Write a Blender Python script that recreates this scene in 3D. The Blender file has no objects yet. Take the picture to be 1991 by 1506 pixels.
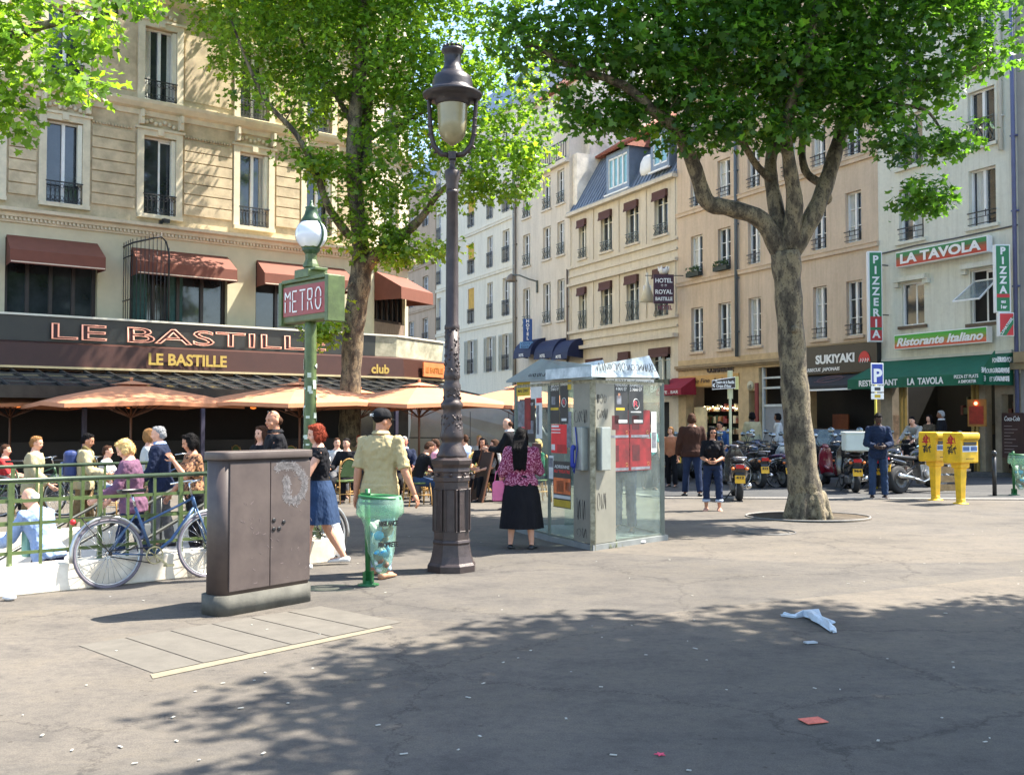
import bpy, bmesh, math, random
import numpy as np
from mathutils import Vector, Matrix, Euler
R = math.radians
PI = math.pi
SC = bpy.context.scene
C = bpy.data.collections.new('scene_objects'); SC.collection.children.link(C)
random.seed(7)

# ------------------------------------------------------------------ camera, sky, sun, exposure
CAMZ = 1.68; FPX = 1950.0; PITCH = math.atan(62.0/FPX)
cam = bpy.data.cameras.new('camera'); camo = bpy.data.objects.new('camera', cam); C.objects.link(camo)
cam.sensor_width = 36.0; cam.lens = 36.0*FPX/1991.0; cam.clip_start = .1; cam.clip_end = 2000
camo.location = (0, 0, CAMZ); camo.rotation_euler = (PI/2 + PITCH, 0, 0); SC.camera = camo
SUN_EL = 57.0; SUN_AZ = math.atan2(.96, .28)      # azimuth from +Y towards +X
w = bpy.data.worlds.new('World'); SC.world = w; w.use_nodes = True
nt = w.node_tree; nt.nodes.clear()
sky = nt.nodes.new('ShaderNodeTexSky'); sky.sky_type = 'NISHITA'; sky.sun_disc = False
sky.sun_elevation = R(SUN_EL); sky.sun_rotation = SUN_AZ; sky.air_density = 1.0; sky.dust_density = 1.0; sky.ozone_density = 1.0
bg = nt.nodes.new('ShaderNodeBackground'); bg.inputs['Strength'].default_value = .14
ow = nt.nodes.new('ShaderNodeOutputWorld'); nt.links.new(sky.outputs[0], bg.inputs[0]); nt.links.new(bg.outputs[0], ow.inputs[0])
sl = bpy.data.lights.new('sun', 'SUN'); sl.energy = 5.0; sl.angle = R(.5); sl.color = (1, .94, .84)
so = bpy.data.objects.new('sun', sl); C.objects.link(so)
sdir = Vector((math.sin(SUN_AZ)*math.cos(R(SUN_EL)), math.cos(SUN_AZ)*math.cos(R(SUN_EL)), math.sin(R(SUN_EL))))
so.rotation_euler = sdir.to_track_quat('Z', 'Y').to_euler(); so.location = sdir*60
SC.view_settings.view_transform = 'Standard'; SC.view_settings.look = 'None'
SC.view_settings.exposure = 1.8; SC.view_settings.gamma = 1
SC.cycles.max_bounces = 8; SC.cycles.transparent_max_bounces = 24; SC.cycles.use_denoising = True
SC.cycles.sample_clamp_indirect = 6

# ------------------------------------------------------------------ pixel -> world (photo pixels, 1991 x 1506)
def ray(px, py):
    d = Vector(((px-995.5)/FPX, 1.0, (753.0-py)/FPX))
    return Matrix.Rotation(PITCH, 3, 'X') @ d
def gp(px, py, z=0.0):
    d = ray(px, py); t = (z-CAMZ)/d.z
    return Vector((0, 0, CAMZ)) + d*t
def at(px, py, Y):
    d = ray(px, py); return Vector((0, 0, CAMZ)) + d*(Y/d.y)
def xy(px, Y): return (px-995.5)/FPX*Y

# ------------------------------------------------------------------ mesh builder
def basis(d):
    d = Vector(d).normalized(); a = Vector((0, 0, 1)) if abs(d.z) < .95 else Vector((1, 0, 0))
    u = d.cross(a).normalized(); return u, d.cross(u).normalized()
class MB:
    def __init__(s): s.v = []; s.f = []; s.m = []; s.T = None; s.mi = 0; s.sm = []
    def _a(s, vs, fs, smooth=False):
        b = len(s.v)
        if s.T is not None: vs = [s.T @ Vector(p) for p in vs]
        s.v += [tuple(p) for p in vs]
        for f in fs: s.f.append(tuple(b+i for i in f)); s.m.append(s.mi); s.sm.append(smooth)
        return s
    def box(s, x0, x1, y0, y1, z0, z1):
        vs = [(x, y, z) for z in (z0, z1) for y in (y0, y1) for x in (x0, x1)]
        return s._a(vs, [(0, 2, 3, 1), (4, 5, 7, 6), (0, 1, 5, 4), (2, 6, 7, 3), (0, 4, 6, 2), (1, 3, 7, 5)])
    def cbox(s, c, sz, rz=0, rx=0, ry=0):
        M = Matrix.Translation(c) @ Euler((rx, ry, rz)).to_matrix().to_4x4()
        a, b, d = sz[0]/2, sz[1]/2, sz[2]/2
        vs = [M @ Vector((x, y, z)) for z in (-d, d) for y in (-b, b) for x in (-a, a)]
        return s._a(vs, [(0, 2, 3, 1), (4, 5, 7, 6), (0, 1, 5, 4), (2, 6, 7, 3), (0, 4, 6, 2), (1, 3, 7, 5)])
    def tube(s, pts, r, n=8, caps=True, closed=False):
        pts = [Vector(p) for p in pts]; k = len(pts)
        rs = r if isinstance(r, (list, tuple)) else [r]*k
        vs = []; u = None
        for i, p in enumerate(pts):
            if closed: d = pts[(i+1) % k]-pts[i-1]
            else: d = pts[min(i+1, k-1)]-pts[max(i-1, 0)]
            if d.length < 1e-9: d = Vector((0, 0, 1))
            d.normalize()
            if u is None: u, w_ = basis(d)
            else:
                u = (u - d*u.dot(d))
                if u.length < 1e-6: u, w_ = basis(d)
                u.normalize()
            w_ = d.cross(u)
            for j in range(n):
                a = 2*PI*j/n; vs.append(p + (u*math.cos(a)+w_*math.sin(a))*rs[i])
        fs = []
        for i in range(k if closed else k-1):
            i2 = (i+1) % k
            for j in range(n):
                j2 = (j+1) % n; fs.append((i*n+j, i*n+j2, i2*n+j2, i2*n+j))
        s._a(vs, fs, True)
        if caps and not closed:
            b = len(s.v)-k*n
            s.f.append(tuple(b+j for j in reversed(range(n)))); s.m.append(s.mi); s.sm.append(False)
            s.f.append(tuple(b+(k-1)*n+j for j in range(n))); s.m.append(s.mi); s.sm.append(False)
        return s
    def bar(s, a, b, w, h=None, up=(0, 0, 1)):
        a, b = Vector(a), Vector(b); h = h or w; d = (b-a).normalized(); up = Vector(up)
        if abs(d.dot(up)) > .97: up = Vector((0, 1, 0))
        x = d.cross(up).normalized(); z = x.cross(d)
        vs = [p + x*sx*w/2 + z*sz*h/2 for p in (a, b) for sx, sz in ((-1, -1), (1, -1), (1, 1), (-1, 1))]
        return s._a(vs, [(0, 1, 2, 3), (7, 6, 5, 4), (0, 4, 5, 1), (1, 5, 6, 2), (2, 6, 7, 3), (3, 7, 4, 0)])
    def lathe(s, prof, c=(0, 0, 0), n=16, smooth=True, sx=1, sy=1, flute=None):
        c = Vector(c); vs = []
        for (r, z) in prof:
            for j in range(n):
                a = 2*PI*(j+.5)/n; rr = r*(flute if flute and j % 2 else 1)
                vs.append(c+Vector((rr*sx*math.cos(a), rr*sy*math.sin(a), z)))
        fs = []
        k = len(prof)
        for i in range(k-1):
            for j in range(n):
                j2 = (j+1) % n; fs.append((i*n+j, i*n+j2, (i+1)*n+j2, (i+1)*n+j))
        fs.append(tuple(reversed(range(n)))); fs.append(tuple((k-1)*n+j for j in range(n)))
        return s._a(vs, fs, smooth)
    def ell(s, c, r, n=12, m=8, rot=None):
        c = Vector(c); r = (r, r, r) if not isinstance(r, (tuple, list)) else r
        M = rot or Matrix.Identity(3); vs = [c+M@Vector((0, 0, -r[2]))]
        for i in range(1, m):
            t = -PI/2+PI*i/m
            for j in range(n):
                a = 2*PI*j/n; vs.append(c+M@Vector((r[0]*math.cos(t)*math.cos(a), r[1]*math.cos(t)*math.sin(a), r[2]*math.sin(t))))
        vs.append(c+M@Vector((0, 0, r[2]))); fs = []; L = len(vs)-1
        for j in range(n): fs.append((0, 1+(j+1) % n, 1+j))
        for i in range(m-2):
            for j in range(n):
                j2 = (j+1) % n; a = 1+i*n; fs.append((a+j, a+j2, a+n+j2, a+n+j))
        for j in range(n): fs.append((1+(m-2)*n+j, 1+(m-2)*n+(j+1) % n, L))
        return s._a(vs, fs, True)
    def cap(s, a, b, ra, rb, n=10):           # tapered capsule
        a, b = Vector(a), Vector(b); d = (b-a); L = d.length
        if L < 1e-6: return s.ell(a, ra)
        d.normalize(); pts = []; rs = []
        for t in (80, 55, 28): pts.append(a-d*ra*math.sin(R(t))); rs.append(ra*math.cos(R(t)))
        pts.append(a); rs.append(ra); pts.append(b); rs.append(rb)
        for t in (28, 55, 80): pts.append(b+d*rb*math.sin(R(t))); rs.append(rb*math.cos(R(t)))
        return s.tube(pts, rs, n)
    def loft(s, rings, caps=True, smooth=True):
        n = len(rings[0]); vs = [p for r in rings for p in r]; fs = []
        for i in range(len(rings)-1):
            for j in range(n):
                j2 = (j+1) % n; fs.append((i*n+j, i*n+j2, (i+1)*n+j2, (i+1)*n+j))
        if caps: fs.append(tuple(reversed(range(n)))); fs.append(tuple((len(rings)-1)*n+j for j in range(n)))
        return s._a(vs, fs, smooth)
    def ext(s, pts, z0, z1, plane='xy'):      # extrude a 2D outline
        n = len(pts); q = {'xy': lambda p, t: (p[0], p[1], t), 'xz': lambda p, t: (p[0], t, p[1]), 'yz': lambda p, t: (t, p[0], p[1])}[plane]
        vs = [q(p, z0) for p in pts]+[q(p, z1) for p in pts]
        return s._a(vs, [tuple(reversed(range(n))), tuple(range(n, 2*n))]+[(j, (j+1) % n, n+(j+1) % n, n+j) for j in range(n)])
    def face(s, pts): return s._a(pts, [tuple(range(len(pts)))])
    def mesh(s, name, mats):
        me = bpy.data.meshes.new(name); me.from_pydata(s.v, [], s.f); me.update()
        if not isinstance(mats, (list, tuple)): mats = [mats]
        for m in mats: me.materials.append(m)
        me.polygons.foreach_set('material_index', s.m); me.polygons.foreach_set('use_smooth', s.sm)
        return me
    def build(s, name, mats, parent=None, bevel=0, loc=None, fixn=True, seg=2):
        me = s.mesh(name, mats)
        if fixn:
            bm = bmesh.new(); bm.from_mesh(me); bmesh.ops.recalc_face_normals(bm, faces=bm.faces); bm.to_mesh(me); bm.free()
        o = bpy.data.objects.new(name, me); C.objects.link(o)
        if parent: o.parent = parent
        if loc: o.location = loc
        if bevel:
            b = o.modifiers.new('bevel', 'BEVEL'); b.width = bevel; b.segments = seg; b.limit_method = 'ANGLE'; b.angle_limit = R(35)
        return o
def tag(o, label=None, cat=None, group=None, kind=None):
    if label: o['label'] = label
    if cat: o['category'] = cat
    if group: o['group'] = group
    if kind: o['kind'] = kind
    return o
def thing(name, label, cat, loc=(0, 0, 0), rz=0, group=None):
    o = bpy.data.objects.new(name, None); o.empty_display_size = .2; C.objects.link(o)
    o.location = loc; o.rotation_euler = (0, 0, rz); return tag(o, label, cat, group)
def kids(o): return [c for c in C.objects if c.parent == o]
def dup(o, loc=None, rz=None, label=None, parent=None):
    c = o.copy(); C.objects.link(c)
    if parent: c.parent = parent
    for ch in list(o.children): dup(ch, parent=c)
    if loc is not None: c.location = loc
    if rz is not None: c.rotation_euler = (0, 0, rz)
    if label: c['label'] = label
    return c
def addto(o, label=None): return o
def remesh(mb, name, mats, parent, voxel=.012, smooth=3, extra=None, post=None):
    """one continuous surface out of overlapping closed shapes"""
    me = mb.mesh('tmp', mats); o = bpy.data.objects.new('tmp', me); C.objects.link(o)
    m = o.modifiers.new('r', 'REMESH'); m.mode = 'VOXEL'; m.voxel_size = voxel
    if smooth: k = o.modifiers.new('s', 'SMOOTH'); k.factor = .5; k.iterations = smooth
    dg = bpy.context.evaluated_depsgraph_get(); me2 = bpy.data.meshes.new_from_object(o.evaluated_get(dg))
    bpy.data.objects.remove(o); bpy.data.meshes.remove(me)
    n = len(me2.polygons); me2.polygons.foreach_set('use_smooth', [True]*n); me2.name = name
    if not me2.materials:
        for q in (mats if isinstance(mats, (list, tuple)) else [mats]): me2.materials.append(q)
    if post: post(me2)
    if extra is not None and extra.v:
        bm = bmesh.new(); bm.from_mesh(me2); vv = [bm.verts.new(p) for p in extra.v]
        for f, mi, s_ in zip(extra.f, extra.m, extra.sm):
            try: q = bm.faces.new([vv[i] for i in f]); q.material_index = mi; q.smooth = s_
            except ValueError: pass
        bm.to_mesh(me2); bm.free()
    ob = bpy.data.objects.new(name, me2); C.objects.link(ob)
    if parent: ob.parent = parent
    return ob

# ------------------------------------------------------------------ materials
def lin(c):
    return tuple(((x/255)/12.92 if x/255 <= .04045 else ((x/255+.055)/1.055)**2.4) for x in c)+(1,)
def c4(c): return tuple(c[:3])+(1,)
def new_mat(name):
    m = bpy.data.materials.new(name); m.use_nodes = True; nt = m.node_tree; b = nt.nodes['Principled BSDF']; return m, nt, b
def noise(nt, scale, detail=4, rough=.6, coord='Object', stretch=None):
    tc = nt.nodes.new('ShaderNodeTexCoord'); n = nt.nodes.new('ShaderNodeTexNoise')
    n.inputs['Scale'].default_value = scale; n.inputs['Detail'].default_value = detail; n.inputs['Roughness'].default_value = rough
    src = tc.outputs[coord]
    if stretch:
        mp = nt.nodes.new('ShaderNodeMapping'); mp.inputs['Scale'].default_value = stretch; nt.links.new(src, mp.inputs[0]); src = mp.outputs[0]
    nt.links.new(src, n.inputs['Vector']); return n
def ramp(nt, src, stops):
    r = nt.nodes.new('ShaderNodeValToRGB'); e = r.color_ramp.elements
    while len(e) < len(stops): e.new(.5)
    for k, (p, c) in enumerate(stops): e[k].position = p; e[k].color = c4(c)
    nt.links.new(src, r.inputs[0]); return r
def mixc(nt, fac, a, b, mode='MIX'):
    m = nt.nodes.new('ShaderNodeMix'); m.data_type = 'RGBA'; m.blend_type = mode
    for sock, v in ((0, fac), (6, a), (7, b)):
        if isinstance(v, (int, float)): m.inputs[sock].default_value = v
        elif isinstance(v, tuple): m.inputs[sock].default_value = c4(v)
        else: nt.links.new(v, m.inputs[sock])
    return m.outputs[2]
def bump(nt, b, src, strength, dist=.01):
    bp = nt.nodes.new('ShaderNodeBump'); bp.inputs['Strength'].default_value = strength; bp.inputs['Distance'].default_value = dist
    nt.links.new(src, bp.inputs['Height']); nt.links.new(bp.outputs[0], b.inputs['Normal'])
MATS = {}
def M(name, col, rough=.6, var=.18, scale=6, bmp=0, metal=0, col2=None, spec=None, emit=0, coat=0, stretch=None, bscale=None, bdist=.01, lo=.35, hi=.68, alpha=None):
    if name in MATS: return MATS[name]
    m, nt, b = new_mat(name); col = c4(col)
    n = noise(nt, scale, 5, .65, stretch=stretch)
    c1 = tuple(x*(1-var) for x in col[:3]); c2 = tuple(min(1, x*(1+var)) for x in col[:3]) if col2 is None else col2
    r = ramp(nt, n.outputs[0], [(lo, c1), (hi, c2)]); nt.links.new(r.outputs[0], b.inputs['Base Color'])
    b.inputs['Roughness'].default_value = rough; b.inputs['Metallic'].default_value = metal
    if spec is not None: b.inputs['Specular IOR Level'].default_value = spec
    if coat: b.inputs['Coat Weight'].default_value = coat; b.inputs['Coat Roughness'].default_value = .08
    if emit: b.inputs['Emission Color'].default_value = col; b.inputs['Emission Strength'].default_value = emit
    if alpha is not None: b.inputs['Alpha'].default_value = alpha
    if bmp:
        nb = noise(nt, bscale or scale*4, 6, .7); bump(nt, b, nb.outputs[0], bmp, bdist)
    MATS[name] = m; return m
def cloth(name, rgb, var=.12, pattern=None, rgb2=None, pscale=40):
    if name in MATS: return MATS[name]
    m, nt, b = new_mat(name); col = lin(rgb)
    n = noise(nt, 5, 4, .6); r = ramp(nt, n.outputs[0], [(.3, tuple(x*(1-var) for x in col[:3])), (.7, tuple(min(1, x*(1+var)) for x in col[:3]))])
    out = r.outputs[0]
    if pattern == 'spots':
        vo = nt.nodes.new('ShaderNodeTexNoise'); vo.inputs['Scale'].default_value = pscale; vo.inputs['Detail'].default_value = 2
        tc = nt.nodes.new('ShaderNodeTexCoord'); nt.links.new(tc.outputs['Object'], vo.inputs['Vector'])
        rr = ramp(nt, vo.outputs[0], [(.5, (0, 0, 0)), (.56, (1, 1, 1))]); out = mixc(nt, rr.outputs[0], out, lin(rgb2))
    if pattern in ('stripes', 'plaid'):
        wv = nt.nodes.new('ShaderNodeTexWave'); wv.inputs['Scale'].default_value = pscale; wv.bands_direction = 'Z'
        tc = nt.nodes.new('ShaderNodeTexCoord'); nt.links.new(tc.outputs['Object'], wv.inputs['Vector'])
        rr = ramp(nt, wv.outputs[0], [(.45, (0, 0, 0)), (.55, (1, 1, 1))]); out = mixc(nt, rr.outputs[0], out, lin(rgb2))
        if pattern == 'plaid':
            w2 = nt.nodes.new('ShaderNodeTexWave'); w2.inputs['Scale'].default_value = pscale; w2.bands_direction = 'X'
            nt.links.new(tc.outputs['Object'], w2.inputs['Vector']); r2 = ramp(nt, w2.outputs[0], [(.45, (0, 0, 0)), (.55, (.6, .6, .6))]); out = mixc(nt, r2.outputs[0], out, lin(rgb2))
    nt.links.new(out, b.inputs['Base Color']); b.inputs['Roughness'].default_value = .85; b.inputs['Specular IOR Level'].default_value = .2
    nb = noise(nt, 9, 3, .5, stretch=(1, 1, .45)); bump(nt, b, nb.outputs[0], .9, .05)
    MATS[name] = m; return m
def glass_mat(name, tint=(.75, .9, .85), dens=.35, rough=.02, film=None):
    """thin pane: mostly see-through with sky reflections and a dusty film"""
    if name in MATS: return MATS[name]
    m, nt, b = new_mat(name); nt.nodes.remove(b)
    tr = nt.nodes.new('ShaderNodeBsdfTransparent'); tr.inputs[0].default_value = c4(tint)
    gl = nt.nodes.new('ShaderNodeBsdfGlossy'); gl.inputs['Roughness'].default_value = rough
    df = nt.nodes.new('ShaderNodeBsdfDiffuse'); df.inputs[0].default_value = c4(film) if film else (tint[0]*.55, tint[1]*.6, tint[2]*.6, 1)
    lw = nt.nodes.new('ShaderNodeLayerWeight'); lw.inputs[0].default_value = .5; fr = ramp(nt, lw.outputs['Facing'], [(.3, (.035,)*3), (.75, (.12,)*3), (.97, (.6,)*3)])
    m1 = nt.nodes.new('ShaderNodeMixShader'); n = noise(nt, 3, 5, .7)
    rr = ramp(nt, n.outputs[0], [(.3, (dens*.3,)*3), (.75, (dens,)*3)])
    nt.links.new(rr.outputs[0], m1.inputs[0]); nt.links.new(tr.outputs[0], m1.inputs[1]); nt.links.new(df.outputs[0], m1.inputs[2])
    m2 = nt.nodes.new('ShaderNodeMixShader'); nt.links.new(fr.outputs[0], m2.inputs[0]); nt.links.new(m1.outputs[0], m2.inputs[1]); nt.links.new(gl.outputs[0], m2.inputs[2])
    nt.links.new(m2.outputs[0], nt.nodes['Material Output'].inputs[0]); MATS[name] = m; return m

# ------------------------------------------------------------------ lettering
def text(name, body, h, mat, parent, loc, rot=(PI/2, 0, 0), bold=.0, ext=.004, w=None, shear=0, tube=0, align='CENTER', rotm=None, spacing=1.0):
    cu = bpy.data.curves.new('t', 'FONT'); cu.body = body; cu.size = h/.72; cu.align_x = align; cu.shear = shear
    cu.space_character = spacing; cu.resolution_u = 3
    if tube: cu.fill_mode = 'NONE'; cu.bevel_depth = tube; cu.bevel_resolution = 1
    else: cu.extrude = ext; cu.offset = bold
    o = bpy.data.objects.new('t', cu); C.objects.link(o); dg = bpy.context.evaluated_depsgraph_get()
    me = bpy.data.meshes.new_from_object(o.evaluated_get(dg)); bpy.data.objects.remove(o); bpy.data.curves.remove(cu)
    if w and len(me.vertices):
        xs = [v.co.x for v in me.vertices]; cur = max(xs)-min(xs); mid = (max(xs)+min(xs))/2 if align == 'CENTER' else min(xs)
        for v in me.vertices: v.co.x = (v.co.x-mid)*w/cur
    me.materials.clear(); me.materials.append(mat); me.name = name
    ob = bpy.data.objects.new(name, me); C.objects.link(ob); ob.parent = parent; ob.location = loc; ob.rotation_euler = rot
    return ob
# ------------------------------------------------------------------ shared materials
STONE = M('pale_limestone', lin((192, 174, 142)), .85, .25, 2.2, .35, bscale=14)
STONE_L = M('light_stone_trim', lin((212, 200, 172)), .85, .12, 3, .2)
STONE_D = M('dark_stone', lin((150, 130, 100)), .85, .15, 3, .2)
CREAM = M('cream_render', lin((202, 192, 160)), .85, .08, 1.5, .15)
def render_mat(name, rgb, streak=.75, joints=None):
    if name in MATS: return MATS[name]
    m, nt, b = new_mat(name); col = lin(rgb)[:3]
    n = noise(nt, 1.3, 6, .7, stretch=(1, 1, .35)); r = ramp(nt, n.outputs[0], [(.3, tuple(x*streak for x in col)), (.62, col)]); n3 = noise(nt, 2.2, 6, .75, stretch=(2.5, 2.5, .12)); r3 = ramp(nt, n3.outputs[0], [(.36, (.87, .86, .84)), (.54, (1, 1, 1))])
    n2 = noise(nt, 9, 4, .6); r2 = ramp(nt, n2.outputs[0], [(.3, (.9, .9, .9)), (.7, (1, 1, 1))])
    out = mixc(nt, 1.0, mixc(nt, 1.0, r.outputs[0], r3.outputs[0], 'MULTIPLY'), r2.outputs[0], 'MULTIPLY'); nt.links.new(out, b.inputs['Base Color'])
    b.inputs['Roughness'].default_value = .9; nb = noise(nt, 40, 4, .6); bump(nt, b, nb.outputs[0], .25, .01); MATS[name] = m; return m
TAN = render_mat('tan_render', (214, 192, 166), .82)
BEIGE = render_mat('beige_render', (222, 210, 190), .84)
OCHRE = render_mat('ochre_stone_front', (216, 205, 184), .84)
WHITE_R = render_mat('white_render', (236, 227, 204), .93)
GREYW = render_mat('grey_white_render', (222, 220, 202), .92)
FARTAN = render_mat('far_tan_render', (196, 172, 146), .8)
SHUT = M('shutter_grey_white', lin((186, 186, 174)), .6, .06, 5)
WHITEP = M('white_paint', (.78, .78, .75), .45, .05, 5)
OFFW = M('offwhite_paint', lin((225, 220, 200)), .5, .06, 5)
PANE = M('dark_window_glass', (.03, .035, .04), .06, .5, 1.1, spec=.8)
CURT = M('net_curtain', (.55, .55, .5), .9, .15, 12, .4, stretch=(6, 6, .6))
YCURT = M('yellow_blind', lin((205, 160, 70)), .8, .1, 3)
IRON = M('black_iron', (.02, .02, .022), .5, .3, 8)
GIRON = M('grey_green_iron', (.1, .11, .09), .55, .3, 8)
ZINC = M('zinc_roof', lin((120, 132, 145)), .5, .15, 2, metal=.3)
TILE = M('terracotta_tile', lin((146, 88, 68)), .8, .3, 9, .5)
DARK = M('dark_interior', (.005, .0045, .004), .8, .3, 2)  # gloom of the unlit rooms put into a near-black base colour
BROWN = M('brown_fascia', lin((70, 36, 24)), .45, .2, 2)
MAROON = M('maroon_awning_cloth', lin((92, 48, 46)), .8, .12, 3)
ORANGE = M('orange_awning_cloth', lin((118, 70, 54)), .8, .08, 3)
PEACH = M('peach_umbrella_cloth', lin((202, 136, 98)), .85, .08, 2)
NEON = M('neon_tube', lin((225, 160, 135)), .4, .02, 3, emit=.22)
GOLD = M('gold_lettering', lin((190, 160, 80)), .45, .15, 12)
REDS = M('sign_red', lin((205, 40, 45)), .4, .08, 3)
GREENS = M('sign_green', lin((20, 120, 70)), .4, .08, 3)
AWGREEN = M('green_awning_cloth', lin((12, 92, 66)), .75, .12, 3)
WLET = M('white_letter', (.82, .82, .8), .4, .02, 3)
BLACKP = M('black_paint', (.015, .015, .016), .35, .2, 5)
BLUE = M('navy_awning_cloth', lin((20, 30, 66)), .7, .15, 4)
RUBBER = M('rubber', (.02, .02, .02), .8, .2, 20)
CHROME = M('chrome', (.6, .6, .6), .15, .05, 5, metal=1)
ALU = M('aluminium', (.5, .51, .5), .35, .1, 9, metal=.8)
SKIN = M('skin_light', lin((214, 160, 132)), .55, .08, 14)
SKINT = M('skin_tanned', lin((186, 130, 100)), .55, .08, 14)
SKINB = M('skin_brown', lin((120, 80, 58)), .55, .1, 14)
SKIND = M('skin_dark', lin((62, 42, 34)), .5, .1, 14)
EYE = M('eye_dark', (.02, .015, .012), .2, .1, 9)
LIP = M('lip', lin((170, 90, 82)), .5, .05, 9)
def hairm(name, rgb): return M(name, lin(rgb), .75, .35, 22, .8, spec=.15, stretch=(5, 5, .8), bscale=60, bdist=.01)
HBLACK = hairm('hair_black', (16, 13, 13)); HBROWN = hairm('hair_brown', (70, 46, 32)); HRED = hairm('hair_auburn', (130, 54, 34))
HBLOND = hairm('hair_blond', (214, 180, 120)); HGREY = hairm('hair_grey', (150, 150, 150)); HWHITE = hairm('hair_white', (215, 210, 200)); HSAND = hairm('hair_sandy', (150, 108, 66))
RATTAN = M('rattan', lin((196, 150, 84)), .6, .25, 40, .3); WICKG = M('green_wicker', lin((92, 112, 62)), .6, .25, 60, .5)
WICKC = M('cream_wicker', lin((214, 204, 170)), .6, .2, 60, .5)
WOOD = M('weathered_wood', lin((160, 132, 92)), .75, .25, 8, .3, stretch=(1, 8, 1))
YELLOW = M('yellow_paint', lin((222, 176, 16)), .5, .16, 5, .1)
METROG = M('railing_green_paint', lin((82, 98, 54)), .45, .25, 9, .2)
METROD = M('dark_green_paint', lin((50, 78, 52)), .4, .3, 7, .2)
OLIVE = M('olive_green_paint', lin((92, 100, 62)), .5, .2, 7)
GLOBE = M('opal_glass', (.78, .8, .84), .12, .03, 3, coat=.5)
GLASS = glass_mat('booth_glass', (.92, .98, .95), .13)
CARGLASS = M('car_glass', (.03, .04, .045), .05, .3, 3, spec=.8)
PLATE = M('yellow_number_plate', lin((235, 180, 40)), .5, .05, 5)
# ------------------------------------------------------------------ ground, road, far pavement
def asphalt(name, base, speck=.5, warm=(1.05, 1, .93)):
    m, nt, b = new_mat(name)
    n1 = noise(nt, .35, 5, .6); r1 = ramp(nt, n1.outputs[0], [(.3, tuple(base*.82*x for x in warm)), (.7, tuple(base*1.14*x for x in warm))])
    n2 = noise(nt, 90, 4, .8); r2 = ramp(nt, n2.outputs[0], [(.32, (.45, .45, .45)), (.68, (1.45, 1.45, 1.45))])
    o = mixc(nt, speck, r1.outputs[0], mixc(nt, 1.0, r1.outputs[0], r2.outputs[0], 'MULTIPLY'))
    v = nt.nodes.new('ShaderNodeTexVoronoi'); v.inputs['Scale'].default_value = 3.4; tc = nt.nodes.new('ShaderNodeTexCoord'); nt.links.new(tc.outputs['Object'], v.inputs['Vector'])
    r3 = ramp(nt, v.outputs['Distance'], [(.02, (1, 1, 1)), (.035, (0, 0, 0))]); o = mixc(nt, r3.outputs[0], o, (.10, .095, .09))      # trodden gum
    v2 = nt.nodes.new('ShaderNodeTexVoronoi'); v2.inputs['Scale'].default_value = 1.7; mp = nt.nodes.new('ShaderNodeMapping'); mp.inputs['Location'].default_value = (3.3, 7.1, 0); nt.links.new(tc.outputs['Object'], mp.inputs[0]); nt.links.new(mp.outputs[0], v2.inputs['Vector'])
    r4 = ramp(nt, v2.outputs['Distance'], [(.012, (1, 1, 1)), (.02, (0, 0, 0))]); o = mixc(nt, r4.outputs[0], o, (.5, .49, .46))
    n5 = noise(nt, 1.6, 9, .78, stretch=(.8, 1.1, 1)); r5 = ramp(nt, n5.outputs[0], [(.36, (.72, .73, .76)), (.5, (1, 1, 1)), (.66, (1.12, 1.10, 1.04))]); o = mixc(nt, 1.0, o, r5.outputs[0], 'MULTIPLY')
    # long repair patches with straight borders
    v3 = nt.nodes.new('ShaderNodeTexVoronoi'); v3.distance = 'CHEBYCHEV'; v3.inputs['Scale'].default_value = .12
    mp3 = nt.nodes.new('ShaderNodeMapping'); mp3.inputs['Rotation'].default_value = (0, 0, R(42)); mp3.inputs['Scale'].default_value = (1, 2.2, 1); nt.links.new(tc.outputs['Object'], mp3.inputs[0]); nt.links.new(mp3.outputs[0], v3.inputs['Vector'])
    hv = nt.nodes.new('ShaderNodeSeparateColor'); nt.links.new(v3.outputs['Color'], hv.inputs[0]); r6 = ramp(nt, hv.outputs[0], [(0, (.84, .86, .89)), (1, (1.12, 1.10, 1.06))]); o = mixc(nt, 1.0, o, r6.outputs[0], 'MULTIPLY')
    n7 = noise(nt, 14, 5, .8); r7 = ramp(nt, n7.outputs[0], [(.3, (.78, .78, .79)), (.5, (1, 1, 1)), (.7, (1.13, 1.12, 1.1))]); o = mixc(nt, 1.0, o, r7.outputs[0], 'MULTIPLY')
    v5 = nt.nodes.new('ShaderNodeTexVoronoi'); v5.feature = 'DISTANCE_TO_EDGE'; v5.inputs['Scale'].default_value = .42; wn = noise(nt, 1.2, 6, .8); vm = nt.nodes.new('ShaderNodeVectorMath'); vm.operation = 'MULTIPLY_ADD'; vm.inputs[1].default_value = (.9, .9, 0)
    nt.links.new(wn.outputs['Color'], vm.inputs[0]); nt.links.new(tc.outputs['Object'], vm.inputs[2]); nt.links.new(vm.outputs[0], v5.inputs['Vector']); r8 = ramp(nt, v5.outputs['Distance'], [(.002, (.5, .5, .52)), (.006, (1, 1, 1))]); o = mixc(nt, .75, o, mixc(nt, 1.0, o, r8.outputs[0], 'MULTIPLY'))
    v6 = nt.nodes.new('ShaderNodeTexVoronoi'); v6.inputs['Scale'].default_value = 5.1; nt.links.new(tc.outputs['Object'], v6.inputs['Vector']); r9 = ramp(nt, v6.outputs['Distance'], [(.05, (.62, .61, .6)), (.085, (1, 1, 1))]); o = mixc(nt, 1.0, o, r9.outputs[0], 'MULTIPLY')
    nt.links.new(o, b.inputs['Base Color']); b.inputs['Roughness'].default_value = .88; b.inputs['Specular IOR Level'].default_value = .25
    bump(nt, b, n2.outputs[0], .6, .006); MATS[name] = m; return m
PAVE = asphalt('pavement_asphalt', .108, warm=(1.14, 1, .84))
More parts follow.
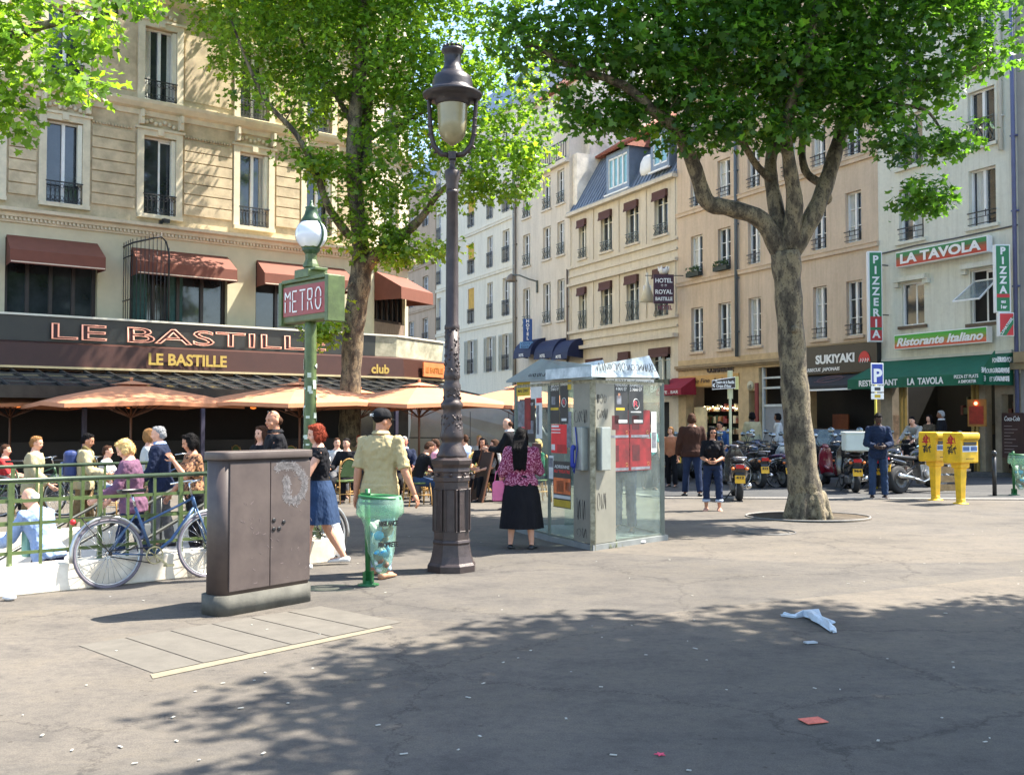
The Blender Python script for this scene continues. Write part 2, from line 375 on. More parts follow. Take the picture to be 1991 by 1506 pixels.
ROAD = asphalt('road_asphalt', .07, warm=(1, 1, 1))
MF = (Vector((-2.1, 11.9, 0)), math.atan2(.66, .75))          # metro entrance frame: origin, rotation
def mfp(x, y, z=0):
    e = Vector((math.cos(MF[1]), math.sin(MF[1]), 0)); n = Vector((-e.y, e.x, 0)); return MF[0]+e*x+n*y+Vector((0, 0, z))
g = MB(); B = 500
HX0, HX1, HY0, HY1 = -7.9, -.4, .3, 3.1
for x0, x1, y0, y1 in ((-B, HX0, -B, B), (HX1, B, -B, B), (HX0, HX1, -B, HY0), (HX0, HX1, HY1, B)):
    g.face([mfp(x0, y0), mfp(x1, y0), mfp(x1, y1), mfp(x0, y1)])
tag(g.build('ground', PAVE), kind='structure')
ROWT = Vector((.4246, -.9054, 0)); ROWN = Vector((-.9054, -.4246, 0))
K0 = Vector((3.27, 21.5, 0)); FK = Vector((11.2, 29.6, 0))
r = MB(); r.face([K0+Vector((0, 0, .004)), Vector((70, 17.8, .004)), Vector((70, 25.5, .004)), Vector((FK.x, FK.y, .004)), FK-ROWT*70+Vector((0, 0, .004)), K0-ROWT*80+Vector((0, 0, .004))])
tag(r.build('road', ROAD), kind='structure')
KERB = M('granite_kerb', (.2, .185, .165), .8, .2, 9, .3)
k = MB(); k.bar(K0+Vector((0, 0, .006)), Vector((70, 17.8, .006)), .3, .03); k.bar(K0+Vector((-.1, .1, .005)), K0-ROWT*80+Vector((-.1, 0, .005)), .3, .03)
tag(k.build('kerb', KERB), kind='structure')
p = MB(); fk = [FK+Vector((0, 0, .12)), Vector((70, 25.5, .12)), Vector((70, 90, .12)), FK-ROWT*70+Vector((30, 30, .12)), FK-ROWT*70+Vector((0, 0, .12))]
p.ext([(q.x, q.y) for q in fk], .0, .12); tag(p.build('far_pavement', asphalt('far_pavement_asphalt', .09)), kind='structure')

# concrete slabs and yellowish stripe in front of the cabinet
CONC = M('concrete_slab', (.118,.105,.085), .9, .12, 5, .3, bscale=60)
sa, sb, sc_, sd = gp(150, 1255), gp(625, 1178), gp(783, 1209), gp(296, 1309)
s = MB()
for i in range(6):
    t0, t1 = i/6+.004, (i+1)/6-.004
    q = [sa.lerp(sb, t0), sa.lerp(sb, t1), sd.lerp(sc_, t1), sd.lerp(sc_, t0)]; s.face([v+Vector((0, 0, .004)) for v in q])
tag(s.build('paving_slabs', CONC), kind='structure')
YS = M('worn_yellow_line', (.2,.17,.115), .85, .12, 14, .2)
s = MB(); a, b_ = gp(292, 1311), gp(757, 1216); dv = (gp(300, 1325)-a)*.62; s.face([v+Vector((0, 0, .0045)) for v in (a, a+dv, b_+dv*.75, b_)])
tag(s.build('painted_line', YS), kind='structure')
s = MB(); pts = [gp(1442, 1002), gp(1695, 1004), gp(1716, 1012), gp(1500, 1014)]
DIRT = M('tree_pit_soil', (.16, .125, .085), .95, .3, 20, .6)
cc = gp(1570, 1004); s.lathe([(0, .003), (1.05, .004)], c=cc, n=28)
tag(s.build('tree_pit_soil', DIRT), kind='structure')
s = MB()
for r0 in (1.05,): 
    ring = [cc+Vector((math.cos(t)*r0, math.sin(t)*r0*.8, .008)) for t in [2*PI*i/40 for i in range(40)]]; s.tube(ring, .018, 6, closed=True)
tag(s.build('tree_pit_edging', KERB), kind='structure')
# manhole
mc = gp(1490, 1034); s = MB(); ring = lambda r0: [mc+Vector((math.cos(t)*r0, math.sin(t)*r0, .004)) for t in [2*PI*i/40 for i in range(40)]]
s.tube(ring(.42), .012, 5, closed=True); s.tube(ring(.33), .008, 5, closed=True)
tag(s.build('manhole_cover', M('worn_iron', (.09, .085, .08), .6, .2, 12), None), 'round iron manhole cover set in the pavement near the big tree', 'manhole cover')

# ------------------------------------------------------------------ facade frames
class Frame:
    def __init__(s, o, ang): s.o = Vector(o); s.ang = ang; s.x = Vector((math.cos(ang), math.sin(ang), 0)); s.y = Vector((-s.x.y, s.x.x, 0))
    def uz(s, px, py=815, out=0):
        d = ray(px, py); o = s.o-s.y*out; t = ((o-Vector((0, 0, CAMZ))).dot(s.y))/d.dot(s.y); p = Vector((0, 0, CAMZ))+d*t
        return (p-o).dot(s.x), p.z
    def u(s, px, out=0): return s.uz(px, 815, out)[0]
    def w(s, u, y=0, z=0): return s.o+s.x*u+s.y*y+Vector((0, 0, z))
def wall(mb, x0, x1, z0, z1, holes, y=0, th=.3):
    xs = sorted(set([x0, x1]+[h[0] for h in holes]+[h[1] for h in holes])); zs = sorted(set([z0, z1]+[h[2] for h in holes]+[h[3] for h in holes]))
    xs = [v for v in xs if x0 <= v <= x1]; zs = [v for v in zs if z0 <= v <= z1]
    for i in range(len(xs)-1):
        for j in range(len(zs)-1):
            cx, cz = (xs[i]+xs[i+1])/2, (zs[j]+zs[j+1])/2
            if any(h[0] < cx < h[1] and h[2] < cz < h[3] for h in holes): continue
            mb.face([(xs[i], y, zs[j]), (xs[i+1], y, zs[j]), (xs[i+1], y, zs[j+1]), (xs[i], y, zs[j+1])])
    for a, b, c, d in holes:
        mb.face([(a, y, c), (a, y, d), (a, y+th, d), (a, y+th, c)]); mb.face([(b, y, c), (b, y+th, c), (b, y+th, d), (b, y, d)])
        mb.face([(a, y, d), (b, y, d), (b, y+th, d), (a, y+th, d)]); mb.face([(a, y, c), (a, y+th, c), (b, y+th, c), (b, y, c)])
def window(par, h, rec=.2, fm=None, rail=None, bars=2, shutter=None, curtain=None, sill=None, open_=False, railh=.45, pane=None, topbox=None, grille=0):
    a, b, c, d = h; fm = fm or WHITEP; w_ = b-a; t = .055
    f = MB(); y0, y1 = rec-.06, rec+.03
    if open_: t = .05
    f.box(a, a+t, y0, y1, c, d); f.box(b-t, b, y0, y1, c, d); f.box(a+t, b-t, y0, y1, d-t, d); f.box(a+t, b-t, y0, y1, c, c+t)
    m = (a+b)/2
    if not open_:
        f.box(m-.045, m+.045, y0-.015, y1, c+t, d-t)
        for i in range(bars):
            z = c+(d-c)*(i+1)/(bars+1) if bars != 1 else c+(d-c)*.72
            f.box(a+t, m-.045, y0+.02, y1, z-.013, z+.013); f.box(m+.045, b-t, y0+.02, y1, z-.013, z+.013)
    fo = f.build('window', fm, par)
    g_ = MB(); g_.face([(a+t*.5, y1-.02, c+t*.5), (b-t*.5, y1-.02, c+t*.5), (b-t*.5, y1-.02, d-t*.5), (a+t*.5, y1-.02, d-t*.5)]); g_.build('pane', pane or PANE, fo)
    if open_:     # one leaf swung inwards, dark room behind
        l = MB(); x = m+.05
        for (p_, q_) in (((x, c+t), (x, d-t)), ((b-t, c+t), (b-t, d-t))): l.box(p_[0]-.03, p_[0]+.03, rec+.0, rec+.05, p_[1]-.0, q_[1])
        l.box(x, b-t, rec, rec+.05, d-t-.06, d-t); l.build('casement', fm, fo)
    if curtain:
        k_ = MB(); k_.mi = 0; ww = w_*.2
        n = 8
        for (s0, s1) in curtain:
            xa, xb = a+t+(w_-2*t)*s0, a+t+(w_-2*t)*s1
            pts = [(xa+(xb-xa)*i/n, y1-.022+(.012 if i % 2 else -.0)-.012) for i in range(n+1)]
            for i in range(n): k_.face([(pts[i][0], pts[i][1], c+t), (pts[i+1][0], pts[i+1][1], c+t), (pts[i+1][0], pts[i+1][1], d-t), (pts[i][0], pts[i][1], d-t)])
        k_.build('curtain', CURT, fo, fixn=False)
    if rail:
        k_ = MB(); zt = c+railh; yo = -.06; th = .022
        k_.box(a-.02, b+.02, yo-.015, yo+.015, zt-.02, zt+.015); k_.box(a, b, yo-.01, yo+.01, c+.05, c+.075)
        n = max(6, int(w_/.11))
        if rail == 'cross':
            k_.box(a, b, yo-.01, yo+.01, zt-.12, zt-.1)
            for i in range(3):
                xa, xb = a+w_*i/3, a+w_*(i+1)/3; k_.bar((xa, yo, c+.07), (xb, yo, zt-.1), th); k_.bar((xa, yo+.001, zt-.1), (xb, yo+.001, c+.07), th); k_.bar((xb, yo, c+.07), (xb, yo, zt), th)
        elif rail == 'bars2':
            for z in (zt-.16,): k_.box(a, b, yo-.01, yo+.01, z-.01, z+.01)
            for i in (1, 2): k_.bar((a+w_*i/3, yo, zt-.16), (a+w_*i/3, yo, zt+.05), th)
        else:
            for i in range(n+1):
                x = a+w_*i/n; k_.bar((x, yo, c+.05), (x, yo, zt), th*.8)
                if i < n and rail == 'ornate':
                    xm = x+w_/n/2; k_.tube([(xm+math.cos(q)*w_/n*.36, yo, zt-.13+math.sin(q)*w_/n*.5) for q in [2*PI*j/6 for j in range(6)]], .008, 4, closed=True)
                    k_.tube([(xm+math.cos(q)*w_/n*.36, yo, c+.15+math.sin(q)*w_/n*.5) for q in [2*PI*j/6 for j in range(6)]], .008, 4, closed=True)
        k_.build('railing', GIRON if rail == 'cross' else IRON, fo)
    if shutter:
        for sx in (-1, 1):
            k_ = MB(); sw = w_*.5; x = a-.03-sw if sx < 0 else b+.03; k_.box(x, x+.05, -.05, -.012, c, d); k_.box(x+sw-.05, x+sw, -.05, -.012, c, d)
            for z in (c, (c+d)/2-.03, d-.06): k_.box(x+.05, x+sw-.05, -.05, -.012, z, z+.06)
            n = 22
            for i in range(n): z = c+.06+(d-c-.12)*(i+.5)/n; k_.cbox((x+sw/2, -.03, z), (sw-.1, .006, (d-c)/n*1.05), rx=R(35))
            k_.build('shutter', shutter, fo)
    if sill:
        k_ = MB(); k_.box(a-.12, b+.12, -.1, .1, c-.1, c-.002); k_.build('sill', sill, fo)
    if topbox:
        k_ = MB(); k_.box(a-.02, b+.02, -.14, .05, d-.3, d+.02)
        k_.cbox((m, -.16, d-.34), (w_+.04, .02, .14), rx=R(-12)); k_.build('window_valance', topbox, fo)
    return fo
def sweep(mb, path, prof, smooth=False, caps=True, sc=None):
    """profile (outward distance, z) carried along a ground path (local x, y); outward is to the right of travel"""
    P = [Vector((p[0], p[1])) for p in path]; nrm = []
    for i in range(len(P)):
        ds = []
        if i > 0: ds.append((P[i]-P[i-1]).normalized())
        if i < len(P)-1: ds.append((P[i+1]-P[i]).normalized())
        n = sum(((Vector((d.y, -d.x))) for d in ds), Vector((0, 0))).normalized(); c = n.dot(Vector((ds[0].y, -ds[0].x))); nrm.append(n/c)
    rings = [[(P[i].x+nrm[i].x*o*(sc[i] if sc else 1), P[i].y+nrm[i].y*o*(sc[i] if sc else 1), z) for (o, z) in prof] for i in range(len(P))]
    mb.loft(rings, caps=caps, smooth=smooth)
def rail_bars(mb, pts, z0, z1, n, r): pass

# ------------------------------------------------------------------ corner building with the big cafe (left)
dl = lambda px: 97600/(3500-px)
LF = Frame((xy(-260, dl(-260)), dl(-260), 0), math.atan2(.61, .79))
u0 = 0; uc = LF.u(723)
lb = thing('corner_building', 'pale stone corner building with wrought iron window rails and cafe on its ground floor', 'building', LF.o, LF.ang)
zc = LF.uz(0, 412)[1]                      # cornice over the mezzanine
rowA = (LF.uz(120, 396)[1], LF.uz(310, 268)[1]); rowB = (LF.uz(310, 199)[1], LF.uz(310, 57)[1])
rowC = (rowB[0]+3.45, rowB[1]+3.45); TOP = 19.5
colsA = [(-165, -105), (-72, -12), (82, 153), (273, 336), (461, 518), (592, 641)]
colsA = [(LF.u(a), LF.u(b)) for a, b in colsA]
holesU = [(a, b, z0, z1) for (z0, z1) in (rowA, rowB, rowC) for a, b in colsA]
mz0 = 3.9; mz = LF.uz(0, 458)[1]
mezz = [(LF.u(-190), LF.u(-60), mz0, mz), (LF.u(5), LF.u(186), mz0, mz), (LF.u(250), LF.u(440), mz0, mz), (LF.u(495), LF.u(668), mz0, mz)]
m_ = MB(); wall(m_, u0, uc, zc+.05, TOP, holesU, th=.32); m_.build('upper_wall', STONE, lb)
m_ = MB(); wall(m_, u0, uc, 0, zc-.25, mezz+[(LF.u(-190), uc-.3, .15, 3.0)], th=.35); m_.build('mezzanine_wall', CREAM, lb)
m_ = MB()
m_.box(u0, uc, .34, .4, 0, 3.8); m_.build('cafe_back_wall', M('shade_darkened_wood', (.009, .006, .005), .6, .3, 3), lb)  # brown wood blackened so the colour itself carries the cafe's shade
ca = R(26.5); ce = Vector((uc+2.37*math.cos(ca), 2.37*math.sin(ca))); cb = R(75); cf = ce+Vector((math.cos(cb), math.sin(cb)))*14
path = [(u0, 0), (uc, 0), (ce.x, ce.y), (cf.x, cf.y)]
# chamfer and side walls in a sub-frame
def local_T(p, ang): return Matrix.Translation((p[0], p[1], 0)) @ Matrix.Rotation(ang, 4, 'Z')
chz = mz-.1; chH = [(.35, 2.05, rowA[0], rowA[1]), (.35, 2.05, rowB[0], rowB[1]), (.35, 2.05, rowC[0], rowC[1])]
m_ = MB(); m_.T = local_T((uc, 0), ca); wall(m_, 0, 2.37, zc+.05, TOP, [(.7, 1.7, c, d) for _, _, c, d in chH])
m_.T = local_T(ce, cb); wall(m_, 0, 14, zc+.05, TOP, [(1.5+3*i, 2.5+3*i, c, d) for i in range(4) for _, _, c, d in chH]); m_.build('corner_wall', STONE_L, lb)
m_ = MB(); m_.T = local_T((uc, 0), ca); wall(m_, 0, 2.37, 0, zc-.25, [(.12, 2.15, 4.6, mz-.05)]); m_.T = local_T(ce, cb); wall(m_, 0, 14, 0, zc-.25, []); m_.build('corner_mezzanine_wall', CREAM, lb)
m_ = MB(); m_.face([(u0, 0, TOP), (uc, 0, TOP), (ce.x, ce.y, TOP), (cf.x, cf.y, TOP), (u0, 15, TOP)]); m_.face([(u0, 0, 0), (u0, 15, 0), (u0, 15, TOP), (u0, 0, TOP)]); m_.build('roof', ZINC, lb)
# dark room behind the openings
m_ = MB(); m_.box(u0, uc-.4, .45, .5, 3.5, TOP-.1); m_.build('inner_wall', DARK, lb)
# cornices
m_ = MB(); z = zc
sweep(m_, path, [(0, z-.25), (.06, z-.25), (.08, z-.12), (.16, z-.1), (.18, z), (.34, z+.03), (.36, z+.12), (.1, z+.16), (0, z+.16)]); 
m_.build('cornice', STONE_L, lb)
m_ = MB()
for i in range(int((uc-u0)/.11)): m_.box(u0+i*.11, u0+i*.11+.06, -.14, -.07, z-.19, z-.11)
m_.build('dentils', STONE_L, lb)
zs = rowB[0]-.05
m_ = MB(); sweep(m_, path, [(0, zs-.45), (.05, zs-.45), (.07, zs-.3), (.2, zs-.25), (.3, zs-.12), (.32, zs-.03), (.0, zs)]); sweep(m_, path, [(0, rowC[0]-.4), (.2, rowC[0]-.3), (.22, rowC[0]-.1), (0, rowC[0]-.06)])
sweep(m_, path, [(0, TOP-.7), (.2, TOP-.5), (.5, TOP-.2), (.5, TOP), (0, TOP)]); m_.build('string_course', STONE_L, lb)
# rusticated piers between windows: courses with real grooves, window surrounds, brackets
ed = [u0]+[v for a, b in colsA for v in (a, b)]+[uc]
for i in range(0, len(ed), 2):
    a, b = ed[i]+.26, ed[i+1]-.26
    if b-a < .2: continue
    m_ = MB(); n = 7; zz0, zz1 = rowA[0]+.1, rowA[1]+.05
    for j in range(n):
        q0 = zz0+(zz1-zz0)*j/n; m_.box(a, b, -.055, -.002, q0+.018, q0+(zz1-zz0)/n-.018)
    for j in range(int((b-a)/.09)): m_.box(a+j*.09, a+j*.09+.05, -.07, -.002, zz1+.06, zz1+.13)
    m_.build('stone_courses', STONE, lb, bevel=.006, seg=1)
    m_ = MB(); m_.box(a, b, -.03, -.002, rowB[0]+.2, rowB[1]-.15); m_.build('stone_panel', STONE, lb)
for (z0, z1) in (rowA, rowB, rowC):
    for a, b in colsA:
        m_ = MB(); m_.box(a-.2, a-.001, -.07, -.002, z0-.1, z1+.18); m_.box(b+.001, b+.2, -.07, -.002, z0-.1, z1+.18); m_.box(a-.001, b+.001, -.072, -.002, z1+.001, z1+.18); m_.box(a-.26, b+.26, -.12, -.002, z1+.18, z1+.25)
        if z0 == rowA[0]:
            for xx in (a-.16, b+.06): m_.box(xx, xx+.12, -.22, -.002, z1+.3, z1+.72); m_.box(xx+.02, xx+.1, -.28, -.22, z1+.5, z1+.72)
        m_.box((a+b)/2-.09, (a+b)/2+.09, -.13, -.072, z1+.03, z1+.2)
        for j in range(7): m_.ell((a+(b-a)*(j+.5)/7, -.04, z1+.42+.05*math.sin(j*1.9)), (.07, .05, .07), 6, 4)
        m_.build('window_surround', STONE_L, lb, fixn=True)
for (z0, z1) in (rowA, rowB, rowC):
    for a, b in colsA: m_ = MB(); m_.box(a-.2, b+.2, -.16, -.002, z0-.12, z0-.005); m_.build('window_sill', STONE_L, lb)
for k_, (a, b, c, d) in enumerate(holesU):
    op = (k_ == 3); window(lb, (a, b, c, d), rec=.22, rail='ornate', bars=0, curtain=None if op or k_ % 3 == 2 else [(0, .22), (.78, 1)] if k_ % 2 else [(.78, 1)], open_=op, railh=.62)
    # folded louvred shutter packed against the right reveal
    s_ = MB(); s_.box(b-.13, b-.01, .0, .15, c+.6, d-.03)
    for j in range(24): z = c+.62+(d-c-.7)*j/24; s_.box(b-.135, b-.008, -.006, .0, z, z+.02)
    s_.build('folded_shutter', OFFW, lb)
# chamfer window set
for c, d in (rowA, rowB, rowC):
    w_ = window(lb, (.7, 1.7, c, d), rec=.22, rail='ornate', bars=0, railh=.62); w_.matrix_local = local_T((uc, 0), ca)
def awn_mb(x0, x1, z1, drop, out, val, y=0):
    m = MB(); m.face([(x0, y-.02, z1), (x1, y-.02, z1), (x1+.04, y-out, z1-drop), (x0-.04, y-out, z1-drop)])
    m.face([(x0-.04, y-out, z1-drop), (x1+.04, y-out, z1-drop), (x1+.04, y-out-.01, z1-drop-val), (x0-.04, y-out-.01, z1-drop-val)])
    for x in (x0, x1):
        s = .04 if x == x1 else -.04; m.face([(x, y-.02, z1), (x+s, y-out, z1-drop), (x+s, y-out-.01, z1-drop-val), (x, y-.02, z1-drop-val)])
    return m
CREAML = M('cream_piping', lin((225, 205, 180)), .7, .05, 5)
for i, (a, b, c, d) in enumerate(mezz):
    aw = awn_mb(a+.02, b-.02, d+.05, .5, .75, .38).build('window_awning', ORANGE, lb, fixn=False)
    e = MB(); e.box(a, b, -.772, -.762, d+.05-.85, d+.05-.82); e.build('awning_piping', CREAML, aw)
    f = MB(); n = 4
    f.box(a, a+.1, .2, .3, c, d); f.box(b-.1, b, .2, .3, c, d); f.box(a+.1, b-.1, .2, .3, d-.1, d); f.box(a+.1, b-.1, .2, .3, c, c+.75)
    for j in range(1, n): f.box(a+(b-a)*j/n-.05, a+(b-a)*j/n+.05, .2, .3, c+.75, d-.1)
    fo = f.build('restaurant_window', M('dark_bronze_frame', (.03, .02, .017), .4, .3, 4), lb)
    g_ = MB(); g_.face([(a, .27, c), (b, .27, c), (b, .27, d), (a, .27, d)]); g_.build('pane', PANE, fo)
    if i == 2:
        for q in range(2):
            k_ = MB(); xa = a+.1+q*1.1
            for j in range(12): k_.face([(xa+j*.04, .262+(j % 2)*.006, c), (xa+j*.04+.04, .262+((j+1) % 2)*.006, c), (xa+j*.04+.04, .262+((j+1) % 2)*.006, d-.5), (xa+j*.04, .262+(j % 2)*.006, d-.5)])
            k_.build('curtain', M('green_grey_curtain', lin((60, 90, 84)), .9, .2, 10), fo, fixn=False)
T_ = local_T((uc, 0), ca)
aw = awn_mb(.1, 2.2, mz+.1, .62, 1.15, .42).build('window_awning', ORANGE, lb, fixn=False); aw.matrix_local = T_
f = MB()
for j in range(7): x = .12+2.03*j/6; f.box(x-.035, x+.035, .12, .2, 4.6, mz-.05)
f.box(.12, 2.15, .12, .2, 5.15, 5.25); fo = f.build('restaurant_window', M('dark_bronze_frame', (.03, .02, .017), .4, .3, 4), lb); fo.matrix_local = T_
g_ = MB(); g_.face([(.1, .22, 4.6), (2.2, .22, 4.6), (2.2, .22, mz), (.1, .22, mz)]); g_.build('pane', PANE, fo)
f = MB(); f.box(.12, 2.15, .02, .1, 4.6, 5.14); fo = f.build('timber_panel', M('grey_brown_boards', lin((128, 110, 96)), .8, .2, 6, stretch=(4, 1, .5)), lb); fo.matrix_local = T_
# iron cage on the second opening
cg = MB(); xa, xb = LF.u(236), LF.u(322, .75); zb = 4.3; zt0 = LF.uz(236, 474, .5)[1]; zt1 = LF.uz(300, 460, .75)[1]
for j in range(10): x = xa+(xb-xa)*j/9; zt = zt0+(zt1-zt0)*min(1, j/7)-(.0 if j < 8 else (j-7)*.22); cg.tube([(x, -.9, zb), (x, -.9, zt+.12)], .012, 5)
for j in range(5): y = -.05-.85*j/4; cg.tube([(xa, y, zb), (xa, y, zt0+.12)], .012, 5)
cg.tube([(xa, 0, zt0), (xa, -.9, zt0), (xa+(xb-xa)*.78, -.9, zt1), (xa+(xb-xa)*.92, -.9, zt1-.15), (xb, -.9, zt1-.5), (xb, -.9, zb)], .026, 6)
cg.tube([(xa, 0, zb+.9), (xa, -.9, zb+.9)], .02, 5); cg.tube([(xa, 0, zt0-.35), (xa, -.9, zt0-.35)], .02, 5)
cg.build('iron_cage', IRON, lb)
# floodlight and pigeon-proof bits on the cornice
f = MB(); xx = LF.u(309); f.cbox((xx, -.42, zc+.22), (.2, .14, .12), rz=.3); f.cbox((xx-.13, -.36, zc+.18), (.1, .1, .1)); f.build('floodlight', BLACKP, lb)

# ------------------------------------------------------------------ cafe veranda round the corner
vd = thing('cafe_veranda', 'dark glazed cafe terrace roof with brown fascia running round the corner building', 'veranda', LF.o, LF.ang)
BP = [(0.02, 3.82), (1.15, 3.82), (1.2, 4.5), (1.05, 4.52), (1.05, 3.9), (.02, 3.9)]
m_ = MB(); sweep(m_, [path[0], (uc-.55, 0)], BP); m_.build('parapet_band', M('grey_marble_band', (.13, .14, .125), .35, .6, 1.6, col2=(.04, .045, .045)), vd)
m_ = MB(); sweep(m_, [(uc-.549, 0), path[1], path[2], path[3]], BP); m_.build('corner_coping', M('greenish_concrete', lin((168, 166, 142)), .8, .3, 2.5, .3, col2=lin((200, 194, 168))[:3]), vd)
m_ = MB(); sweep(m_, path, [(1.14, 4.505), (1.24, 4.505), (1.24, 4.56), (1.14, 4.56)]); m_.build('parapet_trim', OFFW, vd)
m_ = MB(); sweep(m_, path, [(.05, 3.1), (1.55, 3.1), (1.5, 3.74), (1.3, 3.8), (.05, 3.8)]); m_.build('fascia', M('brown_awning_fascia', lin((66, 36, 27)), .5, .12, 2), vd)
m_ = MB(); sweep(m_, path, [(1.54, 3.06), (1.6, 3.06), (1.6, 3.12), (1.54, 3.12)]); m_.build('fascia_trim', M('brass_strip', lin((200, 180, 140)), .3, .1, 4, metal=.4), vd)
SCV = [1, 1, .5]
m_ = MB(); sweep(m_, path[:3], [(1.4, 3.0), (4.5, 2.46), (4.5, 2.42), (1.4, 2.95)], sc=SCV); m_.build('glazed_roof', M('smoked_glass_roof', (.03, .03, .028), .12, .4, .8, spec=.9), vd)
m_ = MB()
def along(t, o):
    """point at distance t along the path, offset outwards"""
    P = [Vector(q) for q in path]; i = 0
    while i < len(P)-2 and t > (P[i+1]-P[i]).length: t -= (P[i+1]-P[i]).length; i += 1
    d = (P[i+1]-P[i]).normalized(); return P[i]+d*t+Vector((d.y, -d.x))*o
t = 0
while t < uc+2.3:
    kk = 1 if t < uc else 1-.5*(t-uc)/2.37
    a = along(t, 1.45); b = along(t, 4.5*kk); m_.bar((a.x, a.y, 3.02), (b.x, b.y, 2.5), .05, .06); t += .62
for o_, z_ in ((2.3, 2.87), (3.1, 2.73), (3.8, 2.61)): sweep(m_, path[:3], [(o_, z_), (o_+.04, z_-.007), (o_+.04, z_+.025), (o_, z_+.03)], sc=SCV)
m_.build('glazing_bars', M('dark_grey_metal', (.06, .06, .058), .4, .3, 5, metal=.3), vd)
m_ = MB(); sweep(m_, path[:3], [(4.45, 2.2), (4.6, 2.2), (4.62, 2.5), (4.45, 2.5)], sc=SCV); m_.build('gutter', M('dark_gutter', (.05, .045, .04), .3, .3, 3, metal=.4), vd)
for t in (1.2, 4.2, 7.2, 10.2, 13.2):
    a = along(t, 4.5); q = MB(); q.box(a.x-.05, a.x+.05, a.y-.05, a.y+.05, 0, 2.2); q.build('post', M('purple_grey_post', lin((70, 66, 84)), .5, .1, 5), vd)
# things seen in the dim cafe: bar front, lamps, a few mirrors
m_ = MB(); m_.box(u0+.5, uc-.5, -.6, -.3, .0, 1.05); m_.build('bar_counter', M('shade_darkened_mahogany', (.016, .008, .006), .4, .3, 3), vd)  # counter wood darkened too, terrace shade is in its colour
for i, px in enumerate((20, 118, 232, 335, 470, 640)):
    q = MB(); uu = LF.u(px); q.lathe([(.02, 0), (.08, .02), (.11, .1), (.06, .2), (.01, .22)], c=(uu, -.9, 2.0), n=10); q.tube([(uu, -.9, 2.2), (uu, -.9, 3.0)], .008, 4)
    q.build('pendant_lamp', M('warm_lamp', lin((230, 120, 50)), .5, .05, 4, emit=.5), vd)
m_ = MB()
for px in (700, 742, 770): x = LF.u(px, 0); m_.box(x, x+.5, -.02, .0, .9, 2.3)
m_.build('mirror', M('dim_mirror', (.1, .09, .08), .1, .2, 2), vd)

sg = thing('neon_sign', 'outlined pink neon cafe name in wide capitals on the parapet above the terrace', 'sign', LF.w(LF.u(120, 1.24), -1.24, 3.9), LF.ang)
ua, ub = LF.u(97, 1.26), LF.u(632, 1.26); x0 = LF.u(120, 1.24)
text('neon_tube', 'LE BASTILLE', .44, NEON, sg, ((ua+ub)/2-x0, -.06, .0), tube=.009, w=ub-ua)
q = text('letter_backing', 'LE BASTILLE', .44, M('dark_red_letter', (.05, .012, .012), .5, .2, 4), sg, ((ua+ub)/2-x0, -.03, .0), ext=.015, w=ub-ua)
sg = thing('cafe_name_lettering', 'small gold cafe name on the brown fascia below the neon sign', 'lettering', LF.w(LF.u(365, 1.56), -1.56, 3.2), LF.ang)
text('letters', 'LE BASTILLE', .33, GOLD, sg, (0, -.03, .06), bold=.014, w=LF.u(442, 1.56)-LF.u(290, 1.56)); 
sg = thing('club_lettering', 'small gold word club on the sunlit brown fascia beside the tree trunk', 'lettering', LF.w(LF.u(743, 1.56), -1.56, 3.2), LF.ang)
text('letters', 'club', .3, GOLD, sg, (-.1, -.04, .02), bold=.012)
sp = thing('side_sign_panel', 'orange name panel on the fascia at the right-hand end of the cafe', 'sign', LF.w(0, 0, 0)+Vector((0, 0, 0)), LF.ang)
ps = MB(); ps.T = T_; ps.box(.7, 2.2, -1.68, -1.62, 3.18, 3.68); ps.build('panel', M('orange_panel', lin((210, 120, 70)), .6, .1, 4), sp)
tx = text('letters', 'LE BASTILLE', .2, M('dark_gold', lin((170, 110, 50)), .5, .1, 8), sp, (0, 0, 0), bold=.005, w=1.2); tx.matrix_local = T_ @ Matrix.Translation((1.45, -1.69, 3.33)) @ Matrix.Rotation(PI/2, 4, 'X')
# ------------------------------------------------------------------ row of houses across the street (right)
dr = lambda px: 55240/(px-80)
RANG = math.atan2(ROWT.y, ROWT.x)
def RF(px): return Frame((xy(px, dr(px)), dr(px), .12), RANG)
GP = .12
def house(name, label, pxl, pxr, ztop, mat, cols, rows, depth=11, ground=None, gholes=(), **kw):
    F = RF(pxl); W = F.u(pxr); t = thing(name, label, 'building', F.o, F.ang)
    cs = [(F.u(a), F.u(b)) for a, b in cols]; hs = [(a, b, c-GP, d-GP) for (c, d) in rows for a, b in cs]
    m = MB(); wall(m, 0, W, ground or 0, ztop, hs, th=.3); m.face([(0, 0, 0), (0, depth, 0), (0, depth, ztop), (0, 0, ztop)]); m.face([(W, 0, 0), (W, 0, ztop), (W, depth, ztop), (W, depth, 0)]); m.build('wall', mat, t)
    return F, W, t, hs
def rowz(F, px, pairs): return [(F.uz(px, s)[1], F.uz(px, t)[1]) for s, t in pairs]
def course(t, W, zs, mat, out=.07, h=.14):
    m = MB()
    for z in zs: m.box(-.02, W+.02, -out, -.002, z-h, z); m.box(-.02, W+.02, -out-.03, -.002, z, z+.04)
    m.build('string_course', mat, t)
def pipe(t, x, z0, z1, mat, r=.055):
    m = MB(); m.tube([(x, -.1, z0), (x, -.1, z1)], r, 8)
    for z in np.arange(z0+1, z1, 2.2): m.box(x-.09, x+.09, -.13, -.002, z, z+.05)
    m.build('downpipe', mat, t)

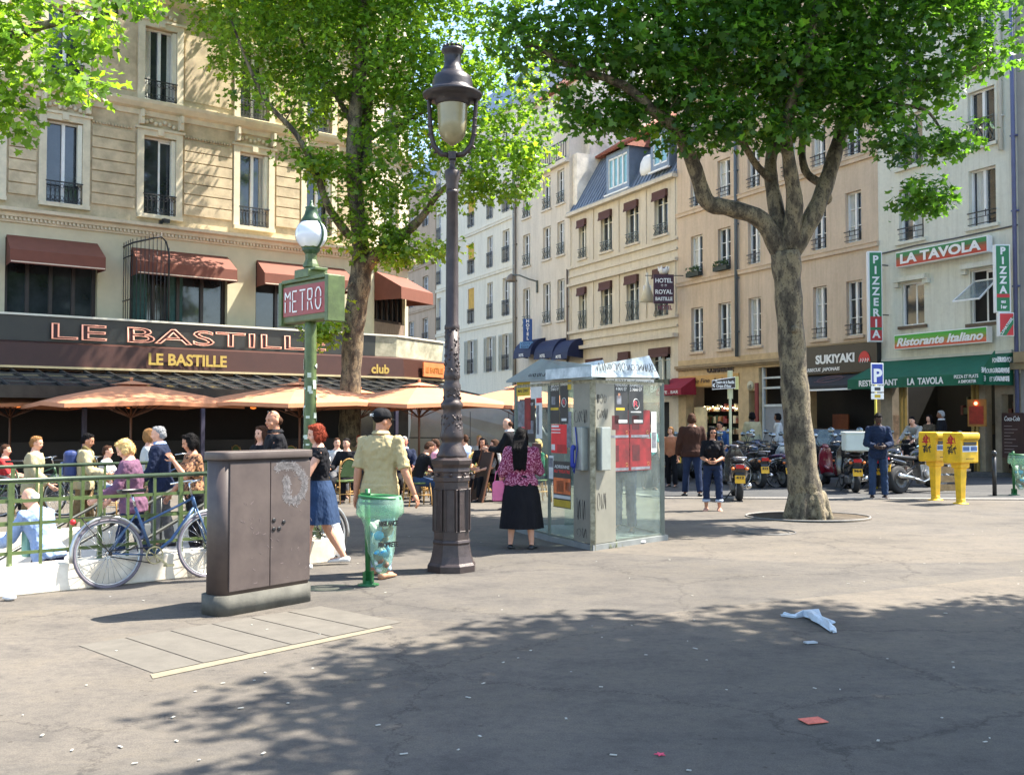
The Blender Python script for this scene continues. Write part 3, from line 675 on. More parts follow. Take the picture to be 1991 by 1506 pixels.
# far tan house
F, W, t, hs = house('far_house', 'narrow tan house farthest down the street behind the lamp post', 700, 846, 19, FARTAN, [(717, 727), (743, 753), (770, 780), (794, 804), (821, 832)], rowz(RF(700), 826, [(590, 537), (659, 618), (723, 682), (515, 470), (440, 400)]))
for h in hs: window(t, h, rail='bars', bars=1)
course(t, W, [RF(700).uz(826, y)[1]-GP for y in (515, 600)], FARTAN)
m = MB(); m.box(0, W, 0, 11, 19, 19.3); m.loft([[(0, 0, 19.3), (W, 0, 19.3), (W, 11, 19.3), (0, 11, 19.3)], [(0, 2, 22), (W, 2, 22), (W, 9, 22), (0, 9, 22)]], smooth=False); m.build('roof', ZINC, t)
# white house
F, W, t, hs = house('white_house', 'white rendered house with louvred white shutters on its lowest floor', 848, 1003, 20.5, WHITE_R, [(849, 857), (879, 887), (909.5, 921.5), (947, 958), (977, 990.5)], rowz(RF(848), 983, [(412, 350), (510, 447), (614, 540), (720, 649), (312, 250)]), ground=3.2)
for i, h in enumerate(hs):
    lo = i//5 == 3; wn = window(t, h, rail='ornate', bars=2, railh=.95, shutter=(SHUT if lo and i % 5 in (2, 3, 4, 1) else None))
    if i in (2, 7, 12): b_ = MB(); b_.box(h[0]+.03, h[1]-.03, .05, .1, h[2]+.9, h[3]); b_.build('window_blind', YCURT, wn)
course(t, W, [F.uz(983, y)[1]-GP for y in (425, 522, 623)], WHITE_R, .08, .16)
pipe(t, W-.15, 0, 20, M('zinc_pipe', lin((150, 150, 145)), .5, .1, 4))
m = MB(); m.box(-.05, W+.05, -.3, .3, 20.5, 20.8); m.loft([[(0, 0, 20.8), (W, 0, 20.8), (W, 11, 20.8), (0, 11, 20.8)], [(0, 2.2, 24), (W, 2.2, 24), (W, 9, 24), (0, 9, 24)]], smooth=False); m.build('roof', ZINC, t)
m = MB(); wall(m, 0, W, 0, 3.2, [(W*.15, W*.45, 0, 2.6), (W*.52, W*.94, .4, 2.6)]); m.build('shop_wall', BEIGE, t)
m = MB(); m.box(0, W, .35, .4, 0, 3.1); m.build('shop_glass', PANE, t)
m = MB(); m.box(0, W, -.35, -.002, 2.65, 3.15); m.build('shop_cornice', M('grey_cornice', lin((120, 112, 100)), .7, .2, 5), t)
m = MB()
for i in range(9): m.mi = i % 2; x = W*.55+i*W*.04; m.box(x, x+W*.037, -.4, -.37, 2.0, 2.6)
m.build('striped_valance', [M('yellow_strip', lin((200, 170, 50)), .7, .1, 5), M('grey_strip', lin((140, 150, 160)), .7, .1, 5)], t)
# beige house
F, W, t, hs = house('beige_house', 'tall beige house with navy blue awnings over its hotel entrance', 1003, 1108, 19.3, BEIGE, [(1017, 1031), (1056, 1071), (1084, 1098)], rowz(RF(1003), 1063, [(407, 343), (504, 441), (628, 550)]), ground=3.6, gholes=())
ze = F.uz(1085, 322)[1]-GP
for h in hs: window(t, h, rail='cross', bars=1, railh=.62, sill=BEIGE)
m = MB(); wall(m, 0, W, 0, 3.6, [(.4, 2.3, 0, 2.9), (W*.5, W*.68, .1, 2.9), (W*.76, W*.93, .1, 2.9)]); m.build('ground_floor_wall', BEIGE, t)
m = MB(); m.box(0, W, .35, .4, 0, 3.5); m.build('hotel_glass', PANE, t)
m = MB(); m.box(-.05, W+.05, -.28, 0, ze-.1, ze+.12); m.build('cornice', BEIGE, t)
m = MB()
for i in range(26): x = W*i/25; m.bar((x, -.22, ze+.12), (x, -.22, ze+1.1), .03)
m.bar((0, -.22, ze+1.1), (W, -.22, ze+1.1), .05); m.bar((0, -.22, ze+.2), (W, -.22, ze+.2), .04); m.build('balcony_railing', IRON, t)
pipe(t, .12, 0, ze, M('dark_pipe', lin((110, 96, 80)), .5, .1, 4)); pipe(t, W-.1, 0, ze*.62, M('dark_pipe', lin((110, 96, 80)), .5, .1, 4))
for k_, (a, b) in enumerate(((1003, 1037), (1043, 1080), (1077, 1109))):
    x0, x1 = F.u(a, .8), F.u(b, .8)-.03; q = MB(); zt = F.uz(a+15, 661, .4)[1]-GP; prof = []
    n = 7; rings = [[(x, -.02-.95*math.sin(PI/2*j/n), zt-.95*(1-math.cos(PI/2*j/n))-0) for j in range(n+1)] for x in (x0, x1)]
    for j in range(n): q.face([rings[0][j], rings[1][j], rings[1][j+1], rings[0][j+1]])
    for rr in rings: q.face(rr+[(rr[0][0], -.02, rr[-1][2]-.1)])
    q.face([rings[0][-1], rings[1][-1], (x1, -.98, zt-1.1), (x0, -.98, zt-1.1)])
    ao = q.build('hotel_awning', BLUE, t, fixn=False); text('letters', 'HOTEL', .16, WLET, ao, ((x0+x1)/2, -1.0, zt-1.02), w=.6, bold=.004)
# part above the cornice, set back, with the sunlit party wall beside it
m = MB(); m.box(.1, W-.1, 1.2, 9, ze-2, 19.3+1.2); m.build('attic_wall', BEIGE, t)
m = MB(); m.loft([[(0, 0.9, 20.5), (W, .9, 20.5), (W, 9.4, 20.5), (0, 9.4, 20.5)], [(.2, 3, 22.3), (W-.2, 3, 22.3), (W-.2, 7, 22.3), (.2, 7, 22.3)]], smooth=False); m.build('roof', TILE, t)
m = MB(); m.box(W-.02, W+.5, .2, 10, 9, ze+.3); m.box(W-.02, W+.46, 1.0, 10, ze+.3, 21.2); m.box(W-.02, W+.5, 4.2, 6.0, 21.2, 24); m.build('party_wall', M('rough_plaster', lin((226, 216, 196)), .9, .25, 1.4, .6), t)
m = MB(); m.tube([(W+.62, 3, 9.5), (W+.62, 3.3, 15), (W+.62, 4.2, 24)], .34, 10)
for i in range(4): m.lathe([(.14, 0), (.11, .5)], c=(W+.3, 4.4+i*.4, 24), n=8)
m.build('chimney', M('grey_flue', lin((176, 172, 165)), .8, .15, 3), t)
# hotel house with mansard
F, W, t, hs = house('mansard_house', 'ochre stone house with slate mansard, dormers and brown window valances', 1108, 1319, RF(1108).uz(1108, 418)[1]-GP, OCHRE, [(1126, 1141), (1169, 1191), (1219, 1243), (1274, 1300)], rowz(RF(1108), 1231, [(473, 392), (624, 536)]), ground=4.6)
ze = RF(1108).uz(1108, 418)[1]-GP; MV = M('brown_valance', lin((84, 52, 44)), .8, .25, 30)
for i, h in enumerate(hs): window(t, h, rail='cross', bars=1, railh=.5 if i < 4 else .95, sill=OCHRE, topbox=MV, fm=OFFW)
z1, z2, z3 = (F.uz(1231, y)[1]-GP for y in (486, 512, 655))
m = MB()
for z, o, h_ in ((z1, .12, .1), (z1-.45, .08, .1), (z2-.25, .18, .14), (z3+.75, .16, .14), (z3+.3, .1, .1), (z3-.1, .3, .18), (ze, .3, .16)): m.box(-.03, W+.03, -o, -.002, z-h_, z)
for i in range(5):
    x = [0.15, (hs[0][1]+hs[1][0])/2, (hs[1][1]+hs[2][0])/2, (hs[2][1]+hs[3][0])/2, W-.15][i]
    m.box(x-.04, x+.04, -.05, -.002, z1+.1, ze-.2); m.box(x-.04, x+.04, -.05, -.002, z3+.8, z2-.4)
m.build('stone_moulding', OCHRE, t)
m = MB(); gh = [(F.u(a), F.u(b), 2.85, F.uz(1231, y_)[1]-GP) for a, b, y_ in ((1143, 1172, 690), (1206, 1226, 683), (1266, 1304, 683))]
shops = [(.6, W*.45, 0, 2.35), (W*.52, W*.93, 0, 2.35)]
wall(m, 0, W, 0, 4.6, gh+shops); m.build('lower_wall', OCHRE, t)
for h in gh: window(t, h, topbox=MV, fm=OFFW, bars=1)
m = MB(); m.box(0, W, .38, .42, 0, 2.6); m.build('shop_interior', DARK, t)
m = MB(); m.box(W*.42, W+.0, -.5, -.45, 2.72, 3.35)
for i in range(16): x = W*.42+W*.58*i/15; m.bar((x, -.52, 2.72), (x, -.52, 3.35), .03)
m.build('balcony_front', M('grey_green_balcony', lin((90, 96, 80)), .7, .2, 6), t)
m = MB(); zr = ze+3.1
m.loft([[(0, -.1, ze), (W, -.1, ze), (W, 10, ze), (0, 10, ze)], [(0, 1.7, zr), (W, 1.7, zr), (W, 8.6, zr), (0, 8.6, zr)]], smooth=False)
for i in range(30): x = W*(i+.5)/30; m.bar((x, -.12, ze+.02), (x, 1.69, zr), .04)
m.build('mansard_roof', ZINC, t)
m = MB(); m.box(-.02, W+.02, -.2, -.05, ze-.02, ze+.1); m.build('gutter', M('zinc_pipe', lin((150, 150, 145)), .5, .1, 4), t)
m = MB(); m.loft([[(0, 1.3, zr), (W, 1.3, zr), (W, 9, zr), (0, 9, zr)], [(0, 5, zr+2.4), (W, 5, zr+2.4), (W, 5.4, zr+2.4), (0, 5.4, zr+2.4)]], smooth=False)
for i in range(40): x = W*(i+.5)/40; m.tube([(x, 1.25, zr+.03), (x, 5, zr+2.46)], .05, 5)
m.build('tiled_roof', TILE, t)
for a, b, y0, y1 in ((1184, 1221, 362, 302), (1272, 1299, 318, 262)):
    x0, x1 = F.u(a, 0), F.u(b, 0); c, d = F.uz((a+b)/2, y0)[1]-GP, F.uz((a+b)/2, y1)[1]-GP
    q = MB(); wall(q, x0-.2, x1+.2, c-.25, d+.25, [(x0, x1, c, d)], y=.0, th=.2); q.box(x0-.2, x0-.17, .0, 2.5, c-.25, d+.25); q.box(x1+.17, x1+.2, .0, 2.5, c-.25, d+.25)
    dm = q.build('dormer', ZINC, t)
    q = MB(); n = 4 if b-a > 30 else 2; q.box(x0, x1, .08, .1, c, d); q.build('pane', M('dormer_glass', lin((120, 170, 180)), .08, .2, 2, spec=.8), dm)
    q = MB()
    for j in range(n+1): xx = x0+(x1-x0)*j/n; q.box(xx-.05, xx+.05, .02, .09, c, d)
    q.box(x0, x1, .02, .09, c, c+.08); q.box(x0, x1, .02, .09, d-.08, d); q.box(x0-.25, x1+.25, -.12, .0, c-.32, c-.24); q.build('dormer_frame', WHITEP, dm)
    q = MB(); q.face([(x0-.35, -.25, d+.25), (x1+.35, -.25, d+.25), (x1+.1, 1.8, d+1.3), (x0-.1, 1.8, d+1.3)]); q.face([(x0-.35, -.25, d+.22), (x0-.35, 2.4, d+.22), (x0-.1, 1.8, d+1.3)]); q.face([(x1+.35, -.25, d+.22), (x1+.1, 1.8, d+1.3), (x1+.35, 2.4, d+.22)])
    q.build('dormer_roof', TILE, dm, fixn=False)
q = MB(); q.lathe([(.02, 0), (.5, .1), (.62, .35), (.55, .7), (.3, .95), (.02, 1.0)], c=(F.u(1250), .3, F.uz(1250, 345)[1]), n=14, sy=.3); q.build('satellite_dish', WHITEP, t)
# cafe-bar awning on that house
x0, x1 = F.u(1279, .8), F.u(1325, .8); zt = F.uz(1300, 735, .3)[1]-GP
aw = awn_mb(x0, x1, zt, .5, .85, .28).build('bar_awning', M('red_awning_cloth', lin((140, 28, 45)), .8, .1, 3), t, fixn=False)
text('letters', 'CAFE . BAR', .14, WLET, aw, ((x0+x1)/2, -.875, zt-.72), w=(x1-x0)*.85)
text('bar_letters', 'BAR', .34, WLET, t, (F.u(1294), -.53, 2.78), bold=.006)
# tan house
F, W, t, hs = house('tan_house', 'wide tan rendered house above the grocery and the black fronted japanese grill', 1319, 1712, 17.6, TAN, [(1345, 1368), (1398, 1423), (1457, 1481), (1525, 1551), (1583, 1610), (1648, 1679)], rowz(RF(1319), 1410, [(382, 308), (525, 442), (678, 588), (240, 168)]), ground=4.15)
for i, h in enumerate(hs):
    cz = [None, [(0, .3)], None, [(.6, 1)], [(0, .25), (.75, 1)]][i % 5]
    wn = window(t, h, rail='bars2', bars=2, railh=.38, curtain=cz, sill=(TAN if i//6 == 2 else None))
    if i in (6, 7):
        q = MB(); q.box(h[0]-.03, h[1]+.03, -.26, -.06, h[2]-.02, h[2]+.16); q.build('flower_box', M('dark_planter', (.03, .04, .03), .7, .2, 5), wn)
        q = MB(); rnd = random.Random(i)
        for j in range(60): a_ = (h[0]+rnd.random()*(h[1]-h[0]), -.16+rnd.uniform(-.14, .1), h[2]+.18+rnd.random()*.22); q.cbox(a_, (.07, .01, .08), rz=rnd.random()*6, rx=rnd.random()*3)
        q.build('balcony_plant', M('balcony_leaves', (.05, .11, .03), .6, .3, 20), wn)
course(t, W, [F.uz(1512, y)[1]-GP for y in (356, 511)], TAN, .08, .15)
pipe(t, F.u(1437), 4.1, 17, M('blue_grey_pipe', lin((92, 100, 104)), .5, .1, 4), .07)
m = MB(); m.box(-.05, W+.05, -.35, .3, 17.6, 17.9); m.loft([[(0, 0, 17.9), (W, 0, 17.9), (W, 11, 17.9), (0, 11, 17.9)], [(0, 2.2, 20), (W, 2.2, 20), (W, 9, 20), (0, 9, 20)]], smooth=False); m.build('roof', ZINC, t)
zg = F.uz(1410, 706)[1]-GP-.1
m = MB(); sh = [(F.u(1334), F.u(1436), .1, F.uz(1380, 752)[1]-GP), (F.u(1456), F.u(1468), 0, 2.7), (F.u(1476), F.u(1560), 0, 3.6), (F.u(1572), W-.2, 0, 2.9)]
wall(m, 0, W, 0, 4.15, sh, th=.4); m.build('shop_front_wall', M('ochre_shop_stone', lin((190, 164, 124)), .85, .15, 3, .2), t)
m = MB(); m.box(-.02, W, -.2, -.002, zg, zg+.12); m.box(-.02, W, -.12, -.002, zg-.08, zg); m.build('shop_cornice', STONE_D, t)
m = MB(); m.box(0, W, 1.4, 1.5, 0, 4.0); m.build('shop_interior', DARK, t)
# grocery: lettering, ochre sign board, display of bottles and boxes
SGB = M('brown_letter', (.05, .025, .015), .6, .1, 6)
text('letters', 'EPICERIE FINE', .22, SGB, t, (F.u(1357), -.03, F.uz(1357, 714)[1]-GP-.1), bold=.012, w=F.u(1382)-F.u(1323), ext=.03)
text('letters', 'CONFISERIE', .22, SGB, t, (F.u(1402), -.03, F.uz(1402, 716)[1]-GP-.14), bold=.012, w=F.u(1428)-F.u(1377), ext=.03)
q = MB(); x0, x1 = F.u(1322), F.u(1438); zz = F.uz(1380, 748)[1]-GP; q.box(x0, x1, -.06, -.002, zz-.05, zz+.42); bo = q.build('grocery_board', M('ochre_board', lin((196, 150, 80)), .6, .1, 4), t)
text('letters', 'Epicerie Fine  Andraud', .2, SGB, bo, ((x0+x1)/2, -.075, zz+.1), w=(x1-x0)*.86, shear=.2)
rnd = random.Random(3); disp = MB()
for i in range(90):
    x = F.u(1338)+rnd.random()*(F.u(1430)-F.u(1338)); zz = rnd.choice([.5, .95, 1.4, 1.9]); disp.mi = rnd.randrange(4); hh = rnd.uniform(.12, .34); disp.box(x, x+rnd.uniform(.08, .2), .5, .62, zz, zz+hh)
disp.build('shop_display', [M('display_amber', lin((190, 120, 60)), .5, .2, 6), M('display_red', lin((130, 40, 35)), .5, .2, 6), M('display_cream', lin((220, 205, 170)), .5, .2, 6), M('display_green', lin((70, 90, 60)), .5, .2, 6)], t)
q = MB()
for i in range(14): q.ell((F.u(1350)+i*.2, .4, 2.05+.05*math.sin(i*2.)), .035, 6, 4)
q.build('shop_light', M('shop_bulb', (1, .8, .45), .5, .02, 4, emit=3), t)
q = MB(); q.box(F.u(1341), F.u(1341)+.9, .25, .28, .8, 2.1); q.build('cream_poster', M('poster_cream', lin((225, 205, 160)), .7, .25, 1.5), t)
pl = MB(); pl.lathe([(.2, 0), (.2, .02)], n=20); pl.T = None; po = pl.build('number_plaque', M('plaque', lin((190, 180, 150)), .6, .1, 9), t); po.location = (F.u(1460), -.01, F.uz(1460, 750)[1]-GP); po.rotation_euler = (PI/2, 0, 0)
text('letters', '15', .14, BLACKP, t, (F.u(1460), -.04, F.uz(1460, 753)[1]-GP-.03), bold=.004)
# door and transom between the shops
q = MB(); x0, x1 = F.u(1478), F.u(1530); q.box(x0, x0+.1, .1, .2, 0, 3.6); q.box(x1-.1, x1, .1, .2, 0, 3.6); q.box(x0+.1, x1-.1, .1, .2, 2.05, 2.15); q.box(x0+.1, x1-.1, .1, .2, 2.75, 2.83); q.box(x0+.1, x1-.1, .1, .2, 3.15, 3.22)
do = q.build('street_door', M('grey_white_door_frame', lin((190, 195, 195)), .5, .1, 4), t)
q = MB(); q.box(x0+.1, x1-.1, .14, .18, 0, 2.05); q.build('door_leaf', M('grey_door', lin((128, 134, 142)), .5, .12, 3), do)
q = MB(); q.box(F.u(1470), F.u(1476), -.06, .0, .0, 3.0); q.build('red_pilaster', M('dull_red', lin((120, 34, 28)), .6, .15, 4), t)
# black fascia of the grill
x0, x1 = F.u(1566), F.u(1716); za, zb = F.uz(1640, 725)[1]-GP, F.uz(1640, 676)[1]-GP
fs = thing('japanese_grill_sign', 'black fascia sign with white lettering and a red sun above the grill', 'sign', F.w((x0+x1)/2, -.1, za), F.ang)
hw = (x1-x0)/2; q = MB(); q.box(-hw, hw, -.12, .08, 0, zb-za+.1); q.build('panel', BLACKP, fs)
q = MB(); q.box(-hw, hw, -.16, -.12, zb-za+.1, zb-za+.16); q.build('trim', STONE_D, fs)
text('letters', 'SUKIYAKI', .3, WLET, fs, (-.1, -.13, (zb-za)*.42), bold=.018, w=hw*1.02)
text('small_letters', 'BARBECUE  JAPONAIS', .12, WLET, fs, (-hw*.42, -.13, .1), bold=.004, w=hw*1.0, shear=.2)
q = MB(); cx_ = hw*.7; pts = [(cx_+.27*math.cos(a_), (zb-za)*.38+.4*math.sin(a_)*.9) for a_ in [PI*i/16 for i in range(17)]]; q.ext(pts, -.135, -.12, 'xz'); q.build('red_sun', REDS, fs)
q = MB()
for i in range(4): q.cbox((cx_-.17+.11*i, -.14, (zb-za)*.38+.03), (.02, .01, .13), ry=R(20)); q.cbox((cx_-.14+.11*i, -.14, (zb-za)*.38+.08), (.02, .01, .08), ry=R(-35))
q.build('sun_marks', WLET, fs)
zt = za-.02
aw = awn_mb(x0+.1, x1-.3, zt, .45, 1.1, .12).build('grill_awning', M('black_awning_cloth', (.028, .027, .03), .8, .2, 3), t, fixn=False)
q = MB(); q.box(x0+.06, x1-.26, -1.125, -1.115, zt-.62, zt-.56); q.build('awning_edge', WLET, aw)
q = MB(); e = [((x0+x1)/2+.55*math.cos(a_), -.55-.3*math.sin(a_), zt-.23-.122*math.sin(a_)+.03) for a_ in [2*PI*i/24 for i in range(24)]]; q.tube(e, .012, 4, closed=True); q.tube([((x0+x1)/2-.5, -.8, zt-.3), ((x0+x1)/2, -.45, zt-.16), ((x0+x1)/2+.6, -.4, zt-.13)], .012, 4); q.build('fish_outline', M('dull_pink', lin((130, 96, 100)), .7, .05, 4), aw)
text('window_letters', 'YAKITORI - MAKI', .14, M('dim_gold', lin((80, 64, 34)), .6, .1, 4), t, (F.u(1610), -.03, 2.62), bold=.003)
q = MB(); q.box(F.u(1582), F.u(1612), .9, .95, .7, 1.75); q.build('dark_orange_panel', M('dark_orange_wood', lin((120, 62, 34)), .6, .2, 3), t)

# white pizzeria house
F, W, t, hs = house('pizzeria_house', 'grey white rendered house with green and red italian restaurant signs', 1712, 1986, 20.5, GREYW, [(1753, 1801), (1890, 1943)], rowz(RF(1712), 1916, [(437, 325), (280, 170), (125, 15)]), ground=6.4)
for i, h in enumerate(hs): window(t, h, rail='bars2' if i < 2 else 'cross', bars=0, railh=.42 if i < 2 else .8, sill=GREYW, curtain=[(.1, .5)] if i == 1 else [(.55, .8)] if i == 0 else None, pane=PANE)
hz = [(F.u(1757), F.u(1800), F.uz(1780, 632)[1]-GP, F.uz(1780, 548)[1]-GP), (F.u(1890), F.u(1940), F.uz(1915, 627)[1]-GP, F.uz(1915, 522)[1]-GP)]
gh = [(F.u(1735), F.u(1748), .2, 2.75), (F.u(1753), F.u(1900), 0, 2.75), (F.u(1915), F.u(1935), 0, 2.75), (F.u(1947), W-.25, 0, 2.3)]
m = MB(); wall(m, 0, W, 2.9, 6.4, hz, th=.25); m.build('first_floor_wall', GREYW, t)
m = MB(); wall(m, 0, W, 0, 2.9, gh, th=.3); m.build('restaurant_wall', M('dull_stone', lin((150, 140, 124)), .8, .2, 3), t)
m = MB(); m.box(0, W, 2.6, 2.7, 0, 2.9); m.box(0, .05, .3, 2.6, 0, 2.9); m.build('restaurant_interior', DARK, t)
window(t, hz[0], rec=.12, bars=0, sill=M('brown_sill', lin((100, 84, 66)), .8, .2, 5), open_=True)
wn = window(t, hz[1], rec=.15, bars=0, sill=M('brown_sill', lin((100, 84, 66)), .8, .2, 5), open_=True, pane=DARK)
q = MB(); a, b, c, d = hz[1]; zc_ = c+.75; q.bar((a-.0, -.75, zc_-.1), (b, -.7, zc_-.1), .05); q.bar((a, -.75, zc_-.1), (a+.1, .1, zc_+.55), .04); q.bar((b, -.7, zc_-.1), (b, .1, zc_+.55), .04); q.bar((a+.1, .1, zc_+.55), (b, .1, zc_+.55), .04); wo = q.build('tilted_casement', WHITEP, wn)
q = MB(); q.face([(a, -.74, zc_-.09), (b, -.69, zc_-.09), (b, .1, zc_+.54), (a+.1, .1, zc_+.54)]); q.build('casement_glass', glass_mat('casement_pane', (.7, .75, .75), .5), wo)
q = MB(); q.ell((a+.9, .5, d-.75), .07); q.build('bulb', M('warm_bulb', (1, .75, .35), .4, .02, 4, emit=6), wn)
for a, b, c, d in hz: q = MB(); q.box(a-.2, b+.2, -.2, -.002, d+.05, d+.2); q.box(a-.25, a-.05, -.14, -.002, d-.1, d+.05); q.box(b+.05, b+.25, -.14, -.002, d-.1, d+.05); q.build('roller_box', GREYW, t)
m = MB()
xs = [0, W*.3, W*.6, W]; zz = [F.uz(1718, 486)[1], F.uz(1800, 475)[1], F.uz(1900, 458)[1], F.uz(1985, 442)[1]]
zz = sum(zz)/4-GP; m.tube([(0, -.03, zz-.03), (W*.3, -.03, zz+.02), (W*.6, -.03, zz+.0), (W, -.03, zz+.03)], .025, 5); m.build('facade_cable', M('cable_grey', (.08, .08, .08), .6, .1, 4), t)
pipe(t, F.u(1958), 9.5, 20, M('white_pipe', lin((205, 205, 195)), .5, .05, 4), .07); pipe(t, W-.05, 0, 20.4, M('blue_pipe', lin((90, 96, 130)), .5, .1, 4), .06)
m = MB(); m.box(-.05, W+.05, -.35, 11, 20.5, 20.8); m.build('roof', ZINC, t)
# awning with lettering
x0, x1 = .15, F.u(1973); zt = F.uz(1714, 702)[1]-GP
aw = awn_mb(x0, x1, zt, .65, 1.55, .32).build('restaurant_awning', AWGREEN, t, fixn=False)
q = MB(); q.box(x0, x1, -.1, -.02, zt-.02, zt+.07); q.build('awning_box', M('awning_box_white', lin((190, 190, 180)), .5, .1, 4), aw)
xf = lambda px: F.u(px, 1.56)
text('letters', 'RESTAURANT', .19, WLET, aw, (xf(1708), -1.575, zt-.89), w=xf(1747)-xf(1672), bold=.006)
text('letters', 'LA  TAVOLA', .2, WLET, aw, (xf(1800), -1.575, zt-.9), w=xf(1836)-xf(1766), bold=.008)
text('letters', 'PIZZA ET PLATS', .1, WLET, aw, (xf(1880), -1.575, zt-.77), w=xf(1904)-xf(1857), bold=.002)
text('letters', 'A EMPORTER', .09, WLET, aw, (xf(1882), -1.575, zt-.91), w=xf(1900)-xf(1865), bold=.002)
for s_, dz, y_ in (('FONDUES', .3, -.45), ('BOURGUIGNONNE', .62, -.85), ('ET SAVOYARDE', .86, -.8)):
    text('side_letters', s_, .15, WLET, aw, (x1+.06, y_, zt-dz), rot=(PI/2, 0, -PI/2), w=.14*len(s_)*.62, bold=.003)
# side letters also on the return valance facing the street corner
for px, s_, z_, w_ in ((1941, 'FONDUES', .33, 24), (1938, 'BOURGUIGNONNE', .62, 48), (1942, 'ET SAVOYARDE', .86, 38)):
    uu = F.u(px, 1.3); text('side_letters', s_, .13, WLET, aw, (uu, -1.25, zt-z_-.02), w=F.u(px+w_/2, 1.3)-F.u(px-w_/2, 1.3), bold=.002)
q = MB(); uu = F.u(1912, 1.24); q.ext([(uu, zt-.5), (x1+.35, zt-.02), (x1+.35, zt-.98), (uu, zt-.98)], -1.24, -1.2, 'xz'); q.build('side_flap', AWGREEN, aw)
# restaurant front: amber frames, menu case, posters, tables inside
for px in (1753, 1760, 1893, 1902): q = MB(); x = F.u(px); q.box(x-.04, x+.04, -.05, .05, 0, 2.75); q.build('door_post', M('amber_frame', lin((150, 128, 70)), .5, .15, 4), t)
q = MB(); x = F.u(1887, .6); z_ = F.uz(1905, 815)[1]; q.box(x, x+.62, -.72, -.66, 1.35, 2.15); mc_ = q.build('menu_case', M('amber_case', lin((160, 110, 50)), .5, .2, 4), t)
q = MB(); q.box(x+.06, x+.56, -.73, -.722, 1.42, 1.95); q.build('menu_page', M('red_menu', lin((150, 42, 34)), .4, .3, 6), mc_)
q = MB(); q.ell((x+.31, -.74, 2.03), .05); q.build('menu_lamp', M('red_lamp', (1, .12, .06), .4, .02, 4, emit=4), mc_)
q = MB(); q.box(F.u(1736), F.u(1748), .02, .05, .9, 1.7); q.build('wall_poster', M('poster_tan', lin((200, 160, 130)), .6, .5, 3), t)
rnd = random.Random(9); q = MB()
for i in range(26): q.mi = rnd.randrange(3); x = F.u(1765)+rnd.random()*5; z_ = rnd.uniform(.8, 2.0); q.box(x, x+rnd.uniform(.06, .2), 2.4, 2.58, z_, z_+rnd.uniform(.1, .35))
q.build('bar_shelf', [M('dim_bottle', (.05, .06, .04), .3, .2, 5), M('dim_label', (.15, .12, .08), .6, .2, 5), M('dim_red', (.08, .02, .02), .5, .2, 5)], t)
q = MB(); x = F.u(1950, .3); q.box(x, x+.7, -.35, -.3, .45, 1.75); mb_ = q.build('menu_board', M('blackboard_brown', lin((56, 34, 34)), .5, .2, 4), t)
text('letters', 'Coca-Cola', .14, WLET, mb_, (x+.35, -.36, 1.52), shear=.25, w=.5)
q = MB()
for i in range(9): q.box(x+.08, x+.08+.2+.3*((i*7) % 5)/5, -.358, -.352, .6+i*.095, .615+i*.095)
q.build('menu_lines', M('chalk', (.3, .25, .25), .8, .1, 5), mb_)

# next house on the right, mostly out of frame
F, W, t, hs = house('grey_house', 'grey rendered house at the right edge, only a sliver of it in view', 1986, 2140, 19, M('grey_render', lin((150, 146, 140)), .85, .1, 2), [(2010, 2050)], rowz(RF(1986), 2030, [(430, 320), (240, 120), (610, 500)]))
for h in hs: window(t, h)
m = MB(); m.box(-.05, W, -.25, -.002, 3.2, 3.5); m.box(-.4, W, -.18, -.002, 3.0, 3.2); m.build('shop_cornice', STONE_D, t)
m = MB(); m.box(0, W, 0, 11, 19, 19.2); m.build('roof', ZINC, t)
# blocks closing the street far away, sky side
q = thing('end_house', 'hazy pale house closing the far end of the street', 'building', (-22, 110, 0), R(0))
m = MB(); wall(m, -14, 8, 0, 17, [(-12+i*3, -11+i*3, 3+j*3.2, 4.9+j*3.2) for i in range(6) for j in range(4)]); m.build('wall', FARTAN, q)
m = MB(); m.box(-14, 8, .3, 10, 0, 17.2); m.build('roof', ZINC, q)

# ------------------------------------------------------------------ projecting signs
def blade(name, label, px0, px1, py0, py1, out, mats, frame, th=.16, ang=0):
    """flat sign box facing the square: its face looks towards -Y turned by ang"""
    uu = frame.u((px0+px1)/2, out); p = frame.w(uu, -out, 0); Y = p.y; a = at(px0, py1, Y); b = at(px1, py0, Y); w_ = b.x-a.x; h_ = b.z-a.z
    t = thing(name, label, 'sign', (p.x, p.y, a.z), ang); q = MB(); q.box(-w_/2, w_/2, -th/2, th/2, 0, h_); q.build('panel', mats, t, bevel=.015); return t, w_, h_
F5 = RF(1712)
t, w_, h_ = blade('pizzeria_sign', 'tall green blade sign spelling pizzeria downwards at the left of the restaurant', 1690, 1716, 489, 665, .5, WLET, F5)
q = MB(); q.box(-w_/2+.06, w_/2-.04, -.095, -.082, .05, h_-.05); q.build('green_face', GREENS, t)
q = MB(); q.box(-w_/2+.06, w_/2-.04, -.1, -.0955, .05, h_*.13); q.box(-w_/2+.06, w_/2-.04, -.1, -.0955, h_*.16, h_*.28); q.build('red_patch', M('red_patch', lin((180, 35, 40)), .4, .1, 4), t)
for i, ch in enumerate('PIZZERIA'): text('letter', ch, h_*.085, WLET, t, (.01, -.102, h_*(.955-.117*(i+.75))), bold=.012)
q = MB(); q.tube([(w_/2, 0, h_*.3), (w_/2+.5, .2, h_*.3)], .02, 5); q.tube([(w_/2, 0, h_*.85), (w_/2+.5, .2, h_*.85)], .02, 5); q.build('bracket', IRON, t)
t, w_, h_ = blade('pizza_sign', 'green blade sign spelling pizza downwards at the right of the restaurant', 1938, 1966, 476, 608, .5, WLET, F5)
q = MB(); q.box(-w_/2+.03, w_/2-.05, -.095, -.082, .04, h_-.04); q.build('green_face', GREENS, t)
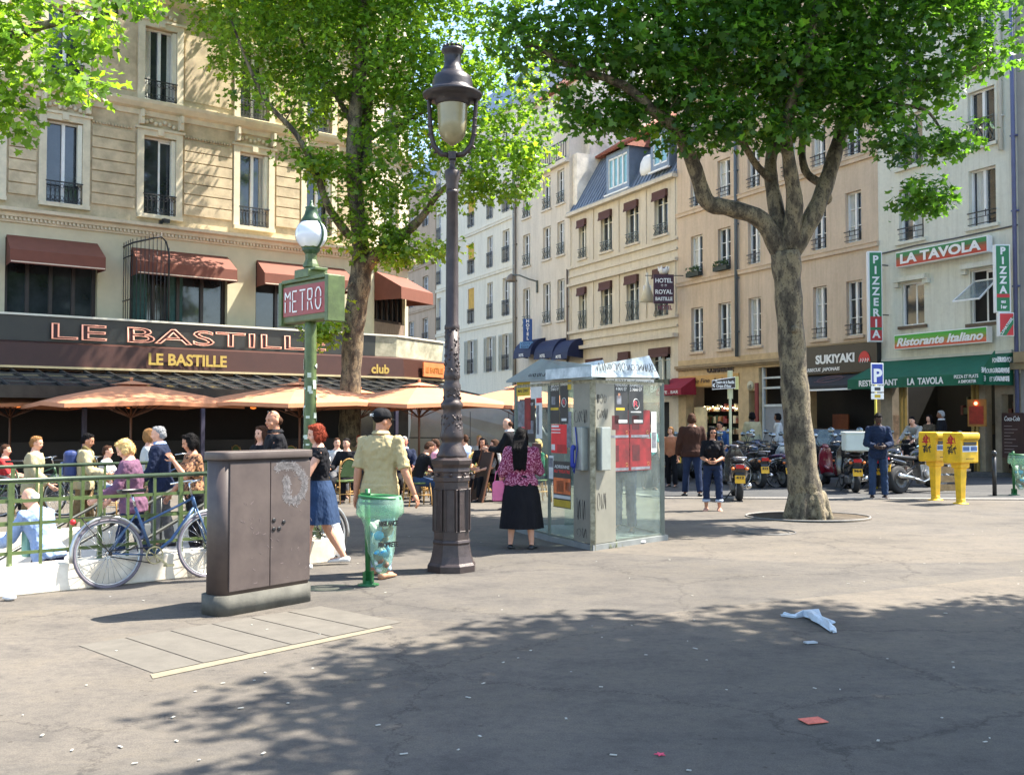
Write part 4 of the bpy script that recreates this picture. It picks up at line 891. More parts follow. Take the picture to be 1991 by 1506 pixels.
q = MB(); q.box(-w_/2+.03, w_/2-.05, -.1, -.0955, h_*.22, h_*.27); q.build('red_stripe', REDS, t)
for i, ch in enumerate('PIZZA'): text('letter', ch, h_*.105, WLET, t, (-.01, -.102, h_*(.97-.143*(i+.8))), bold=.012)
text('letter', 'au', .1, WLET, t, (-.01, -.102, h_*.14), bold=.006); text('letter', '1er', .1, WLET, t, (-.01, -.102, h_*.06), bold=.006)
t, w_, h_ = blade('climatisee_sign', 'small red and green sign box under the pizza blade sign', 1943, 1972, 608, 654, .5, WLET, F5)
q = MB(); q.box(-w_/2+.03, w_/2-.03, -.095, -.082, .03, h_-.03); q.build('red_face', REDS, t)
q = MB(); q.ext([(-w_/2+.03, .1), (w_/2-.03, h_-.1), (w_/2-.03, h_-.32), (-w_/2+.2, .03), (-w_/2+.03, .03)], -.1, -.0955, 'xz'); q.build('green_band', GREENS, t)
tx = text('letters', 'CLIMATISEE', .075, WLET, t, (0, -.105, h_*.36), bold=.002, w=h_*.9, rot=(PI/2, R(-55), 0))
def striped(name, label, px0, px1, zl, zh, out, bands, body, h, w, shear=0, bold=.016, extra=None):
    x0, x1 = F5.u(px0, out), F5.u(px1, out); t = thing(name, label, 'sign', F5.w((x0+x1)/2, -out, zl), F5.ang); hw = (x1-x0)/2; H = zh-zl
    q = MB(); q.box(-hw, hw, 0, .22, 0, H); q.build('box', WLET, t, bevel=.01); n = len(bands); ms = []
    q = MB()
    for i, c in enumerate(bands): ms.append(M('band_%s_%d' % (name, i), lin(c), .45, .03, 3)); q.mi = i; q.box(-hw+.03, hw-.03, -.008, -.002, .03+(H-.06)*i/n, .03+(H-.06)*(i+1)/n)
    q.build('striped_face', ms, t); text('letters', body, h, WLET, t, (0, -.02, H*.22), bold=bold, w=hw*2*w, shear=shear); return t
z0, z1 = F5.uz(1834, 512, .3)[1], F5.uz(1834, 481, .3)[1]
striped('restaurant_name_sign', 'long green to red striped sign box above the first floor windows', 1745, 1925, z0, z1, .3, [(190, 60, 45), (180, 75, 50), (165, 80, 55), (120, 90, 55), (50, 125, 70), (35, 130, 72)], 'LA TAVOLA', .3, .88)
z0, z1 = F5.uz(1830, 680, .35)[1], F5.uz(1830, 650, .35)[1]
striped('ristorante_sign', 'green and red striped sign box with slanted script just above the green awning', 1740, 1922, z0, z1, .35, [(215, 95, 70), (210, 120, 80), (160, 135, 60), (125, 160, 60), (85, 165, 60), (60, 165, 55)], 'Ristorante Italiano', .26, .93, shear=.3, bold=.012)
F3 = RF(1108)
t, w_, h_ = blade('hotel_blade_sign', 'purple two star hotel blade sign with white lettering and a small crown', 1272, 1311, 534, 590, .9, M('purple_sign', lin((62, 26, 44)), .5, .1, 4), F3)
for s_, f_, hh in (('HOTEL', .72, .15), ('* *', .52, .13), ('ROYAL', .33, .15), ('BASTILLE', .1, .12)): text('letters', s_, h_*hh, WLET, t, (0, -.09, h_*f_), w=w_*(.84 if len(s_) > 3 else .3), bold=.006)
q = MB(); q.lathe([(.18, 0), (.2, .12), (.22, .2)], c=(0, 0, h_+.05), n=12)
for i in range(6): a_ = PI*i/3; q.cap((.2*math.cos(a_), .2*math.sin(a_), h_+.2), (.24*math.cos(a_), .24*math.sin(a_), h_+.36), .05, .02, 6)
q.build('crown', WLET, t); text('lower_letters', 'HOTEL', .2, M('purple_letter', lin((110, 40, 60)), .5, .05, 4), t, (.05, -.09, -.28), w=w_*.7, bold=.01)
q = MB(); q.tube([(-w_*.9, .1, h_*.98), (w_*1.0, .1, h_*.98)], .02, 5); q.build('bracket', IRON, t)
t, w_, h_ = blade('lampshade_sign', 'pale cone shaped hanging sign left of the purple hotel sign', 1252, 1267, 555, 585, .6, WLET, F3)
q = MB(); q.lathe([(.35, -.05), (.06, .9), (.04, 1.3)], n=12); q.build('cone', OFFW, t)
F2 = RF(1003)
t, w_, h_ = blade('small_hotel_sign', 'narrow blue vertical hotel sign above the navy awnings', 1017, 1035, 620, 664, .9, M('blue_sign', lin((40, 78, 140)), .4, .1, 4), F2)
for i, ch in enumerate('HOTEL'): text('letter', ch, h_*.14, WLET, t, (0, -.09, h_*(.99-.19*(i+.8))), bold=.008)
q = MB(); q.box(-w_*.85, w_*.85, -.09, .05, -.38, -.02); q.build('lower_panel', M('pale_blue_sign', lin((110, 160, 205)), .4, .1, 4), t)
text('letters', 'CENTRAL', .13, M('deep_blue', lin((30, 60, 130)), .4, .05, 4), t, (0, -.1, -.19), w=w_*1.4); text('letters', 'BASTILLE', .12, M('deep_blue', lin((30, 60, 130)), .4, .05, 4), t, (0, -.1, -.35), w=w_*1.4)
# wall mounted street light
p0 = F2.w(F2.u(1046), 0, 0); zt = F2.uz(1046, 552)[1]; t = thing('wall_lamp', 'curved wall bracket street lamp on the beige house', 'street lamp', (p0.x, p0.y, zt), F2.ang)
q = MB(); q.tube([(0, 0, 0), (0, -.1, .15), (-.25, -.5, .3), (-.75, -.8, .55), (-1.2, -1., .62)], .045, 6); q.box(-.06, .06, -.1, .0, -.5, .2); q.build('arm', GIRON, t)
q = MB(); q.lathe([(.05, .12), (.2, .0), (.32, -.28), (.28, -.34), (.05, -.36)], c=(-1.35, -1.05, .58), n=14); q.build('lamp_shade', M('lamp_shade_grey', lin((120, 108, 92)), .5, .1, 5), t)
# ------------------------------------------------------------------ plane trees
def bark_mat():
    m, nt, b = new_mat('plane_bark')
    n = noise(nt, 7, 5, .6, stretch=(1, 1, .45)); r = ramp(nt, n.outputs[0], [(.36, (.05, .038, .024)), (.47, (.105, .085, .055)), (.57, (.23, .185, .11)), (.68, (.155, .12, .065))])
    n2 = noise(nt, 38, 3, .6, stretch=(1, 1, .7)); r2 = ramp(nt, n2.outputs[0], [(.36, (.35, .3, .25)), (.46, (1, 1, 1))])
    nt.links.new(mixc(nt, 1.0, r.outputs[0], r2.outputs[0], 'MULTIPLY'), b.inputs['Base Color']); b.inputs['Roughness'].default_value = .85
    bump(nt, b, n2.outputs[0], .8, .02); return m
BARK = bark_mat()
def leaf_mat(name, dark, light, trans):
    m, nt, b = new_mat(name); at_ = nt.nodes.new('ShaderNodeAttribute'); at_.attribute_name = 'tone'
    r = ramp(nt, at_.outputs['Fac'], [(0, dark), (.6, light), (.9, tuple(min(1, x*1.5) for x in light)), (1, (light[0]*2.6, light[1]*1.6, light[2]*1.2))]); nt.links.new(r.outputs[0], b.inputs['Base Color'])
    b.inputs['Roughness'].default_value = .42; b.inputs['Specular IOR Level'].default_value = .45
    tr = nt.nodes.new('ShaderNodeBsdfTranslucent'); nt.links.new(mixc(nt, 1.0, r.outputs[0], trans, 'MULTIPLY'), tr.inputs[0])
    mx = nt.nodes.new('ShaderNodeMixShader'); mx.inputs[0].default_value = .5
    nt.links.new(b.outputs[0], mx.inputs[1]); nt.links.new(tr.outputs[0], mx.inputs[2]); nt.links.new(mx.outputs[0], nt.nodes['Material Output'].inputs[0]); return m
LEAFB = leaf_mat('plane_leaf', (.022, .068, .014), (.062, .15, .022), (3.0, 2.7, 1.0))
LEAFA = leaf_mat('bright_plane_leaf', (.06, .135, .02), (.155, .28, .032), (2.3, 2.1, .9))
def plane_leaf():
    pts = []                                                   # five pointed lobes with shallow bays
    for ang, r_ in ((-90, .28), (-62, .46), (-40, .78), (-18, .50), (2, .66), (22, 1.02), (44, .56), (66, .78), (90, 1.22), (114, .78), (136, .56), (158, 1.02), (178, .66), (198, .50), (220, .78), (242, .46)):
        pts.append((r_*math.cos(R(ang)), r_*math.sin(R(ang))))
    return np.array(pts)*.5
LP = plane_leaf()
def leaves(name, mat, centers, size, parent, seed=1, spread=.45, per=60):
    rs = np.random.RandomState(seed); cen = np.array([c for c in centers], dtype=float); n = len(cen)*per
    c = np.repeat(cen, per, 0); d = rs.normal(size=(n, 3)); d /= np.linalg.norm(d, axis=1)[:, None]; rad = rs.rand(n)**.5*spread
    pos = c+d*rad[:, None]*np.array([1.1, 1.1, .75])
    # leaf normal: mostly up and outwards
    nr = d*.55+np.array([0, 0, .75])+rs.normal(size=(n, 3))*.45; nr /= np.linalg.norm(nr, axis=1)[:, None]
    a = rs.normal(size=(n, 3)); u = np.cross(nr, a); u /= np.linalg.norm(u, axis=1)[:, None]; v = np.cross(nr, u)
    sz = size*(.45+.95*rs.rand(n)**1.2); k = len(LP)
    fold = np.abs(LP[:, 0])*.35
    P = pos[:, None, :]+sz[:, None, None]*(u[:, None, :]*LP[None, :, 0, None]+v[:, None, :]*LP[None, :, 1, None]+nr[:, None, :]*fold[None, :, None])
    co = P.reshape(-1, 3).astype(np.float32); me = bpy.data.meshes.new(name)
    me.vertices.add(n*k); me.vertices.foreach_set('co', co.ravel()); me.loops.add(n*k); me.loops.foreach_set('vertex_index', np.arange(n*k, dtype=np.int32))
    me.polygons.add(n); me.polygons.foreach_set('loop_start', np.arange(0, n*k, k, dtype=np.int32)); me.polygons.foreach_set('loop_total', np.full(n, k, dtype=np.int32)); me.update()
    tone = np.repeat(np.clip(rs.rand(n)*.8+np.repeat(rs.rand(len(cen)), per)*.35-.1, 0, 1), 1).astype(np.float32)
    at_ = me.attributes.new('tone', 'FLOAT', 'FACE'); at_.data.foreach_set('value', tone)
    me.materials.append(mat); o = bpy.data.objects.new(name, me); C.objects.link(o); o.parent = parent; return o
def tree(label, base, trunk, limbs, clumps, leafmat, leafsize, seed, ntw=260, per=60, spread=.45, group='plane trees on the square', flare=1.02, burls=()):
    """trunk: [(x,y,z,r)], limbs: lists of the same (world coordinates), clumps: ellipsoids (cx,cy,cz,rx,ry,rz)"""
    rnd = random.Random(seed); root = thing('plane_tree', label, 'tree', base, 0, group); off = -Vector(base)
    mb = MB()
    def wob(pts, n=5, amp=.5):
        out = []
        for i in range(len(pts)-1):
            a, b = pts[i], pts[i+1]
            pm = pts[i-1] if i else tuple(2*a[k]-b[k] for k in range(4)); pn = pts[i+2] if i+2 < len(pts) else tuple(2*b[k]-a[k] for k in range(4))
            for j in range(n):
                t = j/n; q = [.5*((2*a[k])+(-pm[k]+b[k])*t+(2*pm[k]-5*a[k]+4*b[k]-pn[k])*t*t+(-pm[k]+3*a[k]-3*b[k]+pn[k])*t*t*t) for k in range(4)]
                q[3] = a[3]+(b[3]-a[3])*t; out.append(q)
        out.append(list(pts[-1])); return out
    nodes = []
    def add(pts, n):
        w_ = wob(pts); P = [Vector(q[:3])+off for q in w_]; mb.tube(P, [q[3]*(1+.05*math.sin(i*1.7+seed)) for i, q in enumerate(w_)], n); nodes.extend((P[i], w_[i][3]) for i in range(len(P)))
        return w_
    add(trunk, 20)
    q0 = trunk[0]
    for i in range(9):            # root flare
        a = 2*PI*i/9+rnd.random()*.5; ro = q0[3]; mb.cap(Vector(q0[:3])+off+Vector((math.cos(a)*ro*.62, math.sin(a)*ro*.62, .38)), Vector(q0[:3])+off+Vector((math.cos(a)*ro*flare, math.sin(a)*ro*flare, -.1)), ro*.3, ro*.24, 8)
    for (x, y, z, rr) in burls: mb.ell(Vector((x, y, z))+off, rr, 8, 6)
    nodes.clear()
    for l in limbs: add(l, 10)
    thick = list(nodes); tw = MB(); cen = []
    vols = [c[3]*c[4]*c[5] for c in clumps]; vols = [max(v, sum(vols)*.005) for v in vols]
    targets = []
    for _ in range(ntw):
        c = rnd.choices(clumps, vols)[0]
        while True:
            p = Vector([rnd.uniform(-1, 1) for _ in range(3)])
            if p.length < 1: break
        p = Vector((c[0]+p.x*c[3], c[1]+p.y*c[4], c[2]+p.z*c[5]))+off; targets.append(p)
    KP = [n_[0] for n_ in nodes]
    targets.sort(key=lambda p: min((p-k).length for k in KP))
    kp = np.array([tuple(n_[0]) for n_ in nodes]); kr = [n_[1] for n_ in nodes]
    for p in targets:
        dd = np.linalg.norm(kp-np.array(p), axis=1)+np.maximum(0, kp[:, 2]-p.z)*.6; i = int(dd.argmin()); a = Vector(kp[i]); L = (p-a).length
        if L < .25: cen.append(p); continue
        r0 = min(kr[i]*.7, .012+.014*L); mid = a.lerp(p, .5)+Vector((rnd.uniform(-.12, .12)*L, rnd.uniform(-.12, .12)*L, rnd.uniform(.0, .14)*L))
        pts = []; n = max(3, int(L/.35)+2)
        for j in range(n+1):
            t = j/n; pts.append(a*(1-t)**2+mid*2*t*(1-t)+p*t*t)
        rs_ = [r0*(1-t*.75) for t in [j/n for j in range(n+1)]]; (tw if r0 < .03 else mb).tube(pts, rs_, 5 if r0 < .03 else 7, caps=False)
        kp = np.vstack([kp, np.array([tuple(q) for q in pts[1:]])]); kr += rs_[1:]
        cen.append(p)
        if L > .9: cen.append(pts[-2]+Vector((rnd.uniform(-.2, .2),)*3))
    mb.build('trunk', BARK, root, fixn=False); tw.build('branches', BARK, root, fixn=False)
    leaves('crown', leafmat, cen, leafsize, root, seed, spread, per); return root
# big tree on the right
Y = 17.1; bx = xy(1568, Y)
def W3(px, py, Y, r_): p = at(px, py, Y); return (p.x, p.y, p.z, r_)
trunk = [(bx, Y, 0, .36), (bx-.01, Y, .3, .31)]+[W3(1562, 930, Y, .265), W3(1549, 800, Y, .235), W3(1540, 680, Y, .225), W3(1532, 560, Y, .225), W3(1527, 490, Y, .26)]
limbs = [
 [W3(1524, 495, Y, .2), W3(1480, 428, Y-.1, .15), W3(1420, 405, Y-.2, .14), W3(1375, 392, Y-.3, .14), W3(1352, 330, Y-.5, .125), W3(1318, 255, Y-.8, .11), W3(1270, 215, Y-1, .09), W3(1210, 165, Y-1.2, .07), W3(1110, 130, Y-1.3, .05), W3(1040, 90, Y-1.3, .03)],
 [W3(1525, 485, Y, .19), W3(1508, 400, Y+.1, .13), W3(1498, 330, Y+.2, .11), W3(1505, 250, Y+.4, .09), W3(1500, 120, Y+.6, .07), W3(1470, -60, Y+.8, .05), W3(1450, -250, Y+.9, .03)],
 [W3(1500, 350, Y+.1, .08), W3(1470, 320, Y, .06), W3(1440, 270, Y-.2, .06), W3(1400, 210, Y-.4, .05), W3(1330, 100, Y-.6, .03)],
 [W3(1530, 490, Y, .2), W3(1545, 400, Y-.2, .14), W3(1535, 320, Y-.4, .11), W3(1530, 240, Y-.6, .09), W3(1570, 100, Y-.9, .07), W3(1600, -80, Y-1.1, .05), W3(1620, -260, Y-1.1, .03)],
 [W3(1532, 495, Y, .2), W3(1580, 420, Y, .155), W3(1608, 350, Y+.1, .14), W3(1632, 270, Y+.2, .12), W3(1660, 190, Y+.4, .1), W3(1700, 60, Y+.7, .08), W3(1740, -100, Y+.9, .06), W3(1760, -280, Y+1, .03)],
 [W3(1600, 360, Y+.1, .07), W3(1565, 330, Y+.2, .07), W3(1562, 260, Y+.5, .06), W3(1590, 130, Y+.9, .04)],
 [W3(1650, 215, Y+.3, .07), W3(1740, 165, Y+.0, .05), W3(1850, 150, Y-.3, .035), W3(1920, 120, Y-.5, .02)],
 [W3(1660, 205, Y+.3, .06), W3(1740, 205, Y-.4, .04), W3(1800, 215, Y-.6, .03), W3(1835, 260, Y-.7, .015)]]
def CL(px, py, Y, rx, rz, ry=None): p = at(px, py, Y); k = Y/FPX; return (p.x, p.y, p.z, rx*k, ry or rx*k*.8, rz*k)
clB = [CL(1230, 60, Y-1, 200, 110), CL(1110, 90, Y-1.2, 130, 90), CL(1010, 40, Y-1.2, 70, 60), CL(1380, 120, Y-.6, 190, 130), CL(1540, 60, Y, 230, 170), CL(1600, 170, Y-.4, 150, 75), CL(1740, 90, Y, 190, 130), CL(1730, 215, Y-.5, 80, 45), CL(1880, 70, Y-.4, 130, 90),
       CL(1300, 190, Y-.8, 130, 45), CL(1140, 205, Y-1.2, 80, 35), CL(1480, -150, Y, 380, 170), CL(1800, -120, Y+.3, 220, 160), CL(1550, -350, Y, 300, 150), CL(1200, -120, Y-.6, 220, 110), CL(1850, 275, Y-.7, 75, 18), CL(1790, 385, Y-.9, 34, 14), CL(1740, 290, Y-.8, 30, 25), CL(1440, 225, Y-.6, 110, 30), CL(1400, 250, Y-.7, 100, 26), CL(1620, 245, Y-.3, 90, 28), CL(1320, 265, Y-.8, 50, 24), CL(1230, 230, Y-1, 60, 26), CL(1520, 255, Y-.6, 60, 24), CL(1160, 235, Y-1.2, 50, 24)]
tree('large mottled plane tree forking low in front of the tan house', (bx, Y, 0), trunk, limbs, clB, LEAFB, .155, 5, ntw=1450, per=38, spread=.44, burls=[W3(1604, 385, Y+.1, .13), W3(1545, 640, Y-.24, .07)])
# twig hanging in front of the pizzeria window
# tree by the cafe terrace
Y = 26.6; bx = xy(688, Y)
trunk = [(bx, Y, 0, .34), W3(680, 850, Y, .29), W3(682, 740, Y, .27), W3(688, 640, Y, .28), W3(698, 560, Y, .30), W3(706, 500, Y, .28)]
limbs = [
 [W3(704, 530, Y, .25), W3(698, 440, Y, .22), W3(688, 340, Y, .21), W3(690, 240, Y, .19), W3(698, 150, Y, .18), W3(705, 20, Y, .14), W3(700, -150, Y, .1), W3(690, -330, Y, .05)],
 [W3(712, 520, Y, .19), W3(748, 478, Y-.2, .15), W3(785, 455, Y-.4, .14), W3(822, 420, Y-.6, .1), W3(850, 380, Y-.8, .07), W3(900, 330, Y-1, .04)],
 [W3(690, 340, Y, .14), W3(712, 300, Y+.2, .15), W3(712, 230, Y+.4, .13), W3(722, 180, Y+.6, .1), W3(760, 60, Y+.9, .07), W3(790, -120, Y+1, .04)],
 [W3(680, 460, Y, .12), W3(640, 405, Y-.2, .1), W3(612, 330, Y-.4, .09), W3(575, 260, Y-.6, .07), W3(520, 200, Y-.7, .06), W3(480, 120, Y-.9, .04), W3(450, 40, Y-1, .025)],
 [W3(690, 250, Y, .09), W3(650, 180, Y+.5, .07), W3(600, 110, Y+1, .05), W3(560, 0, Y+1.4, .03)],
 [W3(715, 270, Y+.3, .08), W3(760, 250, Y, .07), W3(820, 220, Y-.2, .05), W3(930, 180, Y-.4, .03)]]
clA = [CL(560, 60, Y, 160, 120), CL(690, 90, Y, 180, 130), CL(830, 110, Y-.3, 170, 120), CL(950, 190, Y-.6, 120, 110), CL(900, 300, Y-.6, 130, 70), CL(1000, 270, Y-.5, 75, 80), CL(780, 300, Y-.3, 110, 80), CL(480, 120, Y-.6, 80, 80), CL(560, 220, Y-.6, 85, 50), CL(600, 300, Y-.6, 60, 30),
       CL(730, 400, Y-.3, 90, 50), CL(800, 390, Y-.6, 70, 50), CL(690, 470, Y-.3, 60, 30), CL(640, 640, Y-.8, 40, 30), CL(850, 480, Y-.8, 60, 14), CL(770, 455, Y-.5, 40, 30),
       CL(650, -150, Y+.5, 280, 200, 4.2), CL(860, -120, Y, 240, 170), CL(560, -330, Y+1, 260, 200, 4.2), CL(800, -380, Y, 260, 180), CL(480, -60, Y+1, 120, 120, 3.5), CL(1020, 320, Y-.5, 55, 60), CL(880, 350, Y-.7, 90, 45), CL(730, 340, Y-.2, 60, 50), CL(970, 370, Y-.6, 60, 30), CL(640, 330, Y-.5, 50, 35), CL(780, 500, Y-.6, 30, 14), CL(440, 80, 29.9, 60, 90, 1.2), CL(430, -60, 29.9, 120, 120, 1.3), (-6.5, 30, 18.5, 3, 1.6, 2.4), (-7.8, 29.8, 14.3, 1.7, 1.2, 2.0), (-6.9, 31.3, 11.6, 1.3, .8, 1.6), (-6.2, 31.6, 15, 1.6, .8, 1.8), CL(960, 80, Y, 120, 110), CL(1020, 220, Y-.4, 60, 90), CL(880, 220, Y, 120, 100), CL(780, 200, Y+.6, 120, 100), CL(640, 170, Y+.4, 120, 100), CL(740, 20, Y+.5, 160, 110)]  # facade-side clumps added to the crown to shade the cafe awnings
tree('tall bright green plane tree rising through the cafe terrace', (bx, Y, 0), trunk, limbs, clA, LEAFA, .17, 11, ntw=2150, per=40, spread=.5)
# tree whose branches hang in at the top left
Y = 13.5; bx = xy(-330, Y)
trunk = [(bx, Y, 0, .36), (bx, Y, 2.5, .28), (bx+.1, Y, 4.6, .26)]
limbs = [[(bx+.1, Y, 4.5, .2), (bx+1, Y, 5.8, .12), (bx+2.4, Y, 6.9, .07), (bx+3.8, Y, 7.2, .03)], [(bx+.1, Y, 4.5, .2), (bx-.3, Y+.5, 7, .12), (bx-.2, Y+.5, 10, .05)], [(bx+.1, Y, 4.5, .15), (bx-1.2, Y-.5, 6.4, .1), (bx-2.5, Y-1, 8, .04)]]
clC = [CL(60, 110, Y, 150, 110), CL(110, 190, Y-.2, 110, 55), CL(180, 60, Y, 90, 60), CL(0, 200, Y, 80, 55), CL(200, 190, Y-.2, 50, 24), CL(40, 240, Y, 40, 20), CL(240, -10, Y, 80, 30), CL(-150, 100, Y, 170, 170), CL(-100, -150, Y, 330, 160), CL(-350, -20, Y, 220, 200), CL(-380, -350, Y, 330, 160)]
tree('plane tree at the left edge, only hanging leafy branches in view', (bx, Y, 0), trunk, limbs, clC, LEAFA, .15, 23, ntw=420, per=42, spread=.38)
# tree just outside the frame on the right, its shade lies over the foreground
bx, Y = 8.7, 7.6
trunk = [(bx, Y, 0, .36), (bx, Y, 2.5, .28), (bx, Y, 4.6, .27)]
limbs = [[(bx, Y, 4.5, .2), (bx-1, Y+.6, 6.2, .12), (bx-2.6, Y+1.3, 7.6, .07), (bx-3.8, Y+1.6, 8.4, .03)], [(bx, Y, 4.5, .2), (bx+.3, Y-.5, 7, .12), (bx+.2, Y-.5, 10, .05)], [(bx, Y, 4.5, .15), (bx-1.2, Y-1.5, 6.4, .1), (bx-2.5, Y-3, 8, .04)], [(bx, Y, 4.5, .15), (bx+1.2, Y+1.5, 6.4, .1), (bx+2.5, Y+2, 8, .04)]]
clD = [(bx-.9, Y-1, 8.2, 4.6, 3.9, 1.5), (bx-2.6, Y-2.6, 7.6, 3.4, 2.6, 1.1), (bx-3.6, Y-3.4, 7.4, 2.4, 2.0, .9), (bx-3.4, Y-1.2, 7.3, 1.9, 2.2, .8), (bx+1.5, Y-2, 7.4, 3.6, 3.0, 1.3), (bx-3.0, Y-.2, 7.6, 1.9, 1.9, .9), (bx, Y+.4, 10.4, 3, 3, 1.2), (bx+1, Y+1.6, 7.4, 2.8, 1.6, 1)]
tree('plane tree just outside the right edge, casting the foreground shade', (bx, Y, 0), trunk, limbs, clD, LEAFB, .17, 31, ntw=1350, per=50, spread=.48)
# ------------------------------------------------------------------ cast iron street lamp
LB = gp(878, 1108); LB = Vector((LB.x, LB.y, 0)); Dk = LB.y
LIRON = M('brown_cast_iron', lin((64, 54, 52)), .42, .25, 9, .5, bscale=45, bdist=.006, metal=.25)
lp = thing('street_lamp', 'tall ornate brown cast iron street lamp with bell shaped lantern', 'street lamp', LB)
def lz(py): return at(878, py, Dk).z
k = Dk/FPX
q = MB(); q.lathe([(47*k/.96, 0), (47*k/.96, .07), (43*k/.96, .10), (41*k, .17), (38*k, .26), (37*k, .30), (39*k, .32), (37*k, .35)], n=8, smooth=False)
q.lathe([(36*k, .35), (34.5*k, lz(935)), (38*k, lz(934)), (38*k, lz(926)), (36.5*k, lz(924)), (36.5*k, lz(918)), (38*k, lz(915)), (37*k, lz(908)), (41*k, lz(901)), (42*k, lz(893)), (30*k, lz(888))], n=8, smooth=False)
for i in range(8):
    a = 2*PI*i/8+2*PI/8; rr = 35.5*k*math.cos(PI/8)
    q.T = Matrix.Rotation(a, 4, 'Z'); w_ = .105
    for x0, x1, z0, z1 in ((-w_, -w_+.012, .45, lz(950)), (w_-.012, w_, .45, lz(950)), (-w_, w_, .44, .45), (-w_, w_, lz(950), lz(949))): q.box(x0, x1, -rr-.006, -rr+.03, z0, z1)
    q.ell((0, -rr-.03, lz(921)), .022, 8, 6)
q.T = None
q.build('pedestal', LIRON, lp, bevel=.004, seg=1)
prof = [(29, 890), (30, 884), (26, 876), (23.5, 868), (20, 862), (19.5, 857), (22.5, 853), (23.5, 847), (21.5, 838), (19.5, 820), (18, 806), (17, 797), (19, 794), (21.5, 789), (21.5, 784), (18, 780), (16.5, 776), (16, 765), (17, 756), (17, 748), (14.5, 744), (14.5, 737), (16.5, 733), (15.5, 726), (14, 716), (13.6, 640)]
q = MB(); q.lathe([(r_*k, lz(y)) for r_, y in prof], n=24)
rnd = random.Random(4)
for (y0, y1, r0, n_) in ((888, 868, 27, 34), (846, 806, 20.5, 60), (775, 750, 16.8, 30), (735, 640, 14.4, 90)):      # relief foliage
    for i in range(n_):
        a = rnd.random()*2*PI; y = rnd.uniform(y1, y0); r_ = (r0-(y0-y)/max(1, y0-y1)*(2.0 if n_ != 34 else 7))*k*.99; q.ell((r_*math.cos(a), r_*math.sin(a), lz(y)), (.014, .014, .024), 6, 4, Matrix.Rotation(a, 3, 'Z') @ Matrix.Rotation(rnd.uniform(-.8, .8), 3, 'X'))
q.build('shaft_base', LIRON, lp)
q = MB(); q.lathe([(13.2*k, lz(642)), (14.8*k, lz(640)), (14.8*k, lz(634)), (12.6*k, lz(630)), (12*k, lz(500)), (11*k, lz(378)), (12.4*k, lz(376)), (12.4*k, lz(370))], n=32, flute=.9)
q.lathe([(11*k, lz(372)), (12*k, lz(368)), (11.5*k, lz(360)), (15*k, lz(345)), (16*k, lz(334)), (13*k, lz(331)), (6*k, lz(326)), (5*k, lz(318)), (7*k, lz(314)), (5*k, lz(310))], n=20); q.build('fluted_shaft', LIRON, lp)
q = MB(); q.cbox((0, 0, lz(303)), (15*k, 15*k, 15*k))
for s_ in (-1, 1):
    pts = [(s_*x*k, 0, lz(y)) for x, y in ((6, 302), (22, 300), (36, 284), (42, 262), (44, 232), (46, 206), (45, 186))]; q.tube(pts, [.03, .032, .03, .026, .024, .024, .026], 8)
    for y in (262, 246, 232): q.lathe([(.02, -.015), (.036, 0), (.02, .015)], c=(s_*43.5*k, 0, lz(y)), n=8)
    q.tube([(s_*(36+8*math.cos(t))*k, 0, lz(290-7*math.sin(t))) for t in [i*.6 for i in range(9)]], .014, 6)
    q.tube([(s_*(47+6*math.cos(t))*k, 0, lz(192-6*math.sin(t))) for t in [i*.6 for i in range(9)]], .012, 6)
q.build('yoke', LIRON, lp)
q = MB(); q.lathe([(4*k, lz(283)), (10*k, lz(279)), (20*k, lz(271)), (26*k, lz(260)), (28.5*k, lz(240)), (30*k, lz(205)), (31*k, lz(199))], n=20)
q.build('lantern_glass', M('dirty_lantern_glass', lin((142, 132, 98)), .25, .15, 3, coat=.3), lp)
q = MB(); q.lathe([(31*k, lz(206)), (34*k, lz(203)), (36*k, lz(196)), (50*k, lz(193)), (58*k, lz(188)), (59*k, lz(184)), (50*k, lz(179)), (42*k, lz(176)), (40*k, lz(170)), (39.5*k, lz(160)), (36*k, lz(150)), (26*k, lz(143)), (22*k, lz(139)), (22*k, lz(136)), (19*k, lz(134)), (16*k, lz(122)), (16.5*k, lz(112)), (17*k, lz(106)), (22*k, lz(101)), (22*k, lz(97)), (19*k, lz(95)), (4*k, lz(93))], n=28)
for i in range(12): a = PI*i/6; q.ell((17*k*math.cos(a), 17*k*math.sin(a), lz(92)), (.022, .022, .02), 6, 4)
q.build('lantern_cap', M('lantern_iron', lin((58, 54, 56)), .38, .2, 6, .2, metal=.4), lp)

# ------------------------------------------------------------------ metro entrance: low stone wall, green railing, steps
mt = thing('metro_entrance', 'metro stair opening with low white stone kerb wall and steps going down', 'stairs', MF[0], MF[1])
LIME = M('white_stone_kerb', lin((226, 212, 188)), .8, .2, 3, .3, col2=lin((240, 232, 214))[:3])
L0 = -8.6
q = MB(); q.box(L0, 0, 0, .3, 0, .27); q.box(L0, 0, 3.1, 3.4, 0, .27); q.box(L0-.3, L0, 0, 3.4, 0, .27); q.build('kerb_wall', LIME, mt, bevel=.012)
q = MB(); WT = M('white_tiled_wall', lin((225, 222, 214)), .35, .06, 3)
q.box(HX0-.05, HX1, .22, .32, -4, .0); q.box(HX0-.05, HX1, 3.08, 3.18, -4, .0); q.box(HX0-.1, HX0, .3, 3.1, -4, 0); q.build('well_wall', WT, mt)
q = MB(); n = 22
for i in range(n): x = HX1-1.1-i*.32; q.box(x-.32, x, .32, 3.08, -4.2, -.165*(i+1))
q.box(HX1-1.1, HX1+.0, .3, 3.1, -4.2, -.004); q.build('steps', M('stair_stone', (.35, .33, .3), .8, .2, 5, .2), mt)
q = MB()
